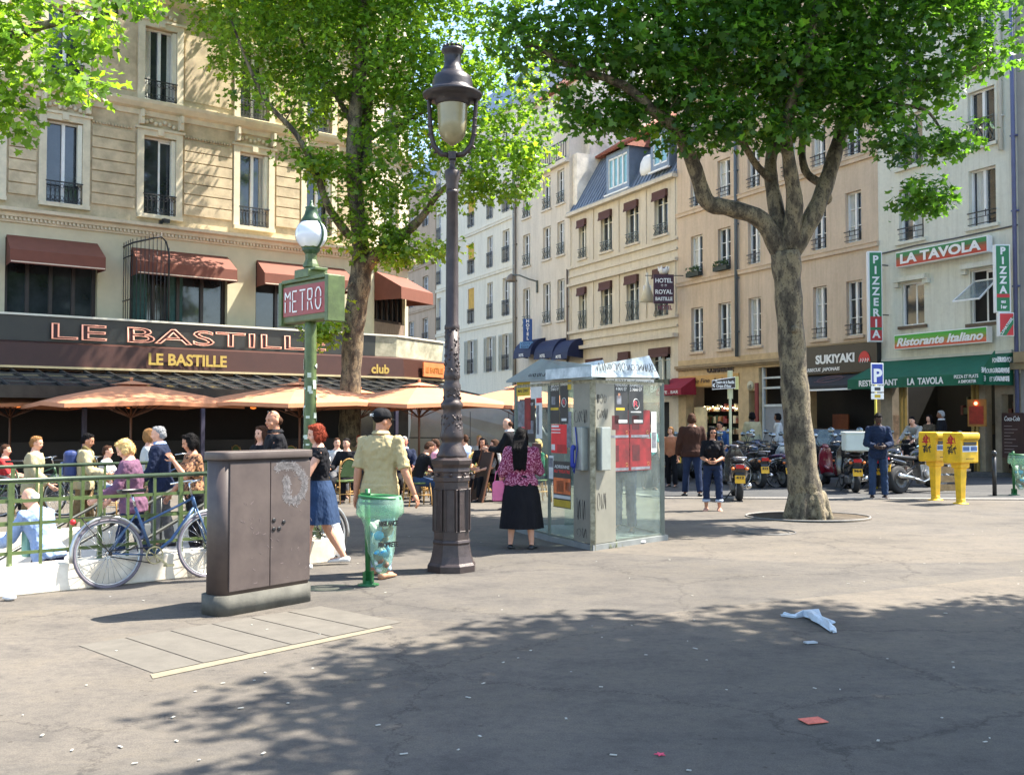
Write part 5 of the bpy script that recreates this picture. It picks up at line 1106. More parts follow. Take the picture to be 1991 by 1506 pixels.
for y in (.42, 1.7, 2.98):
    q.tube([(HX1-.8, y, .85), (HX1-.8-7, y, .85-7*.5156)], .022, 8)
    for i in range(8): x = HX1-1.0-i*.95; z = .85-(HX1-.8-x)*.5156; q.tube([(x, y, z), (x, y, z-.85)], .014, 6)
q.build('handrail', M('dark_handrail', lin((60, 62, 60)), .4, .2, 5, metal=.5), mt)
def metro_rail(name, label, y):
    t = thing(name, label, 'railing', mfp(0, y, .27), MF[1], 'green railings round the metro stairs')
    H = 0.82; q = MB(); q.tube([(L0, 0, H), (-.1, 0, H)], .024, 10); q.build('top_rail', M('dark_top_rail', lin((58, 72, 56)), .35, .2, 6, metal=.3), t)
    q = MB()
    for z in (.12, .40, .62): q.box(L0, -.1, -.008, .008, z-.016, z+.016)
    q.build('crossbar', METROG, t)
    n = 31
    q = MB(); q.box(-.013, .013, -.013, .013, .0, H-.02); b0 = q.build('baluster', METROG, t); first = True
    for i in range(n):
        x = L0+(-.12-L0)*i/(n-1)
        if i % 3 == 0: continue
        if first: b0.location.x = x; first = False
        else: c_ = b0.copy(); C.objects.link(c_); c_.location.x = x
    for i in range(0, n, 3):
        x = L0+(-.12-L0)*i/(n-1); q = MB(); q.box(x-.02, x+.02, -.02, .02, -.14, H-.02); q.ell((x, 0, -.0), (.032, .032, .03), 8, 6); q.build('post', METROG, t)
    return t
metro_rail('metro_railing', 'green iron railing with dark top rail on the near side of the metro stairs', .15)
metro_rail('metro_railing', 'green iron railing on the far side of the metro stairs, behind the old man', 3.25)

# ------------------------------------------------------------------ metro totem with globe
Y = 13.2; TX = xy(603, Y); tt = thing('metro_totem', 'green metro sign post with white globe lamp and red enamel panel', 'sign', (TX, Y, 0), 0)
tz = lambda py: at(603, py, Y).z
q = MB(); q.lathe([(.16, 0), (.16, .25), (.1, .3), (.085, .4), (.078, tz(640)), (.074, tz(622))], n=12, flute=.9)
q.lathe([(.085, tz(543)), (.15, tz(541)), (.16, tz(536)), (.1, tz(532)), (.09, tz(522)), (.11, tz(520)), (.1, tz(514)), (.075, tz(505)), (.08, tz(490)), (.13, tz(481)), (.12, tz(477)), (.06, tz(474))], n=8, smooth=False)
q.build('post', METROG, tt)
q = MB(); rnd = random.Random(2)
for i in range(60):
    a = rnd.random()*2*PI; z = rnd.uniform(1.0, tz(700)); q.cbox((.082*math.cos(a), .082*math.sin(a), z), (.05, .004, rnd.uniform(.02, .08)), rz=a+PI/2)
q.build('torn_stickers', M('torn_paper', lin((205, 215, 195)), .8, .2, 20), tt)
gz = tz(456); q = MB(); q.ell((0, 0, gz), .21, 24, 16); q.build('globe', GLOBE, tt)
q = MB(); q.lathe([(.135, gz+.165), (.14, gz+.18), (.115, gz+.22), (.09, gz+.27), (.072, gz+.34), (.085, gz+.36), (.03, gz+.38), (.02, gz+.43), (.01, gz+.46)], n=12)
for a in (R(-35), R(145)):
    q.tube([(math.cos(a)*.22*math.cos(t), math.sin(a)*.22*math.cos(t), gz+.22*math.sin(t)) for t in [R(-70+10*i) for i in range(13)]], .016, 6)
q.lathe([(.07, gz-.27), (.11, gz-.22), (.12, gz-.19), (.1, gz-.175)], n=12); q.build('globe_cage', METROD, tt)
ba = math.atan2(-.72, .69)+.0; za, zb = tz(626), tz(548)
bx_ = thing('sign_box', None, None, (0, 0, za), ba); bx_.parent = tt
q = MB(); q.box(-.56, .56, -.1, .1, 0, zb-za); q.build('sign_case', OLIVE, bx_, bevel=.02)
bx_['note'] = ''; del bx_['note']
H = zb-za; q = MB(); q.box(-.5, .5, -.112, -.102, .09, H-.05); q.box(-.5, .5, .102, .112, .09, H-.05); q.build('red_panel', M('red_enamel', lin((142, 18, 24)), .35, .1, 4), bx_)
q = MB(); q.box(-.6, -.52, -.13, .13, -.03, H+.03); q.box(.52, .6, -.13, .13, -.03, H+.03); q.box(-.52, .52, -.13, .13, H, H+.05); q.cbox((0, 0, H+.09), (.34, .3, .1)); q.cbox((0, 0, H+.15), (.5, .2, .04)); q.build('sign_frame', METROG, bx_, bevel=.008)
# stencilled capitals made of strokes
WM = M('white_enamel', (.8, .78, .74), .35, .05, 5)
def strokes(par, y, x0, z0, w_, h_, st, t_=.02, gap=.5):
    q = MB()
    for (ax, az, bx2, bz) in st: q.bar((x0+ax*w_, y, z0+az*h_), (x0+bx2*w_, y, z0+bz*h_), t_, .006, up=(0, 1, 0))
    return q.build('letter', WM, par)
LT = {'M': [(0, 0, 0, .52), (0, .62, 0, 1), (0, 1, .5, .72), (.5, .72, 1, 1), (1, 0, 1, .52), (1, .62, 1, 1)], 'E': [(0, 0, 0, .46), (0, .56, 0, 1), (0, 1, .85, 1), (0, .5, .7, .5), (0, 0, .85, 0)],
      'T': [(-.1, 1, 1, 1), (.45, 0, .45, .9)], 'R': [(0, 0, 0, .4), (0, .52, 0, 1), (0, 1, .75, 1), (.75, 1, .85, .8), (.85, .8, .75, .55), (.1, .5, .7, .5), (.6, .4, .9, 0)], 'O': [(0, .2, 0, .48), (0, .56, 0, .8), (0, .8, .3, 1), (.3, 1, .65, 1), (.65, 1, .95, .8), (.95, .8, .95, .56), (.95, .48, .95, .2), (.95, .2, .65, 0), (.65, 0, .3, 0), (.3, 0, 0, .2)]}
for i, ch in enumerate('METRO'): strokes(bx_, -.118, -.44+i*.185, .145, .125, .27, LT[ch])

# ------------------------------------------------------------------ grey service cabinet
CB = gp(430, 1199); ca_ = math.atan2(.79, .62)
cab = thing('utility_cabinet', 'dark brown steel utility cabinet on a concrete plinth, white chalk mark on one door', 'cabinet', (CB.x, CB.y, 0), ca_)
CABM = M('scuffed_brown_paint', lin((78, 66, 62)), .55, .2, 2.6, .25, col2=lin((90, 78, 72))[:3], bscale=180, bdist=.002)
def rbox(x0, x1, y0, y1, z0, z1, r_, n=5):
    pts = []
    for cx2, cy2, a0 in ((x1-r_, y0+r_, -90), (x1-r_, y1-r_, 0), (x0+r_, y1-r_, 90), (x0+r_, y0+r_, 180)):
        for i in range(n+1): a = R(a0+90*i/n); pts.append((cx2+r_*math.cos(a), cy2+r_*math.sin(a)))
    m = MB(); m.ext(pts, z0, z1); m.sm = [False, False]+[True]*(len(m.f)-2); return m
CW = 1.0; rbox(-.03, CW+.01, -.03, .31, 0, .17, .1).build('plinth', M('dark_concrete_plinth', lin((84, 82, 74)), .85, .3, 4, .4), cab)
rbox(0, CW, 0, .28, .17, 1.33, .09).build('body', CABM, cab)
rbox(-.02, CW+.02, -.03, .30, 1.33, 1.40, .1).build('cover', CABM, cab, bevel=.008)
for x0, x1 in ((.07, .498), (.505, .96)):
    q = MB(); q.box(x0, x1, -.012, -.0005, .2, 1.30); q.build('door', CABM, cab, bevel=.004)
q = MB()
for x, z in ((.54, .78), (.65, .755), (.54, .70), (.6, .70)): q.T = Matrix.Translation((x, -.012, z)) @ Matrix.Rotation(PI/2, 4, 'X'); q.lathe([(.016, 0), (.02, .006), (.012, .008)], n=12)
q.T = None; q.build('lock', BLACKP, cab)
CH = M('chalk_mark', lin((128, 124, 124)), .95, .35, 30)
def scrib(pts, wd, n, mat, par, y, nm, seed=1, jit=.012):
    rnd = random.Random(seed); q = MB()
    P = [Vector((p[0], y, p[1])) for p in pts]; L = [0]
    for i in range(1, len(P)): L.append(L[-1]+(P[i]-P[i-1]).length)
    for i in range(n):
        t = rnd.random()*L[-1]; j = max(1, next(k_ for k_ in range(1, len(L)) if L[k_] >= t)); f = (t-L[j-1])/max(1e-6, L[j]-L[j-1]); c = P[j-1].lerp(P[j], f)+Vector((rnd.gauss(0, wd), 0, rnd.gauss(0, wd)))
        d = Vector((rnd.uniform(-1, 1), 0, rnd.uniform(-.6, 1))).normalized()*rnd.uniform(.006, .02); q.bar(c-d, c+d, rnd.uniform(.002, .005), .0012, up=(0, 1, 0))
    return q.build(nm, mat, par)
scrib([(x-.07, z_) for x, z_ in [(.63, 1.24), (.72, 1.27), (.85, 1.25), (.93, 1.18), (.97, 1.08), (.93, .98), (.84, .93), (.75, .96), (.76, 1.08), (.74, 1.15)]], .017, 1500, CH, cab, -.0135, 'chalk_letter')
scrib([(.85, 1.0), (.8, .8), (.75, .62), (.7, .4), (.8, .5), (.85, .3), (.62, .26), (.3, .9), (.2, 1.1), (.4, .5), (.3, .3)], .07, 34, M('paint_scratch', lin((120, 106, 104)), .8, .2, 9), cab, -.0135, 'scratches', 4)

# ------------------------------------------------------------------ phone booths
A_, B_, C_, D_ = Vector((1.04, 12.95, 0)), Vector((2.10, 14.06, 0)), Vector((.52, 14.0, 0)), Vector((.06, 15.15, 0)); E_ = Vector((1.55, 15.6, 0))
pb = thing('phone_booth', 'glass telephone booths covered with posters and graffiti under a folded grey roof', 'phone booth', A_, 0)
BZ = 2.18; o_ = A_
FR = M('weathered_booth_post', lin((128, 120, 92)), .6, .35, 12, .3, col2=lin((170, 165, 140))[:3]); GP_ = M('grey_booth_panel', lin((128, 125, 112)), .5, .1, 3, .1)
q = MB(); q.ext([(p.x-o_.x, p.y-o_.y) for p in (A_+Vector((0, -.06, 0)), B_+Vector((.08, 0, 0)), E_, D_+Vector((-.05, .1, 0)), C_+Vector((-.05, -.02, 0)))], 0, .07); q.build('base_slab', M('booth_slab', (.2, .21, .2), .7, .15, 6), pb)
def L_(p): return p-o_
for p, r_ in ((A_, .035), (B_, .03), (C_, .022), (D_, .028), (E_, .03)):
    p = L_(p); q = MB(); q.box(p.x-r_, p.x+r_, p.y-r_, p.y+r_, .0, BZ); q.build('post', FR if r_ > .03 else M('steel_post', lin((110, 116, 108)), .4, .2, 6, metal=.4), pb, bevel=.006)
def side(P, Q, t0, t1, z0, z1, name, mat, th=.012, off=0):
    a, b = L_(P.lerp(Q, t0)), L_(P.lerp(Q, t1)); n_ = Vector((-(b-a).y, (b-a).x, 0)).normalized()*off; q = MB(); q.bar((a.x+n_.x, a.y+n_.y, (z0+z1)/2), (b.x+n_.x, b.y+n_.y, (z0+z1)/2), th, z1-z0); return q.build(name, mat, pb)
side(A_, C_, .03, .40, .08, BZ, 'phone_panel', GP_, .03); side(A_, B_, .03, .30, .08, BZ, 'phone_panel', GP_, .03)
for P, Q, t0, t1 in ((A_, C_, .42, .98), (A_, B_, .31, .98), (C_, D_, .03, .97), (B_, E_, .03, .97), (D_, E_, .5, .97)):
    side(P, Q, t0, t1, .1, BZ-.03, 'glass_pane', GLASS); side(P, Q, t0, t1, .07, .1, 'glass_rail', M('steel_post', lin((110, 116, 108)), .4, .2, 6, metal=.4), .03)
side(A_, C_, -.02, 1.02, BZ-.03, BZ+.01, 'top_rail', FR, .04); side(A_, B_, -.02, 1.02, BZ-.03, BZ+.01, 'top_rail', FR, .04); side(C_, D_, 0, 1, BZ-.03, BZ+.01, 'top_rail', FR, .04)
class SF:      # little frame on a booth side: (t along, z) -> builds things flush on the outer face
    def __init__(s, P, Q): s.P, s.Q = L_(P), L_(Q); d = (s.Q-s.P); s.L = d.length; s.ang = math.atan2(d.y, d.x)
sAB = SF(A_, B_); sCA = SF(C_, A_); sDC = SF(D_, C_)
def on(sf): 
    e = thing('poster_side', None, None, sf.P, sf.ang); e.parent = pb; return e
eAB, eCA, eDC = on(sAB), on(sCA), on(sDC)
eAB.name = 'right_posters'; eCA.name = 'left_posters'; eDC.name = 'far_posters'
bpx = lambda sf, e: None
K1 = M('poster_black', (.02, .02, .02), .5, .3, 8); K2 = M('poster_dark_red', lin((120, 20, 24)), .5, .45, 5); K3 = M('poster_red', lin((215, 30, 36)), .5, .12, 6); K4 = M('poster_white', lin((205, 205, 200)), .6, .08, 8)
K5 = M('poster_yellow', lin((190, 160, 30)), .55, .15, 8); K6 = M('poster_orange', lin((220, 110, 50)), .55, .3, 7); K7 = M('poster_grey_photo', lin((110, 112, 118)), .6, .5, 9); K8 = M('poster_pink', lin((230, 90, 100)), .5, .15, 8)
lay = [0]
def poster(e, x0, x1, z0, z1, mat, marks=()):
    lay[0] += 1; y = -.012-.0006*(lay[0] % 12); q = MB(); q.box(x0, x1, y-.001, y, z0, z1); p = q.build('poster', mat, e)
    for (kind, *a) in marks:
        w_, h_ = x1-x0, z1-z0
        if kind == 't': s_, fx, fz, fh, fw, mt_ = a; text('poster_text', s_, h_*fh, mt_, p, (x0+w_*fx, y-.0022, z0+h_*fz), w=w_*fw, bold=.001, ext=.0006)
        if kind == 'r': fx0, fx1, fz0, fz1, mt_ = a; q = MB(); q.box(x0+w_*fx0, x0+w_*fx1, y-.0022, y-.001, z0+h_*fz0, z0+h_*fz1); q.build('poster_block', mt_, p)
        if kind == 'o': fx, fz, rr, mt_ = a; q = MB(); q.tube([(x0+w_*fx+rr*math.cos(t), y-.002, z0+h_*fz+rr*math.sin(t)) for t in [2*PI*i/24 for i in range(24)]], rr*.09, 4, closed=True); q.build('poster_ring', mt_, p)
    return p
zP = lambda py: at(1230, py, 13.6).z
xA = lambda px: (px-1152)/(1283-1152)*sAB.L*.0+max(.0, 0)+(lambda X: X)( (lambda d: (Vector((0,0,0))).length)(0) ) if False else None
def sx(sf, e, px):   # distance along a side whose outer face is seen at photo column px
    P, Q = sf.P+o_, sf.Q+o_; kx = (px-995.5)/FPX; d = Q-P; t = (kx*P.y-P.x)/(d.x-kx*d.y); return t*sf.L
pa = lambda px: sx(sAB, eAB, px); pc = lambda px: sx(sCA, eCA, px); pd = lambda px: sx(sDC, eDC, px)
strip = [('r', .05, .95, .02, .11, K7), ('t', 'THEATRE DU SOIR', .55, .045, .05, .6, K4), ('o', .86, .2, .022, GOLD), ('r', .1, .45, .3, .8, M('poster_deep_red', lin((80, 12, 16)), .5, .4, 6))]
for (a, b, z0, z1) in ((1184, 1222, 914, 852), (1223, 1264, 914, 852), (1184, 1222, 851, 797), (1223, 1262, 851, 797)): poster(eAB, pa(a), pa(b), zP(z0), zP(z1), K2, strip[:1]+strip[2:])
poster(eAB, pa(1193), pa(1219), zP(824), zP(742), K1, [('t', 'VENDREDI', .5, .88, .08, .9, K4), ('t', '4 MAI 07', .5, .78, .08, .8, K4), ('r', .15, .5, .46, .66, K7), ('r', .26, .42, .6, .72, SKINT), ('r', .1, .75, .32, .38, K5), ('r', .3, .95, .03, .1, K4)])
poster(eAB, pa(1220), pa(1249), zP(824), zP(742), K1, [('t', 'SAMEDI', .5, .88, .08, .85, K4), ('t', '5 MAI 07', .5, .78, .08, .8, K4), ('o', .5, .47, .07, K4), ('t', 'R', .5, .41, .14, .3, K8), ('r', .15, .85, .27, .3, K4), ('r', .35, .95, .03, .1, K4)])
poster(eAB, pa(1176), pa(1270), zP(748), zP(736), K4, [('t', 'aml 1234  informatile', .5, .2, .6, .94, K1)])
zC = lambda py: at(1090, py, 13.4).z
poster(eCA, pc(1072), pc(1090), zC(823), zC(740), K1, [('t', 'JEUDI', .5, .88, .07, .85, K4), ('t', '3 MAI 07', .5, .79, .07, .85, K4), ('r', .15, .55, .45, .65, K7), ('r', .05, .9, .32, .38, K5)])
poster(eCA, pc(1091), pc(1107), zC(823), zC(740), K1, [('t', 'SAMEDI', .5, .9, .06, .85, K4), ('o', .5, .5, .06, K4), ('t', 'R', .5, .45, .12, .3, K8), ('r', .2, .8, .06, .12, K4)])
poster(eCA, pc(1074), pc(1104), zC(882), zC(825), K3, [('r', .02, .5, .9, .97, K4), ('r', .02, .6, .8, .84, K4), ('r', .02, .6, .7, .73, K4), ('r', .02, .25, .1, .3, K4), ('r', .4, .95, .02, .3, M('poster_deeper_red', lin((170, 16, 20)), .5, .3, 6))])
poster(eCA, pc(1078), pc(1112), zC(990), zC(898), K1, [('t', 'ADRIENNE', .5, .85, .07, .85, K4), ('t', 'AU THEATRE', .5, .75, .07, .9, K3), ('r', .02, .98, .3, .64, K6), ('r', .2, .6, .34, .58, SKINT), ('r', .7, .97, .38, .56, K4), ('r', .02, .98, .02, .17, K5), ('r', .02, .98, .2, .27, K4)])
zD = lambda py: at(1030, py, 14.4).z
poster(eDC, pd(1006), pd(1032), zD(768), zD(738), K5, [('t', 'BAL DU 5', .5, .6, .2, .8, K1), ('t', 'MAI 2007', .5, .25, .2, .8, K1)])
poster(eDC, pd(1033), pd(1055), zD(788), zD(738), K4)
poster(eDC, pd(1044), pd(1056), zD(852), zD(772), K4, [('r', .05, .95, .86, .98, K3), ('r', .1, .5, .1, .8, K7)])
poster(eDC, pd(1012), pd(1042), zD(860), zD(775), K1, [('t', 'CONCERT', .5, .85, .06, .8, K4), ('r', .1, .4, .3, .7, K8), ('r', .55, .9, .2, .5, K7)])
poster(eDC, pd(1036), pd(1054), zD(912), zD(862), M('poster_maroon', lin((80, 30, 36)), .5, .2, 5))
poster(eCA, pc(1068), pc(1078), zC(935), zC(888), K4, [('r', .1, .9, .5, .9, K7)])
poster(eCA, pc(1104), pc(1113), zC(870), zC(800), K7)
poster(eDC, pd(1008), pd(1024), zD(900), zD(864), K7, [('r', .1, .9, .6, .9, K3)])
poster(eDC, pd(1022), pd(1034), zD(835), zD(772), K2)
poster(eDC, pd(1009), pd(1022), zD(830), zD(778), K7)
poster(eAB, pa(1264), pa(1274), zP(880), zP(800), K4, [('r', .1, .9, .1, .5, K7)])
poster(eCA, pc(1106), pc(1113), zC(757), zC(738), K5)
# phones
q = MB(); q.box(pc(1128), pc(1146), -.12, -.016, 1.02, 1.58); ph = q.build('telephone', M('phone_steel', lin((150, 156, 152)), .35, .1, 6, metal=.4), eCA, bevel=.01)
q = MB(); x_ = pc(1133); q.cap((x_, -.16, 1.08), (x_, -.16, 1.3), .026, .026); q.ell((x_, -.145, 1.08), (.036, .03, .04)); q.ell((x_, -.145, 1.31), (.036, .03, .04)); q.tube([(x_, -.15, 1.04), (x_+.05, -.16, .98), (x_+.08, -.13, 1.3), (x_+.03, -.13, 1.58)], .008, 6); q.build('handset', M('blue_handset', lin((30, 50, 140)), .4, .1, 5), eCA)
q = MB(); q.box(pa(1158), pa(1176), -.1, -.016, 1.02, 1.58); q.build('telephone', M('phone_steel', lin((150, 156, 152)), .35, .1, 6, metal=.4), eAB, bevel=.01)
# roof: one low pyramid over the left pair, a folded wing rising to the right
def P3(px, py, p): return Vector((0, 0, 0))
RZ = BZ+.02; RF_ = M('booth_roof_grey', lin((132, 146, 148)), .4, .15, 2, .1, metal=.3)
def atp(px, py, Y): v = at(px, py, Y); return v-o_
q = MB()
r1 = [atp(984, 740, 15.3), atp(1150, 732, 12.75), atp(1225, 735, 15.2), atp(1120, 738, 16.4)]; ap = atp(1052, 697, 14.6)
f1 = [atp(1072, 716, 13.5), atp(1150, 709, 12.75)]
bt = [v-Vector((0, 0, .03)) for v in r1]
q.face([r1[0], bt[0], bt[1], r1[1]]); q.face([r1[1], ap, r1[0]]); q.face([ap, r1[3], r1[0]]); q.face([f1[1], r1[2], ap]); q.face([ap, r1[2], r1[3]]); q.face([r1[1], f1[1], ap]); q.face(bt[::-1]); q.face([r1[2], f1[1], r1[1], bt[1], bt[2]])
q.build('roof', RF_, pb, fixn=False)
q = MB(); w0, w1, w2, w3 = atp(1150, 732, 12.72), atp(1283, 734, 13.95), atp(1262, 691, 13.95), atp(1150, 711, 12.72); bk = Vector((-.55, 1.0, 0))
q.face([w0, w1, w2, w3]); q.face([w3, w2, w2+bk-Vector((0, 0, .12)), w3+bk-Vector((0, 0, .02))]); q.face([w1, w1+bk, w2+bk-Vector((0, 0, .12)), w2]); q.face([w0, w3, w3+bk, w0+bk]); q.face([w0, w0+bk, w1+bk, w1]); q.face([w0+bk, w3+bk, w2+bk, w1+bk])
q.build('roof_wing', M('pale_roof_wing', lin((165, 182, 190)), .45, .3, 5, col2=lin((205, 215, 218))[:3]), pb, fixn=False)
# graffiti tags as marker strokes
GR = M('marker_ink', (.02, .02, .022), .6, .1, 9); 
def tagline(par, f, x0, x1, z, h, n, seed, mat=GR, wd=.0045):
    rnd = random.Random(seed); q = MB()
    for i in range(n):
        cx2 = x0+(x1-x0)*(i+.5)/n; pts = []
        ph_, k2 = rnd.random()*6, rnd.choice((1, 2, 3)); a1, a2 = rnd.uniform(.25, .5), rnd.uniform(.3, .5)
        for j in range(11): t = j/10*2*PI*rnd.choice((.6, .8, 1)) if j == 0 else (t+.55); pts.append(f(cx2+math.cos(t+ph_)*a1*abs(x1-x0)/n, z+math.sin(k2*t+ph_)*a2*h))
        q.tube(pts, wd/2, 4)
    return q.build('graffiti', mat, par)
fAB = lambda x, z: (x, -.018, z); tagline(eAB, fAB, pa(1158), pa(1180), 1.75, .16, 3, 1); tagline(eAB, fAB, pa(1157), pa(1176), .62, .3, 2, 2); tagline(eAB, fAB, pa(1158), pa(1178), 1.95, .12, 3, 3)
tagline(eCA, fAB, pc(1118), pc(1145), 1.72, .2, 3, 4); tagline(eCA, fAB, pc(1122), pc(1142), .5, .34, 2, 5); tagline(eCA, fAB, pc(1122), pc(1144), .2, .14, 2, 6)
for i in range(4):
    tz_ = .36+.12*i; 
q = MB(); q.box(pa(1240), pa(1243), -.02, -.016, .8, .82); 
fr = lambda x, z: w0.lerp(w1, x)+Vector((.006, -.008, z)); tagline(pb, fr, .06, .95, .13, .12, 13, 8, wd=.009)
fr2 = lambda x, z: (r1[0].lerp(r1[1], x)+Vector((-.01, -.03, z+.01))); tagline(pb, fr2, .3, .95, .05, .06, 12, 9, wd=.008)
gr_ = MB(); rnd = random.Random(8)
for i in range(120): p_ = gp(1180+rnd.gauss(0, 13), 1065)-o_+Vector((0, rnd.uniform(-.05, .08), 0)); gr_.tube([p_, p_+Vector((rnd.uniform(-.03, .03), rnd.uniform(-.03, .03), rnd.uniform(.03, .08)))], [.003, .001], 3)
gg = gr_.build('weeds', M('weed_green', (.16, .2, .03), .7, .2, 30)); gg.location = o_; tag(gg, 'tuft of yellowish weeds at the foot of the phone booth', 'weeds')

# ------------------------------------------------------------------ litter bin
bp_ = gp(716, 1137); bn = thing('litter_bin', 'green hoop litter bin with see-through bag in front of the man in the cap', 'bin', (bp_.x, bp_.y, 0), 0)
BG = M('bin_green_paint', lin((34, 96, 50)), .4, .12, 6); kk = bp_.y/FPX
zz = lambda py: at(716, py, bp_.y).z
q = MB(); q.lathe([(.11, 0), (.11, .012), (.05, .02), (.04, .05)], n=16); q.build('foot', BG, bn)
q = MB(); q.tube([(0, 0, .02), (-.01, 0, .5), (-.01, 0, zz(950))], .028, 10)
for a in range(4): q.cbox((.035*math.cos(a*PI/2+.7), .035*math.sin(a*PI/2+.7), .08), (.06, .008, .12), rz=a*PI/2+.7)
q.build('post', BG, bn)
hc = Vector((.115, -.02, zz(966))); q = MB(); q.tube([hc+Vector((.2*math.cos(t), .17*math.sin(t), -.012*math.cos(t)+.0)) for t in [2*PI*i/28 for i in range(28)]], .022, 8, closed=True); q.tube([hc+Vector((.2*math.cos(t), .17*math.sin(t), -.05)) for t in [2*PI*i/28 for i in range(28)]], .014, 6, closed=True); q.cbox((-.03, 0, hc.z+.02), (.1, .06, .05)); q.build('hoop', BG, bn)
BAG = glass_mat('bag_film', (.84, .97, .87), .48, .25, film=(.42, .62, .47))
q = MB(); rings = []; rnd = random.Random(6); prof = [(.2, 0), (.2, -.08), (.19, -.18), (.155, -.28), (.14, -.40), (.125, -.54), (.09, -.66), (.045, -.75), (.02, -.77)]
for r_, z in prof: rings.append([hc+Vector(((r_*1.02+.012*math.sin(7*t+z*9)+.008*math.sin(13*t-z*20))*math.cos(t)+.03*(-z), (r_*.85)*math.sin(t), z)) for t in [2*PI*i/40 for i in range(40)]])
q.loft(rings, caps=False); bg_ = q.build('bag', BAG, bn)
q = MB(); q.loft([[hc+Vector(((r_+.01*math.sin(9*t))*math.cos(t), .86*r_*math.sin(t), z)) for t in [2*PI*i/32 for i in range(32)]] for r_, z in ((.21, .02), (.235, -.06), (.24, -.16), (.205, -.2))], caps=False); q.build('bag_cuff', glass_mat('bag_film_thick', (.72, .95, .78), .6, .25, film=(.38, .55, .43)), bn)
q = MB()
for i in range(26): q.mi = rnd.choice((0, 0, 1, 1, 2)); a = rnd.random()*6; z = rnd.uniform(-.68, -.25); r_ = .3+.6*min(1, (z+.76)*2); q.ell(hc+Vector((.08*r_*math.cos(a)-.03*z, .07*r_*math.sin(a), z)), (rnd.uniform(.03, .07), .03, rnd.uniform(.04, .12)), 5, 4, Euler((rnd.random()*3, rnd.random()*3, 0)).to_matrix())
q.build('rubbish', [M('blue_rubbish', lin((60, 160, 215)), .5, .2, 8), M('white_rubbish', lin((205, 210, 205)), .6, .1, 9), M('brown_rubbish', lin((120, 90, 70)), .6, .2, 9)], bn)
for s_, z in (('VIGILANCE', -.27), ('PROPRETE', -.48)): text('bag_lettering', s_, .05, BLACKP, bn, (hc.x+.11, hc.y-.17, hc.z+z), rot=(PI/2, 0, R(35)), w=.22, bold=.003)
p_ = gp(1972, 962); b2 = thing('litter_bin', 'green hoop litter bin at the right edge of the picture on the road side', 'bin', (p_.x, p_.y, 0), 0)
for ch in bn.children: c = ch.copy(); C.objects.link(c); c.parent = b2
for o in (bn, b2): o['group'] = 'green bag litter bins'

# ------------------------------------------------------------------ yellow letter boxes
def letter_box2(px, py, label, label_panel):
    p = gp(px, py); t = thing('letter_box', label, 'letter box', p, R(24), 'yellow letter boxes')
    q = MB(); q.lathe([(.15, 0), (.15, .014), (.09, .03), (.08, .1)], n=12); q.loft([[(x*w_, y*w_, z) for x, y in ((-1, -1), (1, -1), (1, 1), (-1, 1))] for w_, z in ((.062, .08), (.066, .25), (.085, .70), (.12, .72), (.125, .82))], smooth=False); q.build('pedestal', YELLOW, t, bevel=.01)
    q = MB(); q.ext([(-.24, .82), (.22, .80), (.22, 1.42), (-.27, 1.42), (-.29, 1.36), (-.29, 1.30), (-.24, 1.26)], -.24, .24, 'yz'); q.build('box', YELLOW, t, bevel=.028, seg=3)
    q = MB(); q.box(-.19, .19, -.31, -.245, 1.27, 1.275); q.box(-.17, .17, -.252, -.2415, 1.17, 1.235); q.build('slot', BLACKP, t)
    q = MB(); q.box(-.2, .2, -.2445, -.2415, 1.04, 1.16); q.build('label_plate', M('pale_label', lin((190, 205, 220)), .4, .1, 8), t)
    q = MB(); q.box(-.19, -.02, -.247, -.245, 1.06, 1.14); q.box(.02, .19, -.247, -.245, 1.06, 1.14); q.build('blue_label', M('blue_label', lin((60, 90, 140)), .5, .2, 12), t)
    ft = lambda y, z: (-.246, y, z)
    for i, (mt_, z0) in enumerate(((M('red_tag', lin((175, 34, 40)), .6, .1, 5), 1.2), (GR, 1.0))):
        q = MB(); rnd = random.Random(i)
        for j in range(8): y = rnd.uniform(-.1, .06); z = z0+rnd.uniform(0, .13); q.cbox((-.243-.0005*j, y, z), (.005, rnd.uniform(.03, .14), rnd.uniform(.012, .03)), rx=rnd.choice((0, 0, .9, -.9, 1.57)))
        for j in range(3): q.cbox((-.243, -.09+.07*j, z0+.06), (.005, .016, .13), rx=.2*(j-1))
        q.build('sticker_tag', mt_, t)
    q = MB(); q.box(-.11, .11, -.247, -.2415, .9, .912); q.build('lock_slot', BLACKP, t)
    return t
letter_box2(1819, 972, 'left and farther of the two yellow pedestal letter boxes', 0)
letter_box2(1868, 979, 'right and nearer of the two yellow pedestal letter boxes', 0)

# ------------------------------------------------------------------ signs, bollards
p = gp(1706, 950); t = thing('parking_sign', 'blue parking sign with white P on a yellow post above the man in denim', 'sign', (p.x, p.y, 0), R(8))
z = lambda py: at(1706, py, p.y).z; kx = p.y/FPX
q = MB(); q.tube([(-.02, 0, 0), (-.02, 0, z(712))], .03, 8); q.build('post', M('yellow_post', lin((190, 175, 60)), .5, .1, 6), t)
q = MB(); q.box(-13*kx, 13*kx, -.06, -.04, z(748), z(706)); q.build('sign_border', WLET, t, bevel=.008); q = MB(); q.box(-11*kx, 11*kx, -.064, -.061, z(746), z(708)); q.build('blue_face', M('parking_blue', lin((28, 58, 160)), .4, .05, 5), t)
text('letter', 'P', .32, WLET, t, (0, -.067, z(742)), bold=.014)
for y0, y1, mt_ in ((762, 750, BLACKP), (776, 764, K5)):
    q = MB(); q.box(-13*kx, 13*kx, -.06, -.04, z(y0), z(y1)); pp_ = q.build('sub_panel', WLET, t, bevel=.01); q = MB(); q.box(-6*kx, 6*kx, -.064, -.0605, z(y0-3), z(y1+3)); q.build('pictogram', mt_, pp_)
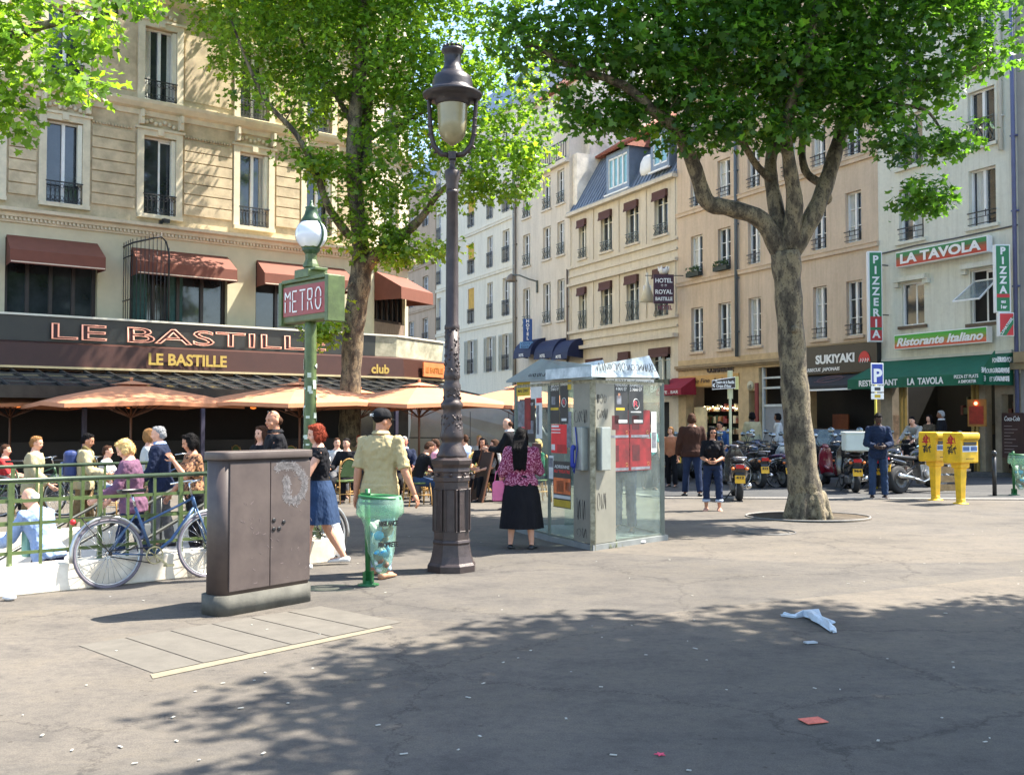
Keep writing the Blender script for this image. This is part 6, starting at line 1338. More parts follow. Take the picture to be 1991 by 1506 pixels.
p = gp(1424, 958); t = thing('direction_sign', 'dark brown double lined direction sign pointing left above the parked scooters', 'sign', (p.x+.3, p.y+1.5, 0), R(6)); Y_ = p.y+1.5
z = lambda py: at(1424, py, Y_).z; kx = Y_/FPX; q = MB(); q.tube([(-.0, .03, 0), (0, .03, z(722))], .035, 8); q.box(-.06, .06, -.0, .06, z(775), z(720)); q.build('post', M('pale_post', lin((190, 188, 150)), .5, .1, 6), t)
q = MB(); q.ext([(-38*kx, z(757)), (8*kx, z(754)), (8*kx, z(733)), (-38*kx, z(740))], -.06, -.03, 'xz'); q.build('panel', M('sign_brown', lin((52, 38, 34)), .5, .1, 5), t)
q = MB(); pts = [(-38*kx, -.062, z(757)), (8*kx, -.062, z(754)), (8*kx, -.062, z(733)), (-38*kx, -.062, z(740))]; q.tube(pts, .01, 4, closed=True); q.bar((-37*kx, -.064, z(749)), (-33*kx, -.064, z(752)), .03, .005, up=(0, 1, 0)); q.bar((-37*kx, -.064, z(749)), (-33*kx, -.064, z(746)), .03, .005, up=(0, 1, 0)); q.build('border', WLET, t)
text('letters', 'Theatre de la Bastille', .075, WLET, t, (-13*kx, -.065, z(745.5)), w=38*kx, bold=.002); text('letters', "Cirque d'Hiver", .075, WLET, t, (-15*kx, -.065, z(753)), w=30*kx, bold=.002)
q = MB(); q.cbox((12*kx, 0, z(744)), (.1, .04, .32)); q.build('end_bracket', M('cream_bracket', lin((205, 200, 130)), .5, .1, 5), t)
def bollard(px, py, label):
    p = gp(px, py); t = thing('bollard', label, 'bollard', p, 0, 'dark steel bollards'); q = MB(); q.lathe([(.045, 0), (.045, .86)], n=12); q.build('post', BLACKP, t)
    q = MB(); q.lathe([(.036, .86), (.036, .88), (.055, .9), (.06, .94), (.04, .985), (.005, 1.0)], n=12); q.build('knob', BLACKP, t); return t
bollard(1934, 964, 'dark steel bollard right of the letter boxes on the near kerb')
b = bollard(1891, 925, 'short dark bollard on the far kerb behind the right letter box')
b = bollard(1790, 930, 'dark bollard on the far kerb behind the left letter box')
# timber crate leaning behind the letter boxes
p = gp(1845, 958); t = thing('timber_pallet', 'weathered wooden slatted pallet standing behind the yellow letter boxes', 'pallet', p, R(5))
for i in range(5): q = MB(); q.box(-.32, .32, -.02, .0, .05+i*.2, .2+i*.2); q.build('slat', WOOD, t)
q = MB(); q.box(-.32, -.25, .0, .08, .05, 1.0); q.box(.25, .32, 0, .08, .05, 1.0); q.build('frame', WOOD, t)
# litter on the ground
def litter(name, label, cat, px, py, mb, mat):
    p = gp(px, py); o = mb.build(name, mat); o.location = (p.x, p.y, .006); tag(o, label, cat); return o
rnd = random.Random(12)
q = MB(); P = [gp(a, b)-gp(1575, 1205) for a, b in ((1521, 1199), (1545, 1202), (1560, 1199), (1580, 1203), (1590, 1210), (1606, 1217), (1616, 1226), (1620, 1231))]
q.tube([v+Vector((0, 0, .02)) for v in P], [.012, .02, .03, .045, .04, .03, .035, .02], 9); q.tube([P[3]+Vector((-.05, .03, .015)), P[4]+Vector((.02, .05, .02)), P[5]+Vector((.08, .06, .01))], [.01, .03, .008], 7); q.v = [(x+rnd.gauss(0, .012), y+rnd.gauss(0, .012), max(.0, z+rnd.gauss(0, .012))) for x, y, z in q.v]; q.sm = [False]*len(q.sm)
o = litter('plastic_bag', 'crumpled white plastic bag lying in the shade on the right', 'plastic bag', 1575, 1205, q, M('thin_white_plastic', lin((205, 215, 222)), .4, .1, 30, .8))
q = MB(); q.cbox((0, 0, .004), (.13, .1, .004), rz=.3); litter('paper_scrap', 'red paper scrap lying in the shade at the lower right', 'litter', 1581, 1403, q, M('red_paper', lin((215, 110, 90)), .7, .2, 30))
q = MB(); q.ext([(.03*math.cos(a)*(1 if i % 2 else .4), .03*math.sin(a)*(1 if i % 2 else .4)) for i, a in enumerate([2*PI*i/10 for i in range(10)])], .0, .004); litter('paper_star', 'small pink star shaped scrap at the bottom of the picture', 'litter', 1283, 1468, q, M('pink_paper', lin((215, 70, 100)), .7, .1, 9))
q = MB(); q.cbox((0, 0, .006), (.09, .05, .01), rz=.3); litter('paper_scrap', 'pale blue paper scrap below the plastic bag', 'litter', 1576, 1251, q, M('blue_paper', lin((165, 172, 176)), .7, .1, 9))
q = MB(); q.ell((0, 0, .02), (.1, .06, .025), 8, 5); litter('paper_cup', 'crushed white and blue carton beside the phone booth', 'litter', 1242, 1056, q, M('white_carton', lin((215, 215, 215)), .6, .15, 20))
q = MB(); q.ell((0, 0, .025), (.07, .05, .03), 8, 5); litter('paper_scrap', 'crumpled white wrapper at the far left by the kerb wall', 'litter', 18, 1167, q, M('white_carton', lin((215, 215, 215)), .6, .15, 20))
q = MB()
for i in range(110):
    x, y = rnd.uniform(-40, 1991), 990+rnd.random()**1.3*510
    p = gp(x, y)
    if x < 560 and y < 1160 or x < 150 and y < 1200: continue
    s_ = rnd.uniform(.006, .014); q.cbox((p.x, p.y, .007), (s_*rnd.uniform(1, 3), s_, .003), rz=rnd.random()*3)
tag(q.build('scattered_litter', M('bleached_litter', lin((175, 172, 160)), .8, .1, 20)), 'tiny pale cigarette ends and paper bits strewn over the pavement', 'litter', kind='stuff')
# ------------------------------------------------------------------ cafe terrace: umbrellas, chairs, tables
POLEM = M('umbrella_pole_wood', lin((110, 70, 48)), .5, .15, 5)
def umbrella(p, rz, label, s=2.0, ze=2.02, za=2.56):
    t = thing('terrace_umbrella', label, 'umbrella', p, rz, 'peach umbrellas over the cafe terrace'); n = 8; q = MB(); rim = []
    for j in range(n):
        a = 2*PI*j/n+PI/4; k_ = s*1.414 if j % 2 == 0 else s*1.0; rim.append(Vector((k_*math.cos(a), k_*math.sin(a), ze+(0 if j % 2 == 0 else .07))))
    mid = lambda v, f, z: Vector((v.x*f, v.y*f, z))
    for j in range(n):
        a, b = rim[j], rim[(j+1) % n]; L = [(1, a.z, b.z), (.66, ze+(za-ze)*.40, ze+(za-ze)*.40), (.33, ze+(za-ze)*.70, ze+(za-ze)*.70), (.12, za-.07, za-.07)]
        for i in range(3): q.face([mid(a, L[i][0], L[i][1]), mid(b, L[i][0], L[i][2]), mid(b, L[i+1][0], L[i+1][2]), mid(a, L[i+1][0], L[i+1][1])])
        q.face([a, b, b-Vector((0, 0, .09)), a-Vector((0, 0, .09))])
    q.build('canopy', PEACH, t, fixn=False)
    q = MB()
    for j in range(n):
        a, b = rim[j], rim[(j+1) % n]; q.face([mid(a, .2, za-.05), mid(b, .2, za-.05), Vector((0, 0, za+.05))])
    q.build('vent_cap', PEACH, t, fixn=False); q = MB(); q.lathe([(.03, za+.03), (.03, za+.07), (.045, za+.09), (.02, za+.13)], n=8); q.build('finial', PEACH, t)
    q = MB(); q.tube([(0, 0, 0), (0, 0, za)], .03, 8); q.build('pole', POLEM, t)
    q = MB()
    for j in range(n): a = rim[j]; q.bar((0, 0, za-.09), mid(a, .97, a.z-.02), .025); q.bar((0, 0, ze-.3), mid(a, .52, ze+(za-ze)*.5-.03), .022)
    q.build('ribs', POLEM, t); q = MB(); q.lathe([(.3, 0), (.3, .05), (.06, .08), (.05, .3)], n=14); q.build('base', IRON, t); return t
Yu = 24.0
umbrella((xy(255, Yu), Yu, 0), R(38), 'peach square umbrella left of the metro sign post, second from the left')
umbrella((xy(583, Yu+.5), Yu+.5, 0), R(52), 'peach square umbrella behind the metro sign post')
umbrella((xy(815, Yu+1), Yu+1, 0), R(44), 'peach square umbrella right of the tree trunk, behind the street lamp', s=1.75)
umbrella((xy(20, 26), 26, 0), R(40), 'peach square umbrella at the left edge, partly behind its neighbour', za=2.5)
umbrella((xy(1010, 26.5), 26.5, 0), R(40), 'peach square umbrella seen between street lamp and phone booth', s=1.5)
umbrella((xy(700, 27.5), 27.5, 0), R(30), 'peach square umbrella mostly hidden behind the tree trunk', s=1.6, ze=2.0, za=2.45)
def bistro_chair(name, frame, weave, label):
    t = thing(name, label, 'chair'); q = MB()
    for sx in (-1, 1):
        l = MB(); l.tube([(sx*.19, .19, .45), (sx*.21, .23, 0)], .013, 6); l.build('leg', frame, t); l = MB(); l.tube([(sx*.17, -.24, 0), (sx*.18, -.18, .45), (sx*.19, -.22, .72), (sx*.16, -.25, .86)], .013, 6); l.build('leg', frame, t)
    q = MB(); q.lathe([(.2, .43), (.215, .445), (.21, .462), (.19, .465)], n=18); q.build('seat', weave, t)
    q = MB(); pts = [(.19*math.cos(a), -.235-.02*math.sin(a), .62+.28*math.sin(a)) for a in [PI*i/12 for i in range(13)]]; q.tube(pts, .014, 6); q.build('back_frame', frame, t)
    q = MB(); n = 10; prev = None
    q.ext([(.17*math.cos(a), .54+.34*max(0, math.sin(a))) for a in [PI*i/12 for i in range(13)]], -.25, -.235, 'xz'); q.build('backrest', weave, t)
    q = MB(); q.tube([(-.2, .21, .2), (.2, .21, .2)], .009, 5); q.tube([(-.18, -.22, .2), (.18, -.22, .2)], .009, 5); q.tube([(-.2, .21, .22), (-.18, -.22, .22)], .009, 5); q.tube([(.2, .21, .22), (.18, -.22, .22)], .009, 5); q.build('stretcher', frame, t)
    t['group'] = 'woven cafe chairs on the terrace'; return t
def rattan_armchair():
    t = thing('rattan_armchair', '', 'chair'); q = MB()
    for sx in (-1, 1):
        for y in (.2, -.2): l = MB(); l.tube([(sx*.2, y, .42), (sx*.22, y*1.15, 0)], .016, 6); l.build('leg', RATTAN, t)
        l = MB(); l.tube([(sx*.22, .22, .4), (sx*.25, .2, .64), (sx*.26, .05, .67), (sx*.24, -.2, .66)], .017, 6); l.build('armrest', RATTAN, t)
    q = MB(); q.box(-.22, .22, -.21, .22, .41, .45); q.build('seat', WICKC, t, bevel=.01)
    q = MB(); 
    for i in range(6): x = -.2+.08*i; q.bar((x, -.2, .44), (x*1.15, -.3, .9), .045, .012)
    q.bar((-.24, -.3, .91), (.24, -.3, .91), .03, .04); q.bar((-.22, -.24, .62), (.22, -.24, .62), .03, .02); q.build('backrest', RATTAN, t)
    q = MB(); q.bar((-.2, -.2, .1), (.2, .2, .38), .014); q.bar((.2, -.2, .1), (-.2, .2, .38), .014); q.build('cross_brace', RATTAN, t)
    t['group'] = 'rattan armchairs beside the street lamp'; return t
def table(label):
    t = thing('cafe_table', label, 'table'); q = MB(); q.lathe([(.3, .72), (.31, .735), (.3, .75)], n=20); q.build('tabletop', M('table_top_brown', lin((120, 84, 60)), .3, .2, 4), t)
    q = MB(); q.lathe([(.2, 0), (.2, .02), (.03, .05), (.025, .72)], n=12); q.build('pedestal', IRON, t); t['group'] = 'round tables on the cafe terrace'; return t
ch = bistro_chair('cafe_chair', RATTAN, WICKG, 'green woven cafe chair with its back to us left of the man in the cap')
def put(o, px, py, rz): p = gp(px, py); o.location = p; o.rotation_euler = (0, 0, rz); return o
put(ch, 674, 978, R(20))
CHP = [(808, 968, 80, 'woven cafe chair under the man reading in a black shirt'), (640, 955, -60, 'woven cafe chair left of the green chair'), (750, 945, 150, 'woven cafe chair behind the man in the cap'), (850, 950, 100, 'woven cafe chair just left of the street lamp base'), (560, 925, 30, 'woven cafe chair in the shade behind the man in black'), (205, 925, 70, 'woven cafe chair of the seated customer behind the railing'), (470, 922, -30, 'woven cafe chair hidden in the shade behind the cabinet'), (300, 918, 100, 'woven cafe chair far back behind the man in the blazer'), (100, 918, 60, 'woven cafe chair far back at the left under the umbrella'), (340, 914, 200, 'woven cafe chair facing us far back in the terrace shade'), (900, 940, 200, 'woven cafe chair right of the street lamp, farthest back'), (980, 938, 160, 'woven cafe chair behind the waiter'), (1040, 965, 100, 'woven cafe chair seen past the woman in the pink blouse'), (780, 925, 90, 'woven cafe chair of the grey haired customer')]
for (px, py, a, l) in CHP: c = dup(ch, label=l); put(c, px, py, R(a))
ra = rattan_armchair(); ra['label'] = 'nearest pale rattan armchair right of the street lamp'; put(ra, 948, 966, R(205))
for (px, py, a, l) in ((975, 955, 150, 'pale rattan armchair beside the woman in the pink blouse'), (925, 948, 230, 'pale rattan armchair behind the dark leaning board'), (1000, 950, 190, 'pale rattan armchair hidden behind the black skirt')):
    c = dup(ra, label=l); put(c, px, py, R(a))
tb = table('round cafe table of the man reading in the black shirt'); put(tb, 846, 962, 0)
for (px, py, l) in ((700, 950, 'round cafe table behind the man in the cap'), (960, 940, 'round cafe table beside the waiter'), (620, 930, 'round cafe table in the shade left of the trunk'), (235, 930, 'round cafe table behind the railing on the left'), (440, 925, 'round cafe table in the shade behind the cabinet'), (905, 925, 'round cafe table right of the street lamp, far back')):
    c = dup(tb, label=l); put(c, px, py, 0)
p = gp(925, 975); t = thing('menu_easel', 'dark folded menu board standing right of the street lamp', 'menu board', p, R(-62)); q = MB(); q.face([(-.3, 0, 0), (.3, 0, 0), (.26, .3, 1.12), (-.26, .3, 1.12)]); q.face([(-.3, .55, 0), (-.26, .32, 1.12), (.26, .32, 1.12), (.3, .55, 0)]); q.build('panel', M('easel_dark', lin((44, 30, 24)), .6, .2, 4), t, fixn=False)
q = MB(); q.bar((-.3, 0, 0), (-.26, .3, 1.13), .035); q.bar((.3, 0, 0), (.26, .3, 1.13), .035); q.bar((-.27, .3, 1.13), (.27, .3, 1.13), .035); q.build('frame', POLEM, t)
# clothes-coloured things hanging in the terrace entrance
for i, (px, mt_, w_) in enumerate(((806, K6, .2), (818, K2, .16), (830, WICKC, .12), (812, M('pale_green', lin((120, 160, 120)), .8, .2, 6), .2))):
    Yb = 31.0; t = thing('hanging_scarf', ['orange patterned', 'dark red', 'cream striped', 'pale green'][i]+' cloth hanging in the cafe side entrance left of the lamp', 'cloth', (xy(px, Yb), Yb, 0)); q = MB(); n = 6
    pts = [(-w_/2+w_*j/n, .03*(j % 2)) for j in range(n+1)]; z0, z1 = [(1.1, 2.0), (1.2, 2.0), (.9, 2.0), (.4, 1.3)][i]
    for j in range(n): q.face([(pts[j][0], pts[j][1], z0), (pts[j+1][0], pts[j+1][1], z0), (pts[j+1][0], pts[j+1][1], z1), (pts[j][0], pts[j][1], z1)])
    q.build('cloth', mt_, t, fixn=False); q = MB(); q.tube([(-w_/2, 0, z1+.02), (w_/2, 0, z1+.02)], .012, 5); q.tube([(0, 0, z1+.02), (0, 0, 2.4)], .006, 4); q.build('hanger', IRON, t)
# ------------------------------------------------------------------ bicycles
def bicycle(label, p, rz, colr, kids_=True, lean=.0, tyre=RUBBER):
    """wheels in the local x-z plane, front wheel towards +x"""
    t = thing('bicycle', label, 'bicycle', p, rz); t.rotation_euler = (lean, 0, rz); Rw = .335; FRM = colr
    for i, x in enumerate((-.53, .53)):
        c = Vector((x, 0, Rw)); q = MB(); q.tube([c+Vector((Rw*math.cos(a), 0, Rw*math.sin(a))) for a in [2*PI*k_/40 for k_ in range(40)]], .017, 8, closed=True); w_ = q.build('wheel', tyre, t)
        q = MB(); q.tube([c+Vector(((Rw-.022)*math.cos(a), 0, (Rw-.022)*math.sin(a))) for a in [2*PI*k_/40 for k_ in range(40)]], .011, 6, closed=True); q.build('rim', ALU, w_)
        q = MB()
        for k_ in range(28): a = 2*PI*k_/28; q.tube([c+Vector((.02*math.cos(a+1.3*(-1)**k_), .025*(-1)**k_, .02*math.sin(a+1.3*(-1)**k_))), c+Vector(((Rw-.03)*math.cos(a), 0, (Rw-.03)*math.sin(a)))], .0022, 3)
        q.tube([c+Vector((0, -.05, 0)), c+Vector((0, .05, 0))], .022, 8); q.build('spokes', CHROME, w_)
        a0, a1 = (R(30), R(190)) if i == 0 else (R(-10), R(150)); q = MB()
        q.tube([c+Vector(((Rw+.03)*math.cos(a0+(a1-a0)*k_/14), 0, (Rw+.03)*math.sin(a0+(a1-a0)*k_/14))) for k_ in range(15)], .02, 6); q.build('mudguard', ALU, t)
    B_, S_, Hh, Rr, Fr = Vector((-.08, 0, .28)), Vector((-.25, 0, .78)), Vector((.36, 0, .86)), Vector((-.53, 0, Rw)), Vector((.53, 0, Rw))
    q = MB(); q.tube([B_, S_], .016, 8); q.tube([B_, Vector((.12, 0, .42)), Vector((.28, 0, .62)), Hh-Vector((-.01, 0, .12))], .018, 8); q.tube([S_.lerp(B_, .35), Hh-Vector((.0, 0, .02))], .013, 8)
    for s_ in (-.04, .04): q.tube([B_, Rr+Vector((0, s_, 0))], .01, 6); q.tube([S_.lerp(B_, .1), Rr+Vector((0, s_, 0))], .008, 6)
    q.tube([Hh, Hh+Vector((.035, 0, -.13))], .022, 8); q.build('frame', FRM, t)
    q = MB()
    for s_ in (-.05, .05): q.tube([Hh+Vector((.035, s_*.6, -.13)), Hh+Vector((.07, s_, -.25)), Fr+Vector((0, s_, 0))], .011, 6)
    q.build('fork', FRM, t)
    q = MB(); q.tube([S_, S_+Vector((-.03, 0, .13))], .013, 6); q.tube([Hh, Hh+Vector((-.03, 0, .14)), Hh+Vector((.03, 0, .17))], .012, 6); q.tube([Hh+Vector((-.12, -.28, .15)), Hh+Vector((0, -.22, .17)), Hh+Vector((.04, 0, .17)), Hh+Vector((0, .22, .17)), Hh+Vector((-.12, .28, .15))], .011, 6); q.build('handlebar', CHROME, t)
    q = MB(); q.loft([[(-.28+x, y, .93) for x, y in ((-.13, -.07), (-.13, .07), (.14, .018), (.14, -.018))], [(-.28+x, y, .97) for x, y in ((-.14, -.08), (-.14, .08), (.15, .016), (.15, -.016))]]); q.build('saddle', BLACKP, t, bevel=.015)
    q = MB(); q.T = Matrix.Translation((-.08, -.05, .28)) @ Matrix.Rotation(PI/2, 4, 'X'); q.tube([(.085*math.cos(a), .085*math.sin(a), 0) for a in [2*PI*k_/24 for k_ in range(24)]], .008, 5, closed=True)
    for k_ in range(5): a = 2*PI*k_/5; q.tube([(0, 0, 0), (.085*math.cos(a), .085*math.sin(a), 0)], .006, 4)
    q.T = None; q.bar((-.08, -.07, .28), (.04, -.07, .17), .018); q.bar((-.08, .07, .28), (-.2, .07, .39), .018); q.box(0, .08, -.16, -.07, .155, .18); q.build('crankset', M('worn_brass_ring', lin((190, 180, 140)), .4, .2, 8, metal=.5), t)
    q = MB(); q.tube([(-.08, -.05, .365), (-.53, -.05, Rw+.03)], .006, 4); q.tube([(-.08, -.05, .195), (-.53, -.05, Rw-.03)], .006, 4); q.box(-.82, -.36, -.06, -.045, .70, .712); q.box(-.82, -.36, .045, .06, .70, .712)
    for k_ in range(5): q.box(-.8+.1*k_, -.79+.1*k_, -.045, .045, .702, .71)
    q.tube([(-.8, -.05, .7), (-.53, -.05, Rw)], .006, 4); q.build('luggage_rack', IRON, t)
    q = MB(); q.ell((-.87, 0, .67), (.03, .035, .03), 8, 6); q.build('rear_light', REDS, t); return t
BLUEF = M('blue_grey_frame', lin((70, 96, 130)), .35, .12, 6, metal=.3)
a = gp(223, 1140); b = gp(398, 1121); cm = (a+b)/2
bicycle('pale blue step-through bicycle leaning on the stone kerb left of the cabinet', (cm.x, cm.y, 0), math.atan2(b.y-a.y, b.x-a.x), BLUEF, lean=R(-5), tyre=M('pale_tyre', lin((110, 104, 112)), .7, .2, 12))
a = gp(470, 1112); b = gp(634, 1092); cm = (a+b)/2
bicycle('bicycle half hidden behind the cabinet, its wheel beside the woman with the red hair', (cm.x, cm.y, 0), math.atan2(b.y-a.y, b.x-a.x), M('grey_frame', lin((90, 94, 98)), .4, .2, 6, metal=.3), lean=R(-5))
for (px, py, rz, l, c_) in ((150, 1000, 0, 'dark bicycle parked beyond the far railing on the left', IRON), (60, 1003, 12, 'dark green bicycle parked beyond the far railing at the left edge', METROD), (330, 985, -8, 'blue bicycle parked beyond the railing behind the blonde woman', BLUEF)):
    p = gp(px, py); bicycle(l, p, R(rz), c_)
p = gp(1475, 948); bicycle('dark bicycle parked among the scooters left of the big tree', p, R(200), IRON)
# ------------------------------------------------------------------ scooters and motorcycles (front towards +y)
def wheel(t, y, r_, w_, rim=ALU, name='wheel'):
    q = MB(); q.T = Matrix.Translation((0, y, r_)) @ Matrix.Rotation(PI/2, 4, 'Y'); ro = r_; q.lathe([(ro*.62, -w_*.4), (ro*.86, -w_*.5), (ro*.97, -w_*.3), (ro, 0), (ro*.97, w_*.3), (ro*.86, w_*.5), (ro*.62, w_*.4)], n=24); w0 = q.build(name, RUBBER, t)
    q = MB(); q.T = Matrix.Translation((0, y, r_)) @ Matrix.Rotation(PI/2, 4, 'Y'); q.lathe([(ro*.18, -w_*.55), (ro*.2, -w_*.42), (ro*.6, -w_*.44), (ro*.64, -w_*.5), (ro*.64, w_*.5), (ro*.6, w_*.44), (ro*.2, w_*.42), (ro*.18, w_*.55)], n=24); q.build('rim', rim, w0); return w0
def mirror_bar(t, y, z, hw, windshield=False, stalk=.22, cream=False):
    q = MB(); q.tube([(-hw, y-.1, z-.02), (-hw*.5, y, z), (0, y+.02, z-.02), (hw*.5, y, z), (hw, y-.1, z-.02)], .015, 8)
    for s_ in (-1, 1): q.tube([(s_*hw, y-.1, z-.02), (s_*(hw-.13), y-.06, z-.01)], .022, 8)
    q.build('handlebar', BLACKP, t)
    for s_ in (-1, 1):
        q = MB(); q.tube([(s_*hw*.6, y, z), (s_*(hw*.6+.08), y+.02, z+stalk)], .008, 5); m_ = q.build('mirror', BLACKP, t)
        q = MB(); q.T = Matrix.Translation((s_*(hw*.6+.1), y+.02, z+stalk+.03)) @ Matrix.Rotation(PI/2, 4, 'X'); q.lathe([(.01, -.02), (.05, -.01), (.06, .01), (.055, .014)], n=12, sx=1.25); q.build('mirror_glass', M('mirror_glass', (.2, .22, .24), .08, .05, 3, metal=.9), m_)
def blob(rings, n=14):
    """loft of superellipse rings: (y, z, half width, half height)"""
    out = []
    for (y, z, w_, h_) in rings: out.append([(w_*math.copysign(abs(math.cos(a))**.7, math.cos(a)), y, z+h_*math.copysign(abs(math.sin(a))**.7, math.sin(a))) for a in [2*PI*i/n for i in range(n)]])
    return out
def plate(t, y, z, txt, w_=.19, h_=.15):
    q = MB(); q.cbox((0, y, z), (w_, .01, h_), rx=R(-12)); p_ = q.build('number_plate', PLATE, t)
    a, b = txt.split(' ', 1); text('plate_text', a, h_*.32, BLACKP, p_, (0, y-.011, z+.012), w=w_*.8, bold=.002, rot=(PI/2-R(12), 0, 0)); text('plate_text', b, h_*.32, BLACKP, p_, (0, y-.022+.012, z-.058), w=w_*.8, bold=.002, rot=(PI/2-R(12), 0, 0))
def scooter(label, p, rz, body, txt='412 BRL 75', seatm=BLACKP, box=None, shield=False, group='scooters and motorcycles parked along the kerb', s=1.0):
    t = thing('scooter', label, 'scooter', p, rz, group); t.scale = (s, s, s)
    wheel(t, -.62, .24, .13); wheel(t, .62, .24, .12)
    q = MB(); q.loft(blob([(-.86, .66, .04, .04), (-.82, .62, .12, .1), (-.68, .58, .17, .15), (-.4, .54, .18, .17), (-.12, .46, .16, .18), (-.06, .40, .12, .14)])); q.build('rear_body', body, t)
    q = MB(); q.loft(blob([(-.10, .30, .1, .05), (.1, .27, .16, .04), (.34, .3, .16, .05)])); q.build('floorboard', BLACKP, t)
    q = MB(); q.loft([[(-.19, .34, .3), (.19, .34, .3), (.17, .39, .3), (-.17, .39, .3)], [(-.22, .40, .55), (.22, .40, .55), (.16, .50, .55), (-.16, .50, .55)], [(-.2, .40, .8), (.2, .40, .8), (.13, .52, .8), (-.13, .52, .8)], [(-.11, .36, .97), (.11, .36, .97), (.09, .48, .97), (-.09, .48, .97)]]); q.build('leg_shield', body, t, bevel=.015)
    q = MB(); q.loft(blob([(.3, .43, .02, .02), (.42, .5, .08, .06), (.62, .53, .09, .05), (.84, .42, .05, .03)])); q.build('front_mudguard', body, t)
    q = MB(); q.tube([(-.06, .5, .6), (-.06, .62, .24)], .02, 6); q.tube([(.06, .5, .6), (.06, .62, .24)], .02, 6); q.build('fork', ALU, t)
    q = MB(); q.loft(blob([(-.78, .76, .08, .03), (-.6, .79, .15, .045), (-.3, .77, .15, .045), (.0, .72, .1, .04)])); q.build('seat', seatm, t)
    q = MB(); q.loft(blob([(.34, .98, .05, .03), (.42, 1.0, .12, .06), (.54, .97, .08, .05)])); q.build('headlight_cowl', body, t)
    mirror_bar(t, .4, 1.02, .33)
    q = MB(); q.cbox((0, -.875, .66), (.16, .03, .07)); q.build('tail_light', M('tail_light_red', lin((190, 20, 26)), .25, .1, 5, coat=.4), t)
    q = MB()
    for s_ in (-1, 1): q.ell((s_*.13, -.85, .62), (.035, .03, .03), 8, 6)
    q.build('indicator', M('indicator_amber', lin((225, 120, 40)), .3, .1, 5, coat=.4), t)
    q = MB(); q.cbox((0, -.84, .48), (.17, .02, .24), rx=R(-14)); q.build('rear_mudguard', BLACKP, t); plate(t, -.868, .42, txt)
    q = MB(); q.cap((.17, -.8, .3), (.17, -.35, .24), .055, .04, 10); q.tube([(.17, -.35, .24), (.08, -.1, .22)], .018, 6); q.build('exhaust', CHROME, t)
    q = MB(); q.cbox((-.11, -.45, .26), (.1, .36, .16)); q.build('engine_case', M('engine_grey', (.12, .12, .12), .4, .3, 8, metal=.5), t, bevel=.03); q = MB(); q.tube([(-.08, -.2, .2), (-.24, -.28, .0)], .012, 5); q.build('stand', IRON, t)
    q = MB(); q.tube([(-.13, -.6, .76), (-.12, -.86, .84), (.12, -.86, .84), (.13, -.6, .76)], .012, 6); q.build('grab_rail', CHROME, t)
    if shield: q = MB(); q.loft([[(-.2, .5, 1.02), (.2, .5, 1.02)], [(-.24, .47, 1.2), (.24, .47, 1.2)], [(-.18, .4, 1.42), (.18, .4, 1.42)]], caps=False); q.build('windshield', glass_mat('scooter_windshield', (.8, .88, .9), .35), t, fixn=False)
    if box: q = MB(); q.box(-.26, .26, -1.02, -.55, .86, 1.24); q.build('top_box', box, t, bevel=.03); q = MB(); q.box(-.275, .275, -1.035, -.535, 1.2, 1.25); q.build('box_lid', box, t, bevel=.015)
    return t
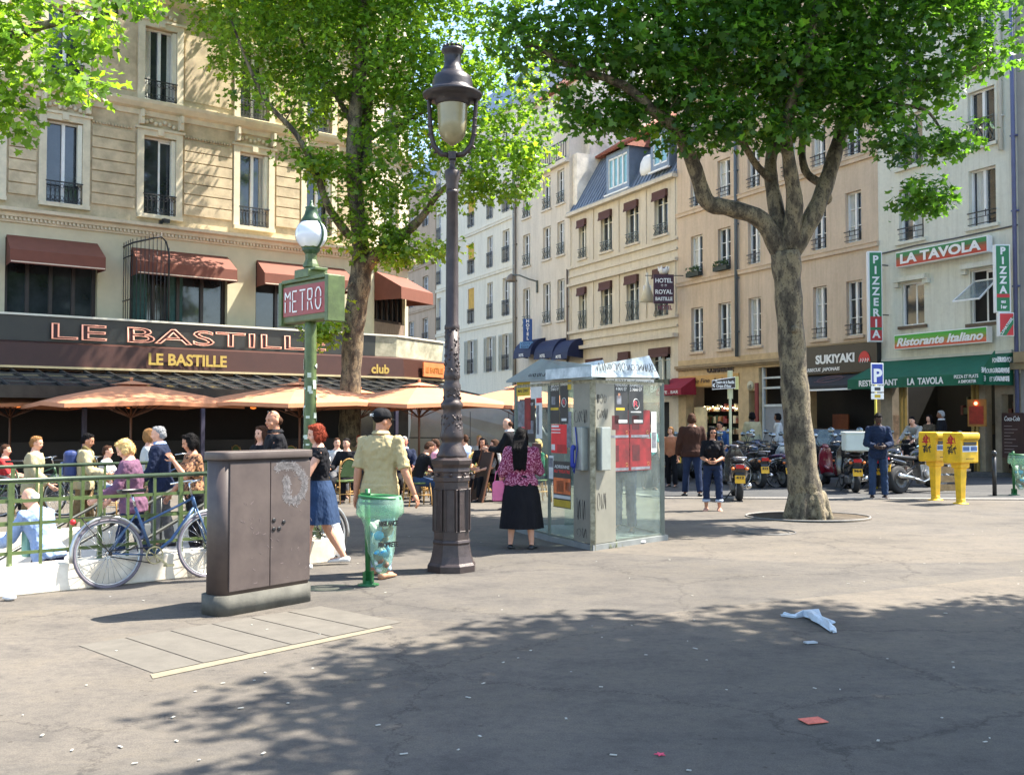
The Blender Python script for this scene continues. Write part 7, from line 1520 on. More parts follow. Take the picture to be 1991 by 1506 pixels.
def motorcycle(label, p, rz, body, txt='588 PYC 75', fairing=None, seatc=None, group='scooters and motorcycles parked along the kerb', lean=R(-6)):
    t = thing('motorcycle', label, 'motorcycle', p, rz, group); t.rotation_euler = (0, lean, rz)
    wheel(t, -.72, .32, .19, M('dark_rim', (.05, .05, .05), .4, .2, 5, metal=.6)); wheel(t, .74, .31, .13, M('dark_rim', (.05, .05, .05), .4, .2, 5, metal=.6))
    q = MB(); q.loft(blob([(-.06, .82, .06, .05), (.02, .86, .15, .1), (.2, .9, .17, .13), (.4, .88, .12, .1), (.48, .84, .05, .04)])); q.build('fuel_tank', body, t)
    q = MB(); q.loft(blob([(-.92, .86, .05, .03), (-.75, .84, .11, .05), (-.4, .80, .14, .05), (-.1, .79, .1, .05), (.02, .8, .06, .04)])); q.build('seat', seatc or BLACKP, t)
    q = MB(); q.loft(blob([(-1.0, .82, .03, .02), (-.85, .76, .09, .05), (-.55, .70, .1, .07), (-.3, .66, .08, .06)])); q.build('tail_cowl', body, t)
    q = MB(); q.cbox((0, .18, .46), (.28, .42, .34)); q.lathe([(.09, -.18), (.11, -.15), (.11, .15), (.09, .18)], c=(0, .1, .38), n=14)
    for k_ in range(6): q.cbox((0, .26, .52+.035*k_), (.32, .3, .012))
    for s_ in (-1, 1): q.T = Matrix.Translation((s_*.16, .12, .4)) @ Matrix.Rotation(PI/2, 4, 'Y'); q.lathe([(.02, -.02), (.1, -.015), (.1, .015), (.02, .02)], n=16)
    q.T = None; q.build('engine', M('engine_metal', (.22, .22, .22), .35, .4, 9, metal=.8), t, bevel=.012)
    q = MB(); q.tube([(0, .42, .86), (0, .0, .62), (0, -.3, .52), (0, -.72, .32)], .03, 8); q.tube([(0, .4, .8), (0, .42, .4), (0, .1, .24), (0, -.3, .5)], .022, 8)
    for s_ in (-.1, .1): q.tube([(s_, -.3, .5), (s_, -.72, .32)], .026, 8)
    q.build('frame', IRON, t)
    q = MB()
    for s_ in (-.09, .09): q.tube([(s_, .5, .98), (s_, .74, .31)], .026, 8)
    q.build('fork', CHROME, t)
    q = MB(); q.cap((.17, -.85, .4), (.17, -.4, .34), .06, .05, 12); q.tube([(.17, -.4, .34), (.14, 0, .24), (.1, .35, .3), (.06, .38, .5)], .024, 8); q.build('exhaust', CHROME, t)
    q = MB(); q.T = Matrix.Translation((0, .58, .94)) @ Matrix.Rotation(-PI/2, 4, 'X'); q.lathe([(.02, -.08), (.07, -.06), (.095, 0), (.09, .04), (.02, .05)], n=16); q.build('headlight', CHROME if not fairing else fairing, t)
    mirror_bar(t, .42, 1.06, .36)
    q = MB(); q.loft(blob([(.45, .62, .03, .02), (.6, .67, .07, .02), (.8, .67, .07, .02), (1.0, .56, .04, .02)])); q.build('front_mudguard', body, t); q = MB(); q.loft(blob([(-1.06, .6, .05, .02), (-.95, .72, .08, .02), (-.75, .74, .09, .02)])); q.build('rear_mudguard', BLACKP, t)
    if fairing: q = MB(); q.loft(blob([(.3, .95, .12, .06), (.5, 1.0, .2, .13), (.68, .95, .16, .12), (.8, .88, .06, .06)])); q.build('fairing', fairing, t); q = MB(); q.loft([[(-.16, .62, 1.06), (.16, .62, 1.06)], [(-.13, .48, 1.25), (.13, .48, 1.25)]], caps=False); q.build('windshield', glass_mat('scooter_windshield', (.8, .88, .9), .35), t, fixn=False)
    q = MB(); q.cbox((0, -1.01, .8), (.13, .03, .05)); q.build('tail_light', M('tail_light_red', lin((190, 20, 26)), .25, .1, 5, coat=.4), t)
    q = MB(); q.tube([(-.07, -.1, .3), (-.25, -.2, .02)], .014, 5); q.build('stand', IRON, t); plate(t, -1.04, .58, txt); return t
DKRED = M('dark_red_paint', lin((110, 20, 34)), .2, .1, 3, coat=.6); BRNP = M('brown_black_paint', (.022, .017, .016), .2, .2, 3, coat=.6); BLKP = M('gloss_black', (.012, .012, .014), .15, .2, 3, coat=.7); NAVYP = M('navy_paint', lin((24, 36, 66)), .2, .1, 3, coat=.6); PURP = M('purple_paint', lin((70, 40, 88)), .25, .1, 3, coat=.5); WBOX = M('white_plastic_box', lin((205, 214, 206)), .45, .06, 4); SILV = M('silver_paint', (.4, .42, .44), .25, .06, 3, metal=.6, coat=.5)
scooter('black scooter with chrome trim parked behind the woman in rolled jeans', gp(1432, 968), R(-8), BRNP, '412 BRL 75', shield=False, s=1.08)
motorcycle('navy and black motorcycle parked just right of the phone booth', gp(1302, 934), R(-30), NAVYP, fairing=NAVYP, txt='19 QWD 75')
motorcycle('black and red motorcycle beside the man in the brown jacket', gp(1338, 932), R(-22), DKRED, txt='774 NPG 75')
scooter('purple seated dark scooter parked in the row left of the big tree', gp(1500, 944), R(15), BLKP, '88 PZH 92', seatm=PURP)
scooter('silver and black scooter close beside the big tree trunk on its left', gp(1524, 938), R(-12), SILV, '531 QAL 75')
scooter('dark red scooter parked just right of the big tree trunk', gp(1626, 946), R(20), DKRED, '206 RCA 75', shield=True)
scooter('black scooter carrying a white top box beside the man in denim', gp(1652, 953), R(-8), BLKP, '964 QSN 75', box=WBOX, s=1.12)
motorcycle('black motorcycle with fat rear tyre standing left of the letter boxes', gp(1788, 957), R(-58), BLKP, txt='37 RGE 75', lean=R(-8))
motorcycle('dark motorcycle behind the letter boxes with its luggage net', gp(1838, 944), R(-50), BLKP, txt='455 PLT 75')
scooter('dark scooter behind the woman in rolled jeans, nearest the direction sign', gp(1394, 938), R(10), NAVYP, '670 QDC 75')
scooter('black scooter half hidden between the tree trunk and the dark red scooter', gp(1600, 938), R(-8), BLKP, '39 REK 93')
bikes = [o for o in C.objects if o.get('category') in ('scooter', 'motorcycle')]
for k_, px, py, rz, l in ((0, 1455, 945, 12, 'black scooter squeezed behind the bicycle in the parked row'), (1, 1474, 934, -20, 'navy motorcycle in the second row behind the bicycle'), (2, 1552, 932, -14, 'dark red motorcycle hidden behind the big tree trunk'), (3, 1672, 938, 10, 'dark scooter behind the white top box scooter'), (10, 1690, 946, -6, 'black scooter directly behind the man in denim'), (8, 1745, 950, -30, 'black motorcycle just right of the man in denim'), (7, 1722, 938, -24, 'dark motorcycle beneath the parking sign'), (1, 1318, 926, -34, 'navy motorcycle behind the two by the phone booth'), (4, 1372, 930, 14, 'silver scooter behind the man in the brown jacket')):
    c = dup(bikes[k_], label=l); c.location = gp(px, py); c.rotation_euler = (0, bikes[k_].rotation_euler[1], R(rz))
q = MB(); q.ell((0, 0, 0), (.2, .26, .17), 12, 8); p = gp(1804, 952); o = q.build('seat_cover', M('pale_blue_plastic', lin((160, 200, 225)), .35, .12, 12, .7)); o.location = (p.x-.05, p.y+.1, .92); tag(o, 'pale blue plastic cover over the seat of the black motorcycle', 'cover')
# ------------------------------------------------------------------ parked car and van
def car(name, label, cat, p, rz, prof, glass, W, mat, wheels, r_=.31, group=None):
    t = thing(name, label, cat, p, rz); hw = W/2; q = MB(); n = len(prof)
    rings = [[(x*k_, y, z) for (y, z, k_) in [(a[0], a[1], (1 if a[1] < .95 else .86))]][0] if False else None for x in ()]
    L = [(-hw*(1 if z < .95 else 1-.16*(z-.95)/.5), y, z) for y, z in prof]; Rr = [(hw*(1 if z < .95 else 1-.16*(z-.95)/.5), y, z) for y, z in prof]
    q.loft([L, Rr], caps=True, smooth=False); q.build('body', mat, t, bevel=.04, seg=3)
    for g_ in glass:
        q = MB(); sh = lambda y, z: hw*(1 if z < .95 else 1-.16*(z-.95)/.5)
        if g_[0] == 'side':
            for s_ in (-1, 1): q.face([(s_*(sh(y, z)+.006), y, z) for y, z in g_[1]])
        else:
            (y0, z0), (y1, z1) = g_[1]; dn = Vector((0, (z1-z0), -(y1-y0))).normalized()*.008*g_[2]; q.face([(-sh(y0, z0)*.9, y0+dn.y, z0+dn.z), (sh(y0, z0)*.9, y0+dn.y, z0+dn.z), (sh(y1, z1)*.86, y1+dn.y, z1+dn.z), (-sh(y1, z1)*.86, y1+dn.y, z1+dn.z)])
        q.build('window', CARGLASS, t, fixn=False)
    for y in wheels:
        for s_ in (-1, 1):
            q = MB(); q.T = Matrix.Translation((s_*(hw-.08), y, r_)) @ Matrix.Rotation(PI/2, 4, 'Y'); q.lathe([(r_*.6, -.09), (r_*.95, -.1), (r_, -.06), (r_, .06), (r_*.95, .1), (r_*.6, .09)], n=22); w0 = q.build('wheel', RUBBER, t)
            q = MB(); q.T = Matrix.Translation((s_*(hw-.08), y, r_)) @ Matrix.Rotation(PI/2, 4, 'Y'); q.lathe([(r_*.1, -.1), (r_*.6, -.085), (r_*.62, .0), (r_*.6, .085), (r_*.1, .1)], n=22); q.build('rim', ALU, w0)
    return t
p = gp(1610, 925); t = car('parked_car', 'dark parked car behind the scooters, only its windows and roof in view', 'car', (p.x+.2, p.y+.3, 0), R(88), [(-2.1, .3), (-2.1, .75), (-1.95, .85), (-1.1, .95), (-.55, 1.38), (.9, 1.42), (1.6, .98), (2.0, .9), (2.1, .7), (2.1, .3)], [('side', [(-1.0, .96), (-.5, 1.33), (.2, 1.36), (.2, .96)]), ('side', [(.27, .96), (.27, 1.36), (.85, 1.37), (1.4, .98)]), ('f', ((-1.08, .97), (-.58, 1.36)), -1), ('f', ((.93, 1.4), (1.57, 1.0)), -1)], 1.72, M('dark_car_paint', lin((34, 40, 44)), .2, .1, 3, metal=.3, coat=.8), (-1.3, 1.3))
for s_ in (-.6, .6): q = MB(); q.ell((s_, -2.08, .68), (.18, .06, .09), 10, 6); q.build('headlight', CHROME, t)
q = MB(); q.box(-.55, .55, -2.13, -2.1, .38, .5); q.build('bumper_grille', BLACKP, t)
VANP = M('dusty_grey_van_paint', lin((150, 146, 134)), .35, .1, 2, coat=.3)
Yv = 29.5; t = car('parked_van', 'dusty grey delivery van parked behind the cafe terrace tables', 'van', (xy(968, Yv), Yv, 0), RANG+R(90)+R(-96)+R(18), [(-2.5, .32), (-2.5, .95), (-2.2, 1.15), (-1.75, 1.25), (-1.2, 2.05), (-.9, 2.16), (2.35, 2.16), (2.45, 2.0), (2.5, .32)], [('side', [(-1.6, 1.3), (-1.1, 1.95), (-.7, 1.97), (-.7, 1.3)]), ('f', ((-1.72, 1.3), (-1.22, 2.02)), -1)], 1.95, VANP, (-1.6, 1.5), r_=.34)
t.rotation_euler = (0, 0, R(72))
q = MB()
for s_ in (-1, 1): q.box(s_*.978-.004, s_*.978+.004, -.62, .5, .42, 1.98) if False else q.bar((s_*.979, -.66, .45), (s_*.979, -.66, 1.9), .015); q.bar((s_*.979, .5, .45), (s_*.979, .5, 1.9), .015); q.bar((s_*.979, .5, 1.15), (s_*.979, 2.4, 1.15), .03)
q.build('door_seams', BLACKP, t)
for s_ in (-1, 1): q = MB(); q.cbox((s_*1.12, -1.25, 1.35), (.12, .1, .26)); q.bar((s_*.95, -1.25, 1.3), (s_*1.1, -1.25, 1.33), .04); q.build('wing_mirror', BLACKP, t, bevel=.02)
for s_ in (-.72, .72): q = MB(); q.ell((s_, -2.48, .85), (.16, .06, .12), 10, 6); q.build('headlight', CHROME, t)
q = MB(); q.box(-.9, .9, -2.56, -2.5, .34, .6); q.build('bumper', M('grey_bumper', (.06, .06, .06), .6, .1, 5), t, bevel=.02)
# ------------------------------------------------------------------ people
def dv(p, o, s): p, o = R(p), R(o); return Vector((s*math.sin(o), math.sin(p)*math.cos(o), -math.cos(p)*math.cos(o)))
def person(label, loc, rz, H=1.75, b=1.0, lean=3, armL=((8, 8), (15, 6)), armR=((8, 8), (15, 6)), legL=((6, 3), (-2, 2)), legR=((-6, 3), (-10, 2)), hip=None, head=(0, 0), skin=SKIN,
           hair=('short', HBROWN), top=None, sleeve=.5, hem=-.04, topin=.012, bottom=None, leglen=.97, skirt=None, shoe=BLACKP, vox=.02, extra=None, group=None, collar=None, open_=None, fem=False, hand=1, glasses=False, beltless=False):
    t = thing('person', label, 'person', loc, rz, group); s_ = H/1.75
    legl = (.245+.235)*H
    def legpos(side, L): return None
    # hip height from the lower foot
    def drop(L): a = dv(*L[0], 1)*.245*H; c = dv(*L[1], 1)*.235*H; return -(a+c).z
    hz = hip if hip is not None else max(drop(legL), drop(legR))+.045*H
    hp = Vector((0, 0, hz)); sp = Vector((0, math.sin(R(lean)), math.cos(R(lean)))); fw = Vector((0, math.cos(R(lean)), -math.sin(R(lean))))
    def sv(tt, x=0, y=0): return hp+sp*tt*H+Vector((x, 0, 0))+fw*y
    sw = (.098 if fem else .112)*H*b**.5; waist = .82 if fem else 1
    RG = [(-.035, .084, .060), (.0, .094*(1.05 if fem else 1), .068), (.04, .093, .066), (.10, .082*waist, .056), (.17, .090*(.94 if fem else 1), .062+(.008 if fem else 0)), (.225, .100*(.92 if fem else 1), .068), (.27, .102*(.92 if fem else 1), .060), (.295, .086, .050), (.315, .056, .042), (.335, .036, .036)]
    def torso(mb, t0, t1, inf, n=16):
        rr = [r for r in RG if t0-1e-6 <= r[0] <= t1+1e-6]; rings = []
        for (tt, x_, y_) in rr: rings.append([sv(tt, (x_*H*b+inf)*math.cos(a), (y_*H*b+inf)*math.sin(a)) for a in [2*PI*i/n for i in range(n)]])
        mb.loft(rings)
    SH = {k: sv(.274, k*sw*.96) for k in (-1, 1)}; HJ = {k: hp+Vector((k*.052*H, 0, -.01*H)) for k in (-1, 1)}
    J = {}
    for k, A in ((-1, armL), (1, armR)): e = SH[k]+dv(*A[0], k)*.172*H; w_ = e+dv(*A[1], k)*.150*H; J[k] = (e, w_, dv(*A[1], k))
    K = {}
    for k, L in ((-1, legL), (1, legR)): kn = HJ[k]+dv(*L[0], k)*.245*H; an = kn+dv(*L[1], k)*.232*H; K[k] = (kn, an)
    ny, npt = R(head[0]), R(head[1]); nb = sv(.33); HM = Matrix.Translation(nb+sp*.028*H) @ Matrix.Rotation(ny, 4, 'Z') @ Matrix.Rotation(-npt, 4, 'X')
    hd = lambda x, y, z: HM @ (Vector((x, y, z))*H)
    mb = MB(); torso(mb, -.04, .34, 0); mb.cap(sv(.30), sv(.375), .034*H*b**.5, .032*H, 12)
    def hell(mb_, c, r): 
        Mx = HM.to_3x3(); mb_.ell(hd(*c), tuple(x*H for x in r), 14, 10, Mx)
    hell(mb, (0, .010, .056), (.040, .050, .056)); hell(mb, (0, .018, .018), (.031, .038, .034)); hell(mb, (0, .030, .0), (.018, .022, .016))
    hell(mb, (0, .060, .030), (.0075, .013, .010)); hell(mb, (0, .056, .040), (.006, .008, .016)); hell(mb, (0, .052, .058), (.026, .010, .007))
    for k in (-1, 1): hell(mb, (k*.041, .002, .038), (.006, .012, .018)); hell(mb, (k*.021, .040, .024), (.014, .014, .014))
    for k in (-1, 1):
        e, w_, fd = J[k]; mb.cap(SH[k], e, .031*H*b**.5, .023*H, 10); mb.ell(SH[k]+sp*.004*H, .031*H*b**.5, 10, 8); mb.cap(e, e.lerp(w_, .35), .024*H, .0245*H, 10); mb.cap(e.lerp(w_, .3), w_, .024*H, .0155*H, 10)
        kn, an = K[k]; mb.cap(HJ[k], kn, .050*H*b**.5, .032*H, 12); mb.cap(kn, kn.lerp(an, .32), .031*H, .034*H, 10); mb.cap(kn.lerp(an, .3), an, .034*H, .020*H, 10)
        ft = Vector((k*.1, 1, 0)).normalized(); fz = an-Vector((0, 0, .022*H)); mb.cap(fz-ft*.02*H, fz+ft*.085*H-Vector((0, 0, .006*H)), .021*H, .015*H, 8)
    ex = MB(); ex.mi = 0
    for k in (-1, 1):
        e, w_, fd = J[k]; u, v_ = basis(fd); side_ = Vector((k, 0, 0)); side_ = (side_-fd*side_.dot(fd)).normalized() if abs(fd.x) < .95 else v_; acr = fd.cross(side_).normalized()
        # palm faces inwards (towards -side_), fingers fan along acr
        pc_ = w_+fd*.027*H; Mx = Matrix((side_, acr, fd)).transposed(); ex.ell(pc_, (.012*H, .022*H, .030*H), 10, 8, Mx)
        cur = -side_
        if vox <= .02 or hand:
            for i, (off, ln) in enumerate(((-.0165, .040), (-.0055, .046), (.0055, .043), (.0165, .034))):
                p0 = w_+fd*.050*H+acr*off*H; p1 = p0+(fd*.95+cur*.3).normalized()*ln*.5*H; p2 = p1+(fd*.6+cur*.8).normalized()*ln*.5*H; ex.cap(p0, p1, .0052*H, .0048*H, 6); ex.cap(p1, p2, .0048*H, .004*H, 6)
            fa = acr if acr.y > 0 else -acr; p0 = w_+fd*.018*H+fa*.016*H; p1 = p0+(fd*.6+fa*.8+cur*.3).normalized()*.026*H; p2 = p1+(fd*.9+fa*.3+cur*.4).normalized()*.018*H; ex.cap(p0, p1, .0065*H, .0055*H, 6); ex.cap(p1, p2, .0055*H, .0045*H, 6)
    ex.mi = 1
    for k in (-1, 1): hell(ex, (k*.0165, .0535, .0465), (.0058, .0035, .0030))
    ex.mi = 3
    for k in (-1, 1): hell(ex, (k*.017, .0555, .0555), (.0095, .003, .0022))
    ex.mi = 2; hell(ex, (0, .0530, .0085), (.0125, .004, .0036))
    body = remesh(mb, 'body', [skin, EYE, LIP, hair[1] if hair[1] else HBROWN], t, voxel=vox*.8 if vox <= .013 else vox, smooth=2, extra=ex)
    if bottom:
        q = MB(); torso(q, -.04, .075, .012)
        for k in (-1, 1):
            kn, an = K[k]; f = leglen; q.cap(HJ[k]+Vector((0, 0, .01)), kn, .050*H*b**.5+.014, .034*H+.014, 12)
            e_ = kn.lerp(an, min(1, f)); q.cap(kn, kn.lerp(an, f*.55), .035*H+.013, .035*H+.012, 12)
            dd = (an-kn).normalized(); q.tube([kn.lerp(an, f*.4), kn.lerp(an, f*.75), e_], [.036*H+.012, .034*H+.012, .031*H+.014], 12)
        fold(remesh(q, 'trousers', bottom, t, voxel=vox, smooth=2), vox)
        if leglen < .9:
            q = MB()
            for k in (-1, 1): kn, an = K[k]; e_ = kn.lerp(an, leglen); d_ = (an-kn).normalized(); q.tube([e_-d_*.05, e_], .036*H+.016, 12)
            q.build('turned_up_cuff', M('pale_denim_cuff', lin((170, 180, 195)), .85, .1, 20), t)
    if skirt:
        mat_, zh, fl, zt = skirt; q = MB(); rings = []; zt0 = hz+.085*H; n = 40; m_ = 9
        for i in range(m_):
            f = i/(m_-1); z = zt0+(zh-zt0)*f; base = (.088+.022*min(1, f*3)+fl*f)*H*b**.8
            knx = 0
            rings.append([Vector(((base+.014*f*math.sin(7*a+1)+.008*f*math.sin(13*a))*math.cos(a), (base*.82+.014*f*math.sin(7*a+1))*math.sin(a)+.02*f*(legL[0][0]+legR[0][0])/30, z)) for a in [2*PI*j/n for j in range(n)]])
        q.loft(rings, caps=False); q.build('skirt', mat_, t, fixn=True)
        q = MB(); q.loft([rings[0], [v*1 for v in rings[0]]], caps=True)
    if top:
        q = MB(); torso(q, hem if hem > -.04 else -.04, .325, topin)
        if hem < -.04:
            n = 16; r0 = RG[0]; q.loft([[sv(tt, ((r0[1]+.012)*H*b+topin*1.4)*math.cos(a), ((r0[2]+.012)*H*b+topin*1.4)*math.sin(a)) for a in [2*PI*i/n for i in range(n)]] for tt in (.02, hem)])
        for k in (-1, 1):
            e, w_, fd = J[k]; q.ell(SH[k]+sp*.004*H, .032*H*b**.5+topin*.55, 10, 8)
            if sleeve > 0:
                f = min(1, sleeve*2); q.tube([SH[k], SH[k].lerp(e, f*.5), SH[k].lerp(e, f)], [.028*H*b**.5+topin*.6, .029*H+topin*.8, .027*H+topin], 12)
                if sleeve > .5: g_ = (sleeve-.5)*2; q.cap(e, e.lerp(w_, g_*.5), .026*H+topin, .026*H+topin*.9, 10); q.tube([e.lerp(w_, g_*.4), e.lerp(w_, g_)], [.026*H+topin, .021*H+topin], 12)
        if fem:
            for k in (-1, 1): q.ell(sv(.215, k*.045*H, .055*H*b), .038*H*b**.5+topin*.4, 10, 8)
        lastobj[0] = remesh(q, 'shirt' if topin < .02 else 'jacket', top, t, voxel=vox, smooth=2)
        fold(bpy.data.objects[-1] if False else lastobj[0], vox)
        if collar:
            q = MB(); q.loft([[sv(tt, rr*H*math.cos(a), rr*H*math.sin(a)-(.004)) for a in [2*PI*i/16 for i in range(16)]] for tt, rr in ((.318, .052), (.338, .043), (.345, .045), (.325, .058))], caps=False); q.build('collar', collar, t)
    # hair
    st, hm = hair
    if hm:
        q = MB(); rnd = random.Random(int(loc[0]*97+loc[1]*31))
        if st in ('short', 'grey'):
            hell(q, (0, -.002, .066), (.0425, .052, .050)); hell(q, (0, -.016, .044), (.042, .042, .044)); hell(q, (0, .028, .094), (.031, .024, .016))
        if st == 'bald': hell(q, (0, -.022, .042), (.042, .034, .034))
        if st in ('bob', 'long', 'longer', 'fluffy'):
            hell(q, (0, -.006, .066), (.049, .056, .054)); hell(q, (0, -.020, .040), (.050, .046, .056)); hell(q, (.0, .030, .096), (.034, .024, .018))
            for k in (-1, 1): hell(q, (k*.042, .006, .028), (.014, .030, .046 if st != 'fluffy' else .03))
        if st in ('long', 'longer'):
            L_ = .13 if st == 'long' else .20
            for i in range(5): x = (-.036+.018*i); q.cap(hd(x, -.03, .04), sv(.30, x*H*1.3, -(.058*H*b+topin+.012)), .022*H, .018*H, 8); q.cap(sv(.30, x*H*1.3, -(.058*H*b+topin+.012)), sv(.33-L_+.012*(i % 2), x*H*1.2, -(.066*H*b+topin+.012)), .019*H, .010*H, 8)
            for k in (-1, 1): q.cap(hd(k*.044, .01, .03), sv(.33-L_*.7, k*.05*H, .035*H), .014*H, .007*H, 8)
        ob = remesh(q, 'hair', hm, t, voxel=.011 if vox < .016 else .015, smooth=1)
        dm = ob.modifiers.new('d', 'DISPLACE'); tx = bpy.data.textures.get('hairtex') or bpy.data.textures.new('hairtex', 'CLOUDS'); tx.noise_scale = .018; dm.texture = tx; dm.strength = .02; dm.mid_level = .5
        if vox <= .016 and st != 'bald':
            dg = bpy.context.evaluated_depsgraph_get(); em = ob.evaluated_get(dg).data; vs = em.vertices; sq = MB(); fwd = (HM.to_3x3() @ Vector((0, 1, 0)))
            for _ in range(420):
                v = vs[rnd.randrange(len(vs))]; n_ = Vector(v.normal); p_ = Vector(v.co)
                if n_.dot(fwd) > .55: continue
                dn = Vector((rnd.gauss(0, .25), rnd.gauss(0, .25), -1)); dn = (dn-n_*dn.dot(n_)); L_ = rnd.uniform(.02, .05) if st != 'short' else rnd.uniform(.012, .025)
                if dn.length < .05: continue
                dn.normalize(); sq.tube([p_-n_*.003, p_+n_*.003+dn*L_*.5, p_+n_*.006+dn*L_], [.0028, .0024, .0006], 3, caps=False)
            sq.build('hair_strands', hm, t, fixn=False)
    if st == 'cap':
        cm = extra; q = MB(); hell(q, (0, -.004, .068), (.0455, .056, .045)); remesh(q, 'hair', HBLACK, t, voxel=.012, smooth=1)
        q = MB(); rings = []
        for (rr, z) in ((1.0, .062), (1.02, .075), (.96, .095), (.75, .113), (.4, .122), (.05, .124)): rings.append([hd(.050*rr*math.cos(a), -.002+.060*rr*math.sin(a), z) for a in [2*PI*i/18 for i in range(18)]])
        q.loft(rings); co = q.build('cap', CAPM, t)
        q = MB(); q.loft([[hd(.042*math.sin(a)*k_, .052*math.cos(a)*1.0+.034*k_*max(0, math.cos(a))-.0, .064-.006*k_) for a in [R(-70+140*i/10) for i in range(11)]] for k_ in (1.0, 1.5)], caps=False)
        q.loft([[hd(.042*math.sin(a), .055*math.cos(a), .062) for a in [R(-65+130*i/10) for i in range(11)]], [hd(.040*math.sin(a), .055*math.cos(a)+.042, .056) for a in [R(-65+130*i/10) for i in range(11)]]], caps=False); q.build('cap_peak', CAPM, t)
        tx = text('cap_lettering', 'NYC', .03, WLET, t, (0, 0, 0), bold=.001, ext=.001); tx.matrix_local = HM @ Matrix.Translation((-.012*H, -.062*H, .068*H)) @ Matrix.Rotation(PI/2, 4, 'X')
    if glasses:
        q = MB()
        for k in (-1, 1): hell(q, (k*.018, .058, .046), (.014, .004, .009)); q.tube([hd(k*.03, .055, .048), hd(k*.043, .0, .045)], .003, 4)
        q.tube([hd(-.03, .058, .05), hd(.03, .058, .05)], .003, 4); q.build('sunglasses', BLACKP, t)
    if shoe:
        for k in (-1, 1):
            kn, an = K[k]; dd = (an-kn).normalized(); toe = 0
            q = MB(); ft = Vector((k*.12, 1, 0)).normalized(); rt = Vector((ft.y, -ft.x, 0)); fz = an-Vector((0, 0, .045*H))
            if an.z > .075*H: tip = Vector((0, 0, -(an.z-.045*H)*.0))
            rings = []
            for (f, w_, h_) in ((-.045, .018, .034), (-.03, .026, .044), (.0, .028, .046), (.04, .029, .034), (.085, .030, .024), (.11, .020, .017)):
                c = fz+ft*f*H; rings.append([c+rt*w_*H*math.cos(a)+Vector((0, 0, max(0, .5+.5*math.sin(a))*h_*H)) for a in [2*PI*i/12 for i in range(12)]])
            q.loft(rings); q.build('shoe', shoe, t)
    t['_j'] = 0; del t['_j']; t_ = dict(root=t, J=J, K=K, sv=sv, hd=hd, hz=hz, H=H, SH=SH); return t_
lastobj = [None]
def fold(o, vox):
    if vox > .016: return
    tx = bpy.data.textures.get('foldtex') or bpy.data.textures.new('foldtex', 'CLOUDS'); tx.noise_scale = .055; tx.noise_depth = 1
    d = o.modifiers.new('folds', 'DISPLACE'); d.texture = tx; d.strength = .026; d.mid_level = .5
def wpt(P, v): o = P['root']; return Matrix.Translation(o.location) @ o.rotation_euler.to_matrix().to_4x4() @ v
CAPM = cloth('cap_black', (26, 26, 28))
DEN = cloth('blue_denim', (42, 60, 88), .25); DEND = cloth('dark_denim', (34, 46, 72), .2); DENL = cloth('light_denim', (150, 170, 190), .15); BEI = cloth('beige_shirt_cotton', (172, 156, 116), .08); BLKC = cloth('black_cotton', (22, 22, 26)); BLK2 = cloth('charcoal_cloth', (38, 38, 42))
WHC = cloth('white_cotton', (190, 190, 188), .06); MAUVE = cloth('mauve_jacket_cloth', (110, 78, 98)); NAVYC = cloth('navy_blazer_cloth', (28, 36, 58)); CRM = cloth('cream_jacket_cloth', (170, 158, 124)); LBL = cloth('pale_blue_shirting', (140, 160, 195)); BRNC = cloth('brown_leather', (58, 36, 28))
PINKB = cloth('pink_patterned_blouse', (112, 34, 66), .1, 'spots', (190, 130, 150), 55); BRP = cloth('brown_patterned_top', (150, 110, 80), .1, 'spots', (60, 40, 36), 30); PLD = cloth('blue_plaid', (60, 100, 150), .1, 'plaid', (30, 50, 90), 22); STR = cloth('striped_knit', (200, 195, 185), .05, 'stripes', (50, 48, 48), 14); DENJ = cloth('denim_jacket', (30, 42, 66), .2); TANC = cloth('tan_trousers', (120, 100, 70))
GRYC = cloth('grey_trousers', (90, 90, 92)); PINK = cloth('pink_shirt', (220, 150, 165)); GRN = cloth('green_top', (60, 120, 90)); REDC = cloth('red_top', (170, 50, 50)); STRB = cloth('black_white_stripe', (210, 210, 210), .05, 'stripes', (20, 20, 22), 20); SCARF = cloth('olive_scarf', (104, 92, 56))
ab = lambda px, Y, z=0: Vector((xy(px, Y), Y, z))
# man in the beige shirt and cap, from behind
P = person('person in beige short sleeved shirt, pale jeans and black cap walking away, seen from behind', gp(738, 1119), R(-18), H=1.80, b=1.08, lean=2, armL=((-14, 6), (6, 8)), armR=((-4, 16), (12, 20)), legL=((8, 3), (2, 2)), legR=((-8, 3), (-14, 2)), head=(-38, 4), skin=SKINT, hair=('cap', None), extra=CAPM, top=BEI, sleeve=.47, hem=-.075, topin=.022, bottom=DENL, shoe=M('tan_shoe', lin((176, 130, 100)), .6, .1, 5), vox=.011, collar=BEI)
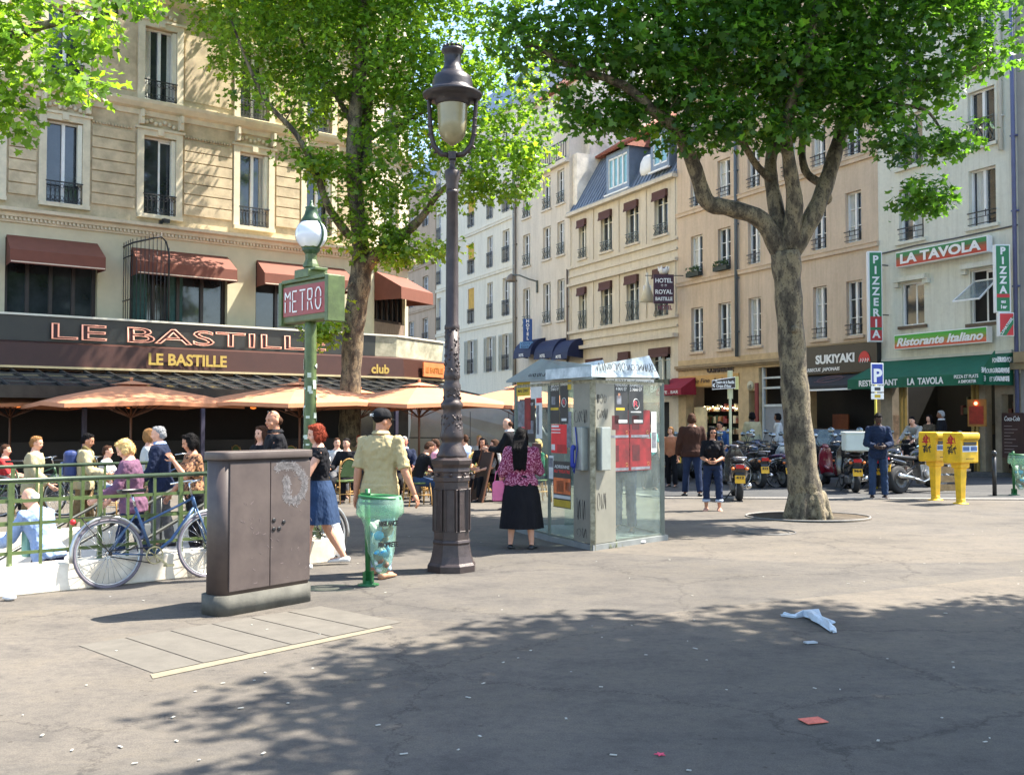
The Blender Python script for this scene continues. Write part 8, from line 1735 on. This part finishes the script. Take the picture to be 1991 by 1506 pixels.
# red haired woman with handbag
P = person('woman with auburn bob, black top and denim skirt walking left with a handbag', gp(622, 1101), R(104), H=1.66, lean=3, armL=((28, 10), (70, -20)), armR=((-2, 8), (58, -18)), legL=((20, 3), (4, 2)), legR=((-12, 3), (-30, 2)), head=(10, 10), fem=True, hair=('bob', HRED), top=BLKC, sleeve=.12, hem=-.02, skirt=(DEN, .50, .055, 0), shoe=M('white_shoe', (.7, .7, .68), .5, .05, 5), vox=.011)
hb = thing('handbag', 'dark purple leather handbag hanging on the strap of the woman in the denim skirt', 'bag', wpt(P, P['sv'](.02, .17, .05)), R(104)); q = MB(); q.box(-.05, .05, -.15, .15, -.13, .06); q.build('bag_body', M('purple_leather', lin((56, 34, 48)), .3, .15, 5, coat=.3), hb, bevel=.03)
q = MB(); q.tube([(0, -.12, .05), (-.03, -.07, .3), (-.1, -.02, .52)], .01, 5); q.tube([(0, .12, .05), (-.03, .05, .3), (-.1, 0, .52)], .01, 5); q.build('strap', M('brown_leather_strap', lin((90, 50, 40)), .5, .1, 5), hb)
q = MB(); q.T = Matrix.Translation(gp(650, 1088)); q.loft([[((.0+r_)*math.cos(a)*(1+.12*math.sin(5*a)), r_*.7*math.sin(a), z) for a in [2*PI*i/16 for i in range(16)]] for r_, z in ((.10, .0), (.125, .12), (.10, .3), (.06, .42), (.02, .5))]); o = q.build('carrier_bag', M('white_carrier', (.72, .72, .75), .45, .06, 12, .5)); tag(o, 'white plastic carrier bag hanging beside the legs of the woman in the denim skirt', 'bag')
# man in the black polo
P = person('balding man in black polo shirt with sunglasses pushed up, smiling, behind the cabinet', ab(540, 12.2), R(112), H=1.80, b=1.06, armL=((10, 8), (30, 5)), armR=((-5, 8), (15, 5)), head=(22, 2), skin=SKINT, hair=('bald', HBROWN), top=BLKC, sleeve=.45, bottom=DEND, vox=.012, collar=BLKC)
q = MB()
for k_ in (-1, 1): q.ell(P['hd'](k_*.019, .036, .104), (.022, .012, .012), 8, 6)
q.tube([P['hd'](-.043, .0, .08), P['hd'](-.03, .035, .1), P['hd'](.03, .035, .1), P['hd'](.043, .0, .08)], .004, 5); q.build('sunglasses', BLACKP, P['root'])
P = person('dark haired woman glimpsed behind the man in the black polo shirt', ab(512, 13.6), R(150), H=1.60, fem=True, hair=('long', HBROWN), top=BLKC, bottom=DEND, vox=.016)
# woman in the pink blouse
P = person('woman with long black hair, pink patterned blouse and long black skirt, seen from behind', gp(1013, 1066), R(-6), H=1.57, b=1.32, lean=1, armL=((-2, 16), (14, 6)), armR=((18, 14), (80, -30)), legL=((2, 5), (0, 4)), legR=((0, 5), (-2, 4)), fem=True, head=(-12, 8), skin=SKIN, hair=('longer', HBLACK), top=PINKB, sleeve=.55, hem=.0, topin=.028, skirt=(BLKC, .27, .035, 0), shoe=BLACKP, vox=.011)
hb = thing('handbag', 'small pink handbag hanging from the hand of the woman in the pink blouse', 'bag', gp(966, 1066)+Vector((.02, 0, .62)), R(10)); q = MB(); q.loft([[(x*w_, y*.045, z) for x, y in ((-1, -1), (1, -1), (1, 1), (-1, 1))] for w_, z in ((.08, 0), (.075, .22), (.05, .26))], smooth=False); q.build('bag_body', M('pink_leather', lin((220, 110, 150)), .5, .1, 5), hb, bevel=.012); q = MB(); q.tube([(-.05, 0, .25), (-.03, 0, .38), (.04, 0, .4), (.05, 0, .25)], .007, 5); q.build('strap', M('pink_leather', lin((220, 110, 150)), .5, .1, 5), hb)
# man inside the booth
P = person('man in jeans and dark top standing inside the glass phone booth', Vector((1.62, 14.55, .07)), R(160), H=1.74, armL=((20, 8), (110, 0)), armR=((8, 8), (60, 0)), skin=SKINB, hair=('short', HBLACK), top=BLK2, sleeve=.9, bottom=DEN, vox=.016)
# by the metro stairs
P = person('blonde woman in mauve jacket starting down the metro stairs, looking down', mfp(-1.72, 1.75, -.165), R(100), H=1.64, b=1.12, lean=6, armL=((22, 8), (62, -5)), armR=((15, 10), (50, 0)), legL=((16, 3), (0, 2)), legR=((-8, 3), (-16, 2)), fem=True, head=(8, 28), hair=('fluffy', HBLOND), top=MAUVE, sleeve=.95, hem=-.07, topin=.022, bottom=DEND, vox=.013)
P = person('bald old man with white hair and pale blue shirt bending on the metro stairs', mfp(-2.75, 1.5, -.66), R(70), H=1.64, b=1.08, lean=24, armL=((30, 8), (70, -10)), armR=((20, 12), (30, 5)), legL=((22, 3), (2, 2)), legR=((-2, 3), (-8, 2)), head=(25, 12), hair=('bald', HWHITE), top=LBL, sleeve=.95, hem=-.05, topin=.024, bottom=cloth('navy_trousers', (28, 34, 70)), vox=.013)
hb = thing('shoulder_bag', 'pale green bag carried in front by the bending old man', 'bag', wpt(P, P['sv'](.12, .0, .16)), R(70)); q = MB(); q.box(-.13, .13, -.05, .05, -.16, .14); q.build('bag_body', M('pale_green_cloth', lin((130, 175, 160)), .7, .1, 6), hb, bevel=.03); q = MB(); q.tube([(-.1, 0, .13), (-.02, -.05, .3), (.1, 0, .13)], .01, 5); q.build('strap', IRON, hb)
P = person('grey haired man in navy blazer and pale blue shirt facing left beyond the railing', ab(315, 13.3), R(98), H=1.60, b=1.1, armL=((12, 8), (50, 0)), armR=((6, 10), (30, 0)), head=(5, 2), hair=('short', HGREY), top=NAVYC, sleeve=.95, hem=-.08, topin=.026, bottom=GRYC, vox=.014, collar=LBL)
P = person('fair haired woman hidden behind the grey haired man, facing him', ab(288, 14.1), R(-80), H=1.56, fem=True, hair=('bob', HSAND), top=WHC, bottom=TANC, vox=.018)
P = person('dark haired woman in brown patterned top holding a phone to her ear', ab(380, 12.0), R(128), H=1.52, lean=4, armL=((38, 12), (150, -22)), armR=((10, 10), (40, 0)), fem=True, head=(-10, 14), skin=SKINT, hair=('bob', HBLACK), top=BRP, sleeve=.5, bottom=BLKC, vox=.013)
P = person('sandy haired teenager in cream jacket walking right beyond the far railing', ab(66, 14.0), R(-80), H=1.47, armL=((-12, 8), (8, 5)), armR=((18, 8), (50, 0)), legL=((16, 3), (4, 2)), legR=((-10, 3), (-24, 2)), head=(-5, 6), hair=('short', HSAND), top=CRM, sleeve=.95, hem=-.07, topin=.03, bottom=TANC, vox=.014)
P = person('dark haired young man with olive scarf and blue backpack beyond the far railing', ab(164, 14.3), R(-72), H=1.50, armL=((10, 8), (60, 0)), armR=((18, 8), (80, 0)), legL=((12, 3), (4, 2)), legR=((-10, 3), (-18, 2)), head=(-8, 14), skin=SKINT, hair=('short', HBLACK), top=CRM, sleeve=.95, hem=-.06, topin=.028, bottom=TANC, vox=.014)
q = MB(); q.tube([P['sv'](.3, -.05, .06), P['sv'](.335, -.06, -.02), P['sv'](.335, .06, -.02), P['sv'](.3, .05, .06), P['sv'](.16, .04, .14)], .035, 8); q.build('scarf', SCARF, P['root'])
bk = thing('backpack', 'navy blue backpack worn by the young man with the olive scarf', 'backpack', wpt(P, P['sv'](.17, 0, -.17)), R(-72)); q = MB(); q.box(-.14, .14, -.1, .08, -.2, .2); q.build('pack', M('navy_nylon', lin((38, 54, 104)), .5, .15, 6), bk, bevel=.06, seg=3); q = MB(); q.box(-.1, .1, -.14, -.1, -.15, .04); q.build('pocket', M('pale_blue_nylon', lin((120, 140, 180)), .5, .15, 6), bk, bevel=.02)
# right hand side
P = person('man in brown leather jacket and jeans walking away beyond the phone booth', gp(1346, 964), R(-4), H=1.82, b=1.12, lean=2, armL=((4, 12), (20, 4)), armR=((4, 12), (60, -30)), legL=((8, 4), (2, 3)), legR=((-8, 4), (-16, 3)), head=(-10, 6), skin=SKINT, hair=('fluffy', HBROWN), top=BRNC, sleeve=.97, hem=-.05, topin=.035, bottom=DEND, shoe=BLACKP, vox=.018)
P = person('woman with long dark hair, black top and rolled up jeans by the black scooter', gp(1386, 992), R(168), H=1.55, lean=0, armL=((8, 10), (74, -28)), armR=((8, 10), (74, -28)), legL=((2, 5), (0, 1)), legR=((3, 5), (0, 1)), fem=True, head=(12, 4), skin=SKINT, hair=('long', HBLACK), top=BLKC, sleeve=.5, hem=-.02, topin=.014, bottom=DEND, leglen=.72, shoe=M('nude_sandal', lin((190, 140, 118)), .6, .1, 5), vox=.014, glasses=True)
P = person('man in blue plaid shirt and sunglasses standing among the parked scooters', gp(1418, 942)+Vector((0, 1.0, 0)), R(150), H=1.64, armL=((10, 8), (50, -10)), armR=((10, 12), (40, 0)), head=(-35, 4), skin=SKINT, hair=('short', HBLACK), top=PLD, sleeve=.6, hem=-.06, topin=.024, bottom=DEND, vox=.018, glasses=True)
P = person('person in beige jacket seen from behind in front of the grocery', Vector((xy(1463, 29.0), 29.0, .12)), R(8), H=1.78, hair=('fluffy', HBLACK), skin=SKIND, top=CRM, sleeve=.95, hem=-.08, topin=.03, bottom=BLKC, vox=.02)
P = person('person in white shirt walking left just beside the grey street door', Vector((xy(1514, 30.0), 30.0, .12)), R(80), H=1.75, hair=('fluffy', HBLACK), skin=SKINB, top=WHC, sleeve=.9, hem=-.08, topin=.02, bottom=GRYC, vox=.02)
P = person('man in denim jacket and jeans looking down beneath the parking sign', gp(1708, 969), R(170), H=1.84, b=.94, lean=3, armL=((10, 10), (78, -34)), armR=((10, 10), (78, -30)), legL=((1, 3), (0, 2)), legR=((5, 3), (0, 2)), head=(0, 30), skin=SKIND, hair=('short', HBLACK), top=DENJ, sleeve=.97, hem=-.06, topin=.022, bottom=DEN, shoe=BLACKP, vox=.015)
rw = lambda px, Y: Vector((xy(px, Y), Y, .12))
P = person('person in striped jumper bending over a table in the pizzeria doorway', rw(1786, 28.2), R(130), H=1.76, lean=34, armL=((50, 8), (60, 0)), armR=((40, 8), (60, 0)), head=(0, 10), hair=('short', HBLACK), top=STR, sleeve=.9, bottom=BLKC, vox=.02)
P = person('dark haired woman in brown cardigan in the pizzeria doorway, facing left', rw(1808, 29.5), R(120), H=1.70, fem=True, hair=('long', HBLACK), top=cloth('brown_cardigan', (88, 76, 60)), sleeve=.9, bottom=BLKC, vox=.02)
P = person('man in dark suit with white collar at the pizzeria doorway', rw(1832, 29.2), R(60), H=1.83, hair=('short', HGREY), skin=SKINB, top=BLKC, sleeve=.95, topin=.026, hem=-.08, bottom=BLKC, vox=.02, collar=WHC)
P = person('person seated inside the pizzeria window beside the striped jumper', rw(1768, 29.2), R(160), H=1.6, hip=.48, legL=((85, 4), (0, 2)), legR=((85, 4), (0, 2)), hair=('short', HBROWN), top=BLKC, vox=.024)
P = person('person with ginger hair standing near the navy motorcycle', Vector((xy(1305, 25.0), 25.0, 0)), R(150), H=1.50, hair=('fluffy', HSAND), top=cloth('orange_brown', (170, 110, 80)), sleeve=.9, bottom=BLKC, vox=.02)
P = person('person in turquoise top between phone booth and motorcycles', Vector((xy(1262, 24.0), 24.0, 0)), R(190), H=1.62, fem=True, hair=('bob', HBROWN), top=cloth('turquoise', (110, 190, 185)), sleeve=.3, bottom=BLKC, vox=.02)
# terrace
P = person('waiter in black waistcoat holding a notepad, standing at the terrace tables', ab(993, 18.8), R(75), H=1.72, b=1.05, armL=((30, 8), (95, -20)), armR=((20, 8), (90, -10)), head=(0, 14), hair=('bald', HBROWN), top=BLKC, sleeve=.9, hem=-.03, topin=.02, bottom=BLKC, vox=.018, collar=WHC)
ST = dict(hip=.50, legL=((84, 5), (4, 2)), legR=((80, 5), (-4, 2)), armL=((28, 8), (78, -12)), armR=((30, 8), (80, -12)))
SEAT = [(676, 20.6, 160, 1.70, 'dark suited customer facing us on the terrace left of the man in the cap', dict(hair=('short', HBLACK), top=BLKC, sleeve=.95, bottom=BLKC, topin=.025)),
 (655, 21.8, 200, 1.66, 'customer in white shirt at the terrace behind the auburn haired woman', dict(hair=('short', HBROWN), top=WHC, bottom=GRYC)),
 (700, 24.0, 170, 1.72, 'ginger haired customer far back beside the tree trunk', dict(hair=('short', HRED), top=TANC, bottom=GRYC)),
 (786, 21.5, 190, 1.74, 'ruddy faced grey haired customer in blue shirt and dark jacket', dict(hair=('short', HGREY), top=NAVYC, sleeve=.95, bottom=BLKC, topin=.025, collar=LBL, skin=M('skin_ruddy', lin((200, 120, 100)), .5, .08, 14))),
 (808, 19.6, -62, 1.72, 'customer in black shirt and jeans bent over a paper on the terrace', dict(hair=('short', HBROWN), top=BLKC, sleeve=.5, bottom=DEN, lean=24, head=(0, 26), skin=SKINT)),
 (850, 20.6, 95, 1.66, 'customer in pink shirt reading opposite the man in black', dict(hair=('short', HBROWN), top=PINK, bottom=GRYC)),
 (906, 24.0, 60, 1.74, 'customer in pale blue shirt seated right of the street lamp', dict(hair=('short', HBROWN), top=LBL, bottom=GRYC)),
 (940, 21.6, 165, 1.68, 'long dark haired customer in black seated by the rattan armchairs', dict(fem=True, hair=('long', HBLACK), top=BLKC, bottom=BLKC, skin=SKINT)),
 (965, 20.8, 110, 1.62, 'customer in black and white stripes seated before the waiter', dict(fem=True, hair=('bob', HBROWN), top=STRB, bottom=BLKC)),
 (932, 25.5, 180, 1.66, 'fair customer far back under the umbrella right of the lamp', dict(hair=('short', HBLOND), top=WHC, bottom=GRYC)),
 (206, 17.4, -85, 1.55, 'customer in white shirt seated behind the far railing on the left', dict(hair=('short', HBROWN), top=WHC, bottom=DEN)),
 (1048, 20.5, 120, 1.64, 'customer in green top glimpsed through the posters of the booth', dict(fem=True, hair=('bob', HBLOND), top=GRN, bottom=BLKC)),
 (8, 18.0, -80, 1.56, 'customer in red top seated at the left edge of the picture', dict(hair=('short', HBROWN), top=REDC, bottom=BLKC)),
 (760, 23.5, 200, 1.66, 'customer in dark clothes seated behind the man in the cap', dict(hair=('short', HBLACK), top=BLK2, bottom=BLKC))]
for px, Y_, a_, H_, l_, kw in SEAT:
    d_ = dict(ST); d_.update(kw); person(l_, ab(px, Y_), R(a_), H=H_, vox=.02, group='people seated on the cafe terrace', **d_)
    if px in (676, 655, 700, 786, 906, 940, 965, 932, 1048, 8, 760, 850): pass
# a chair under every seated customer that has none yet
for i, (px, Y_, a_, H_, l_, kw) in enumerate(SEAT):
    if px in (940, 965): continue
    c = dup(ch, label='woven cafe chair under the '+' '.join(l_.split()[:9])); c.location = ab(px, Y_)+Vector((math.sin(R(a_))*-.04, math.cos(R(a_))*.04, 0)); c.rotation_euler = (0, 0, R(a_))
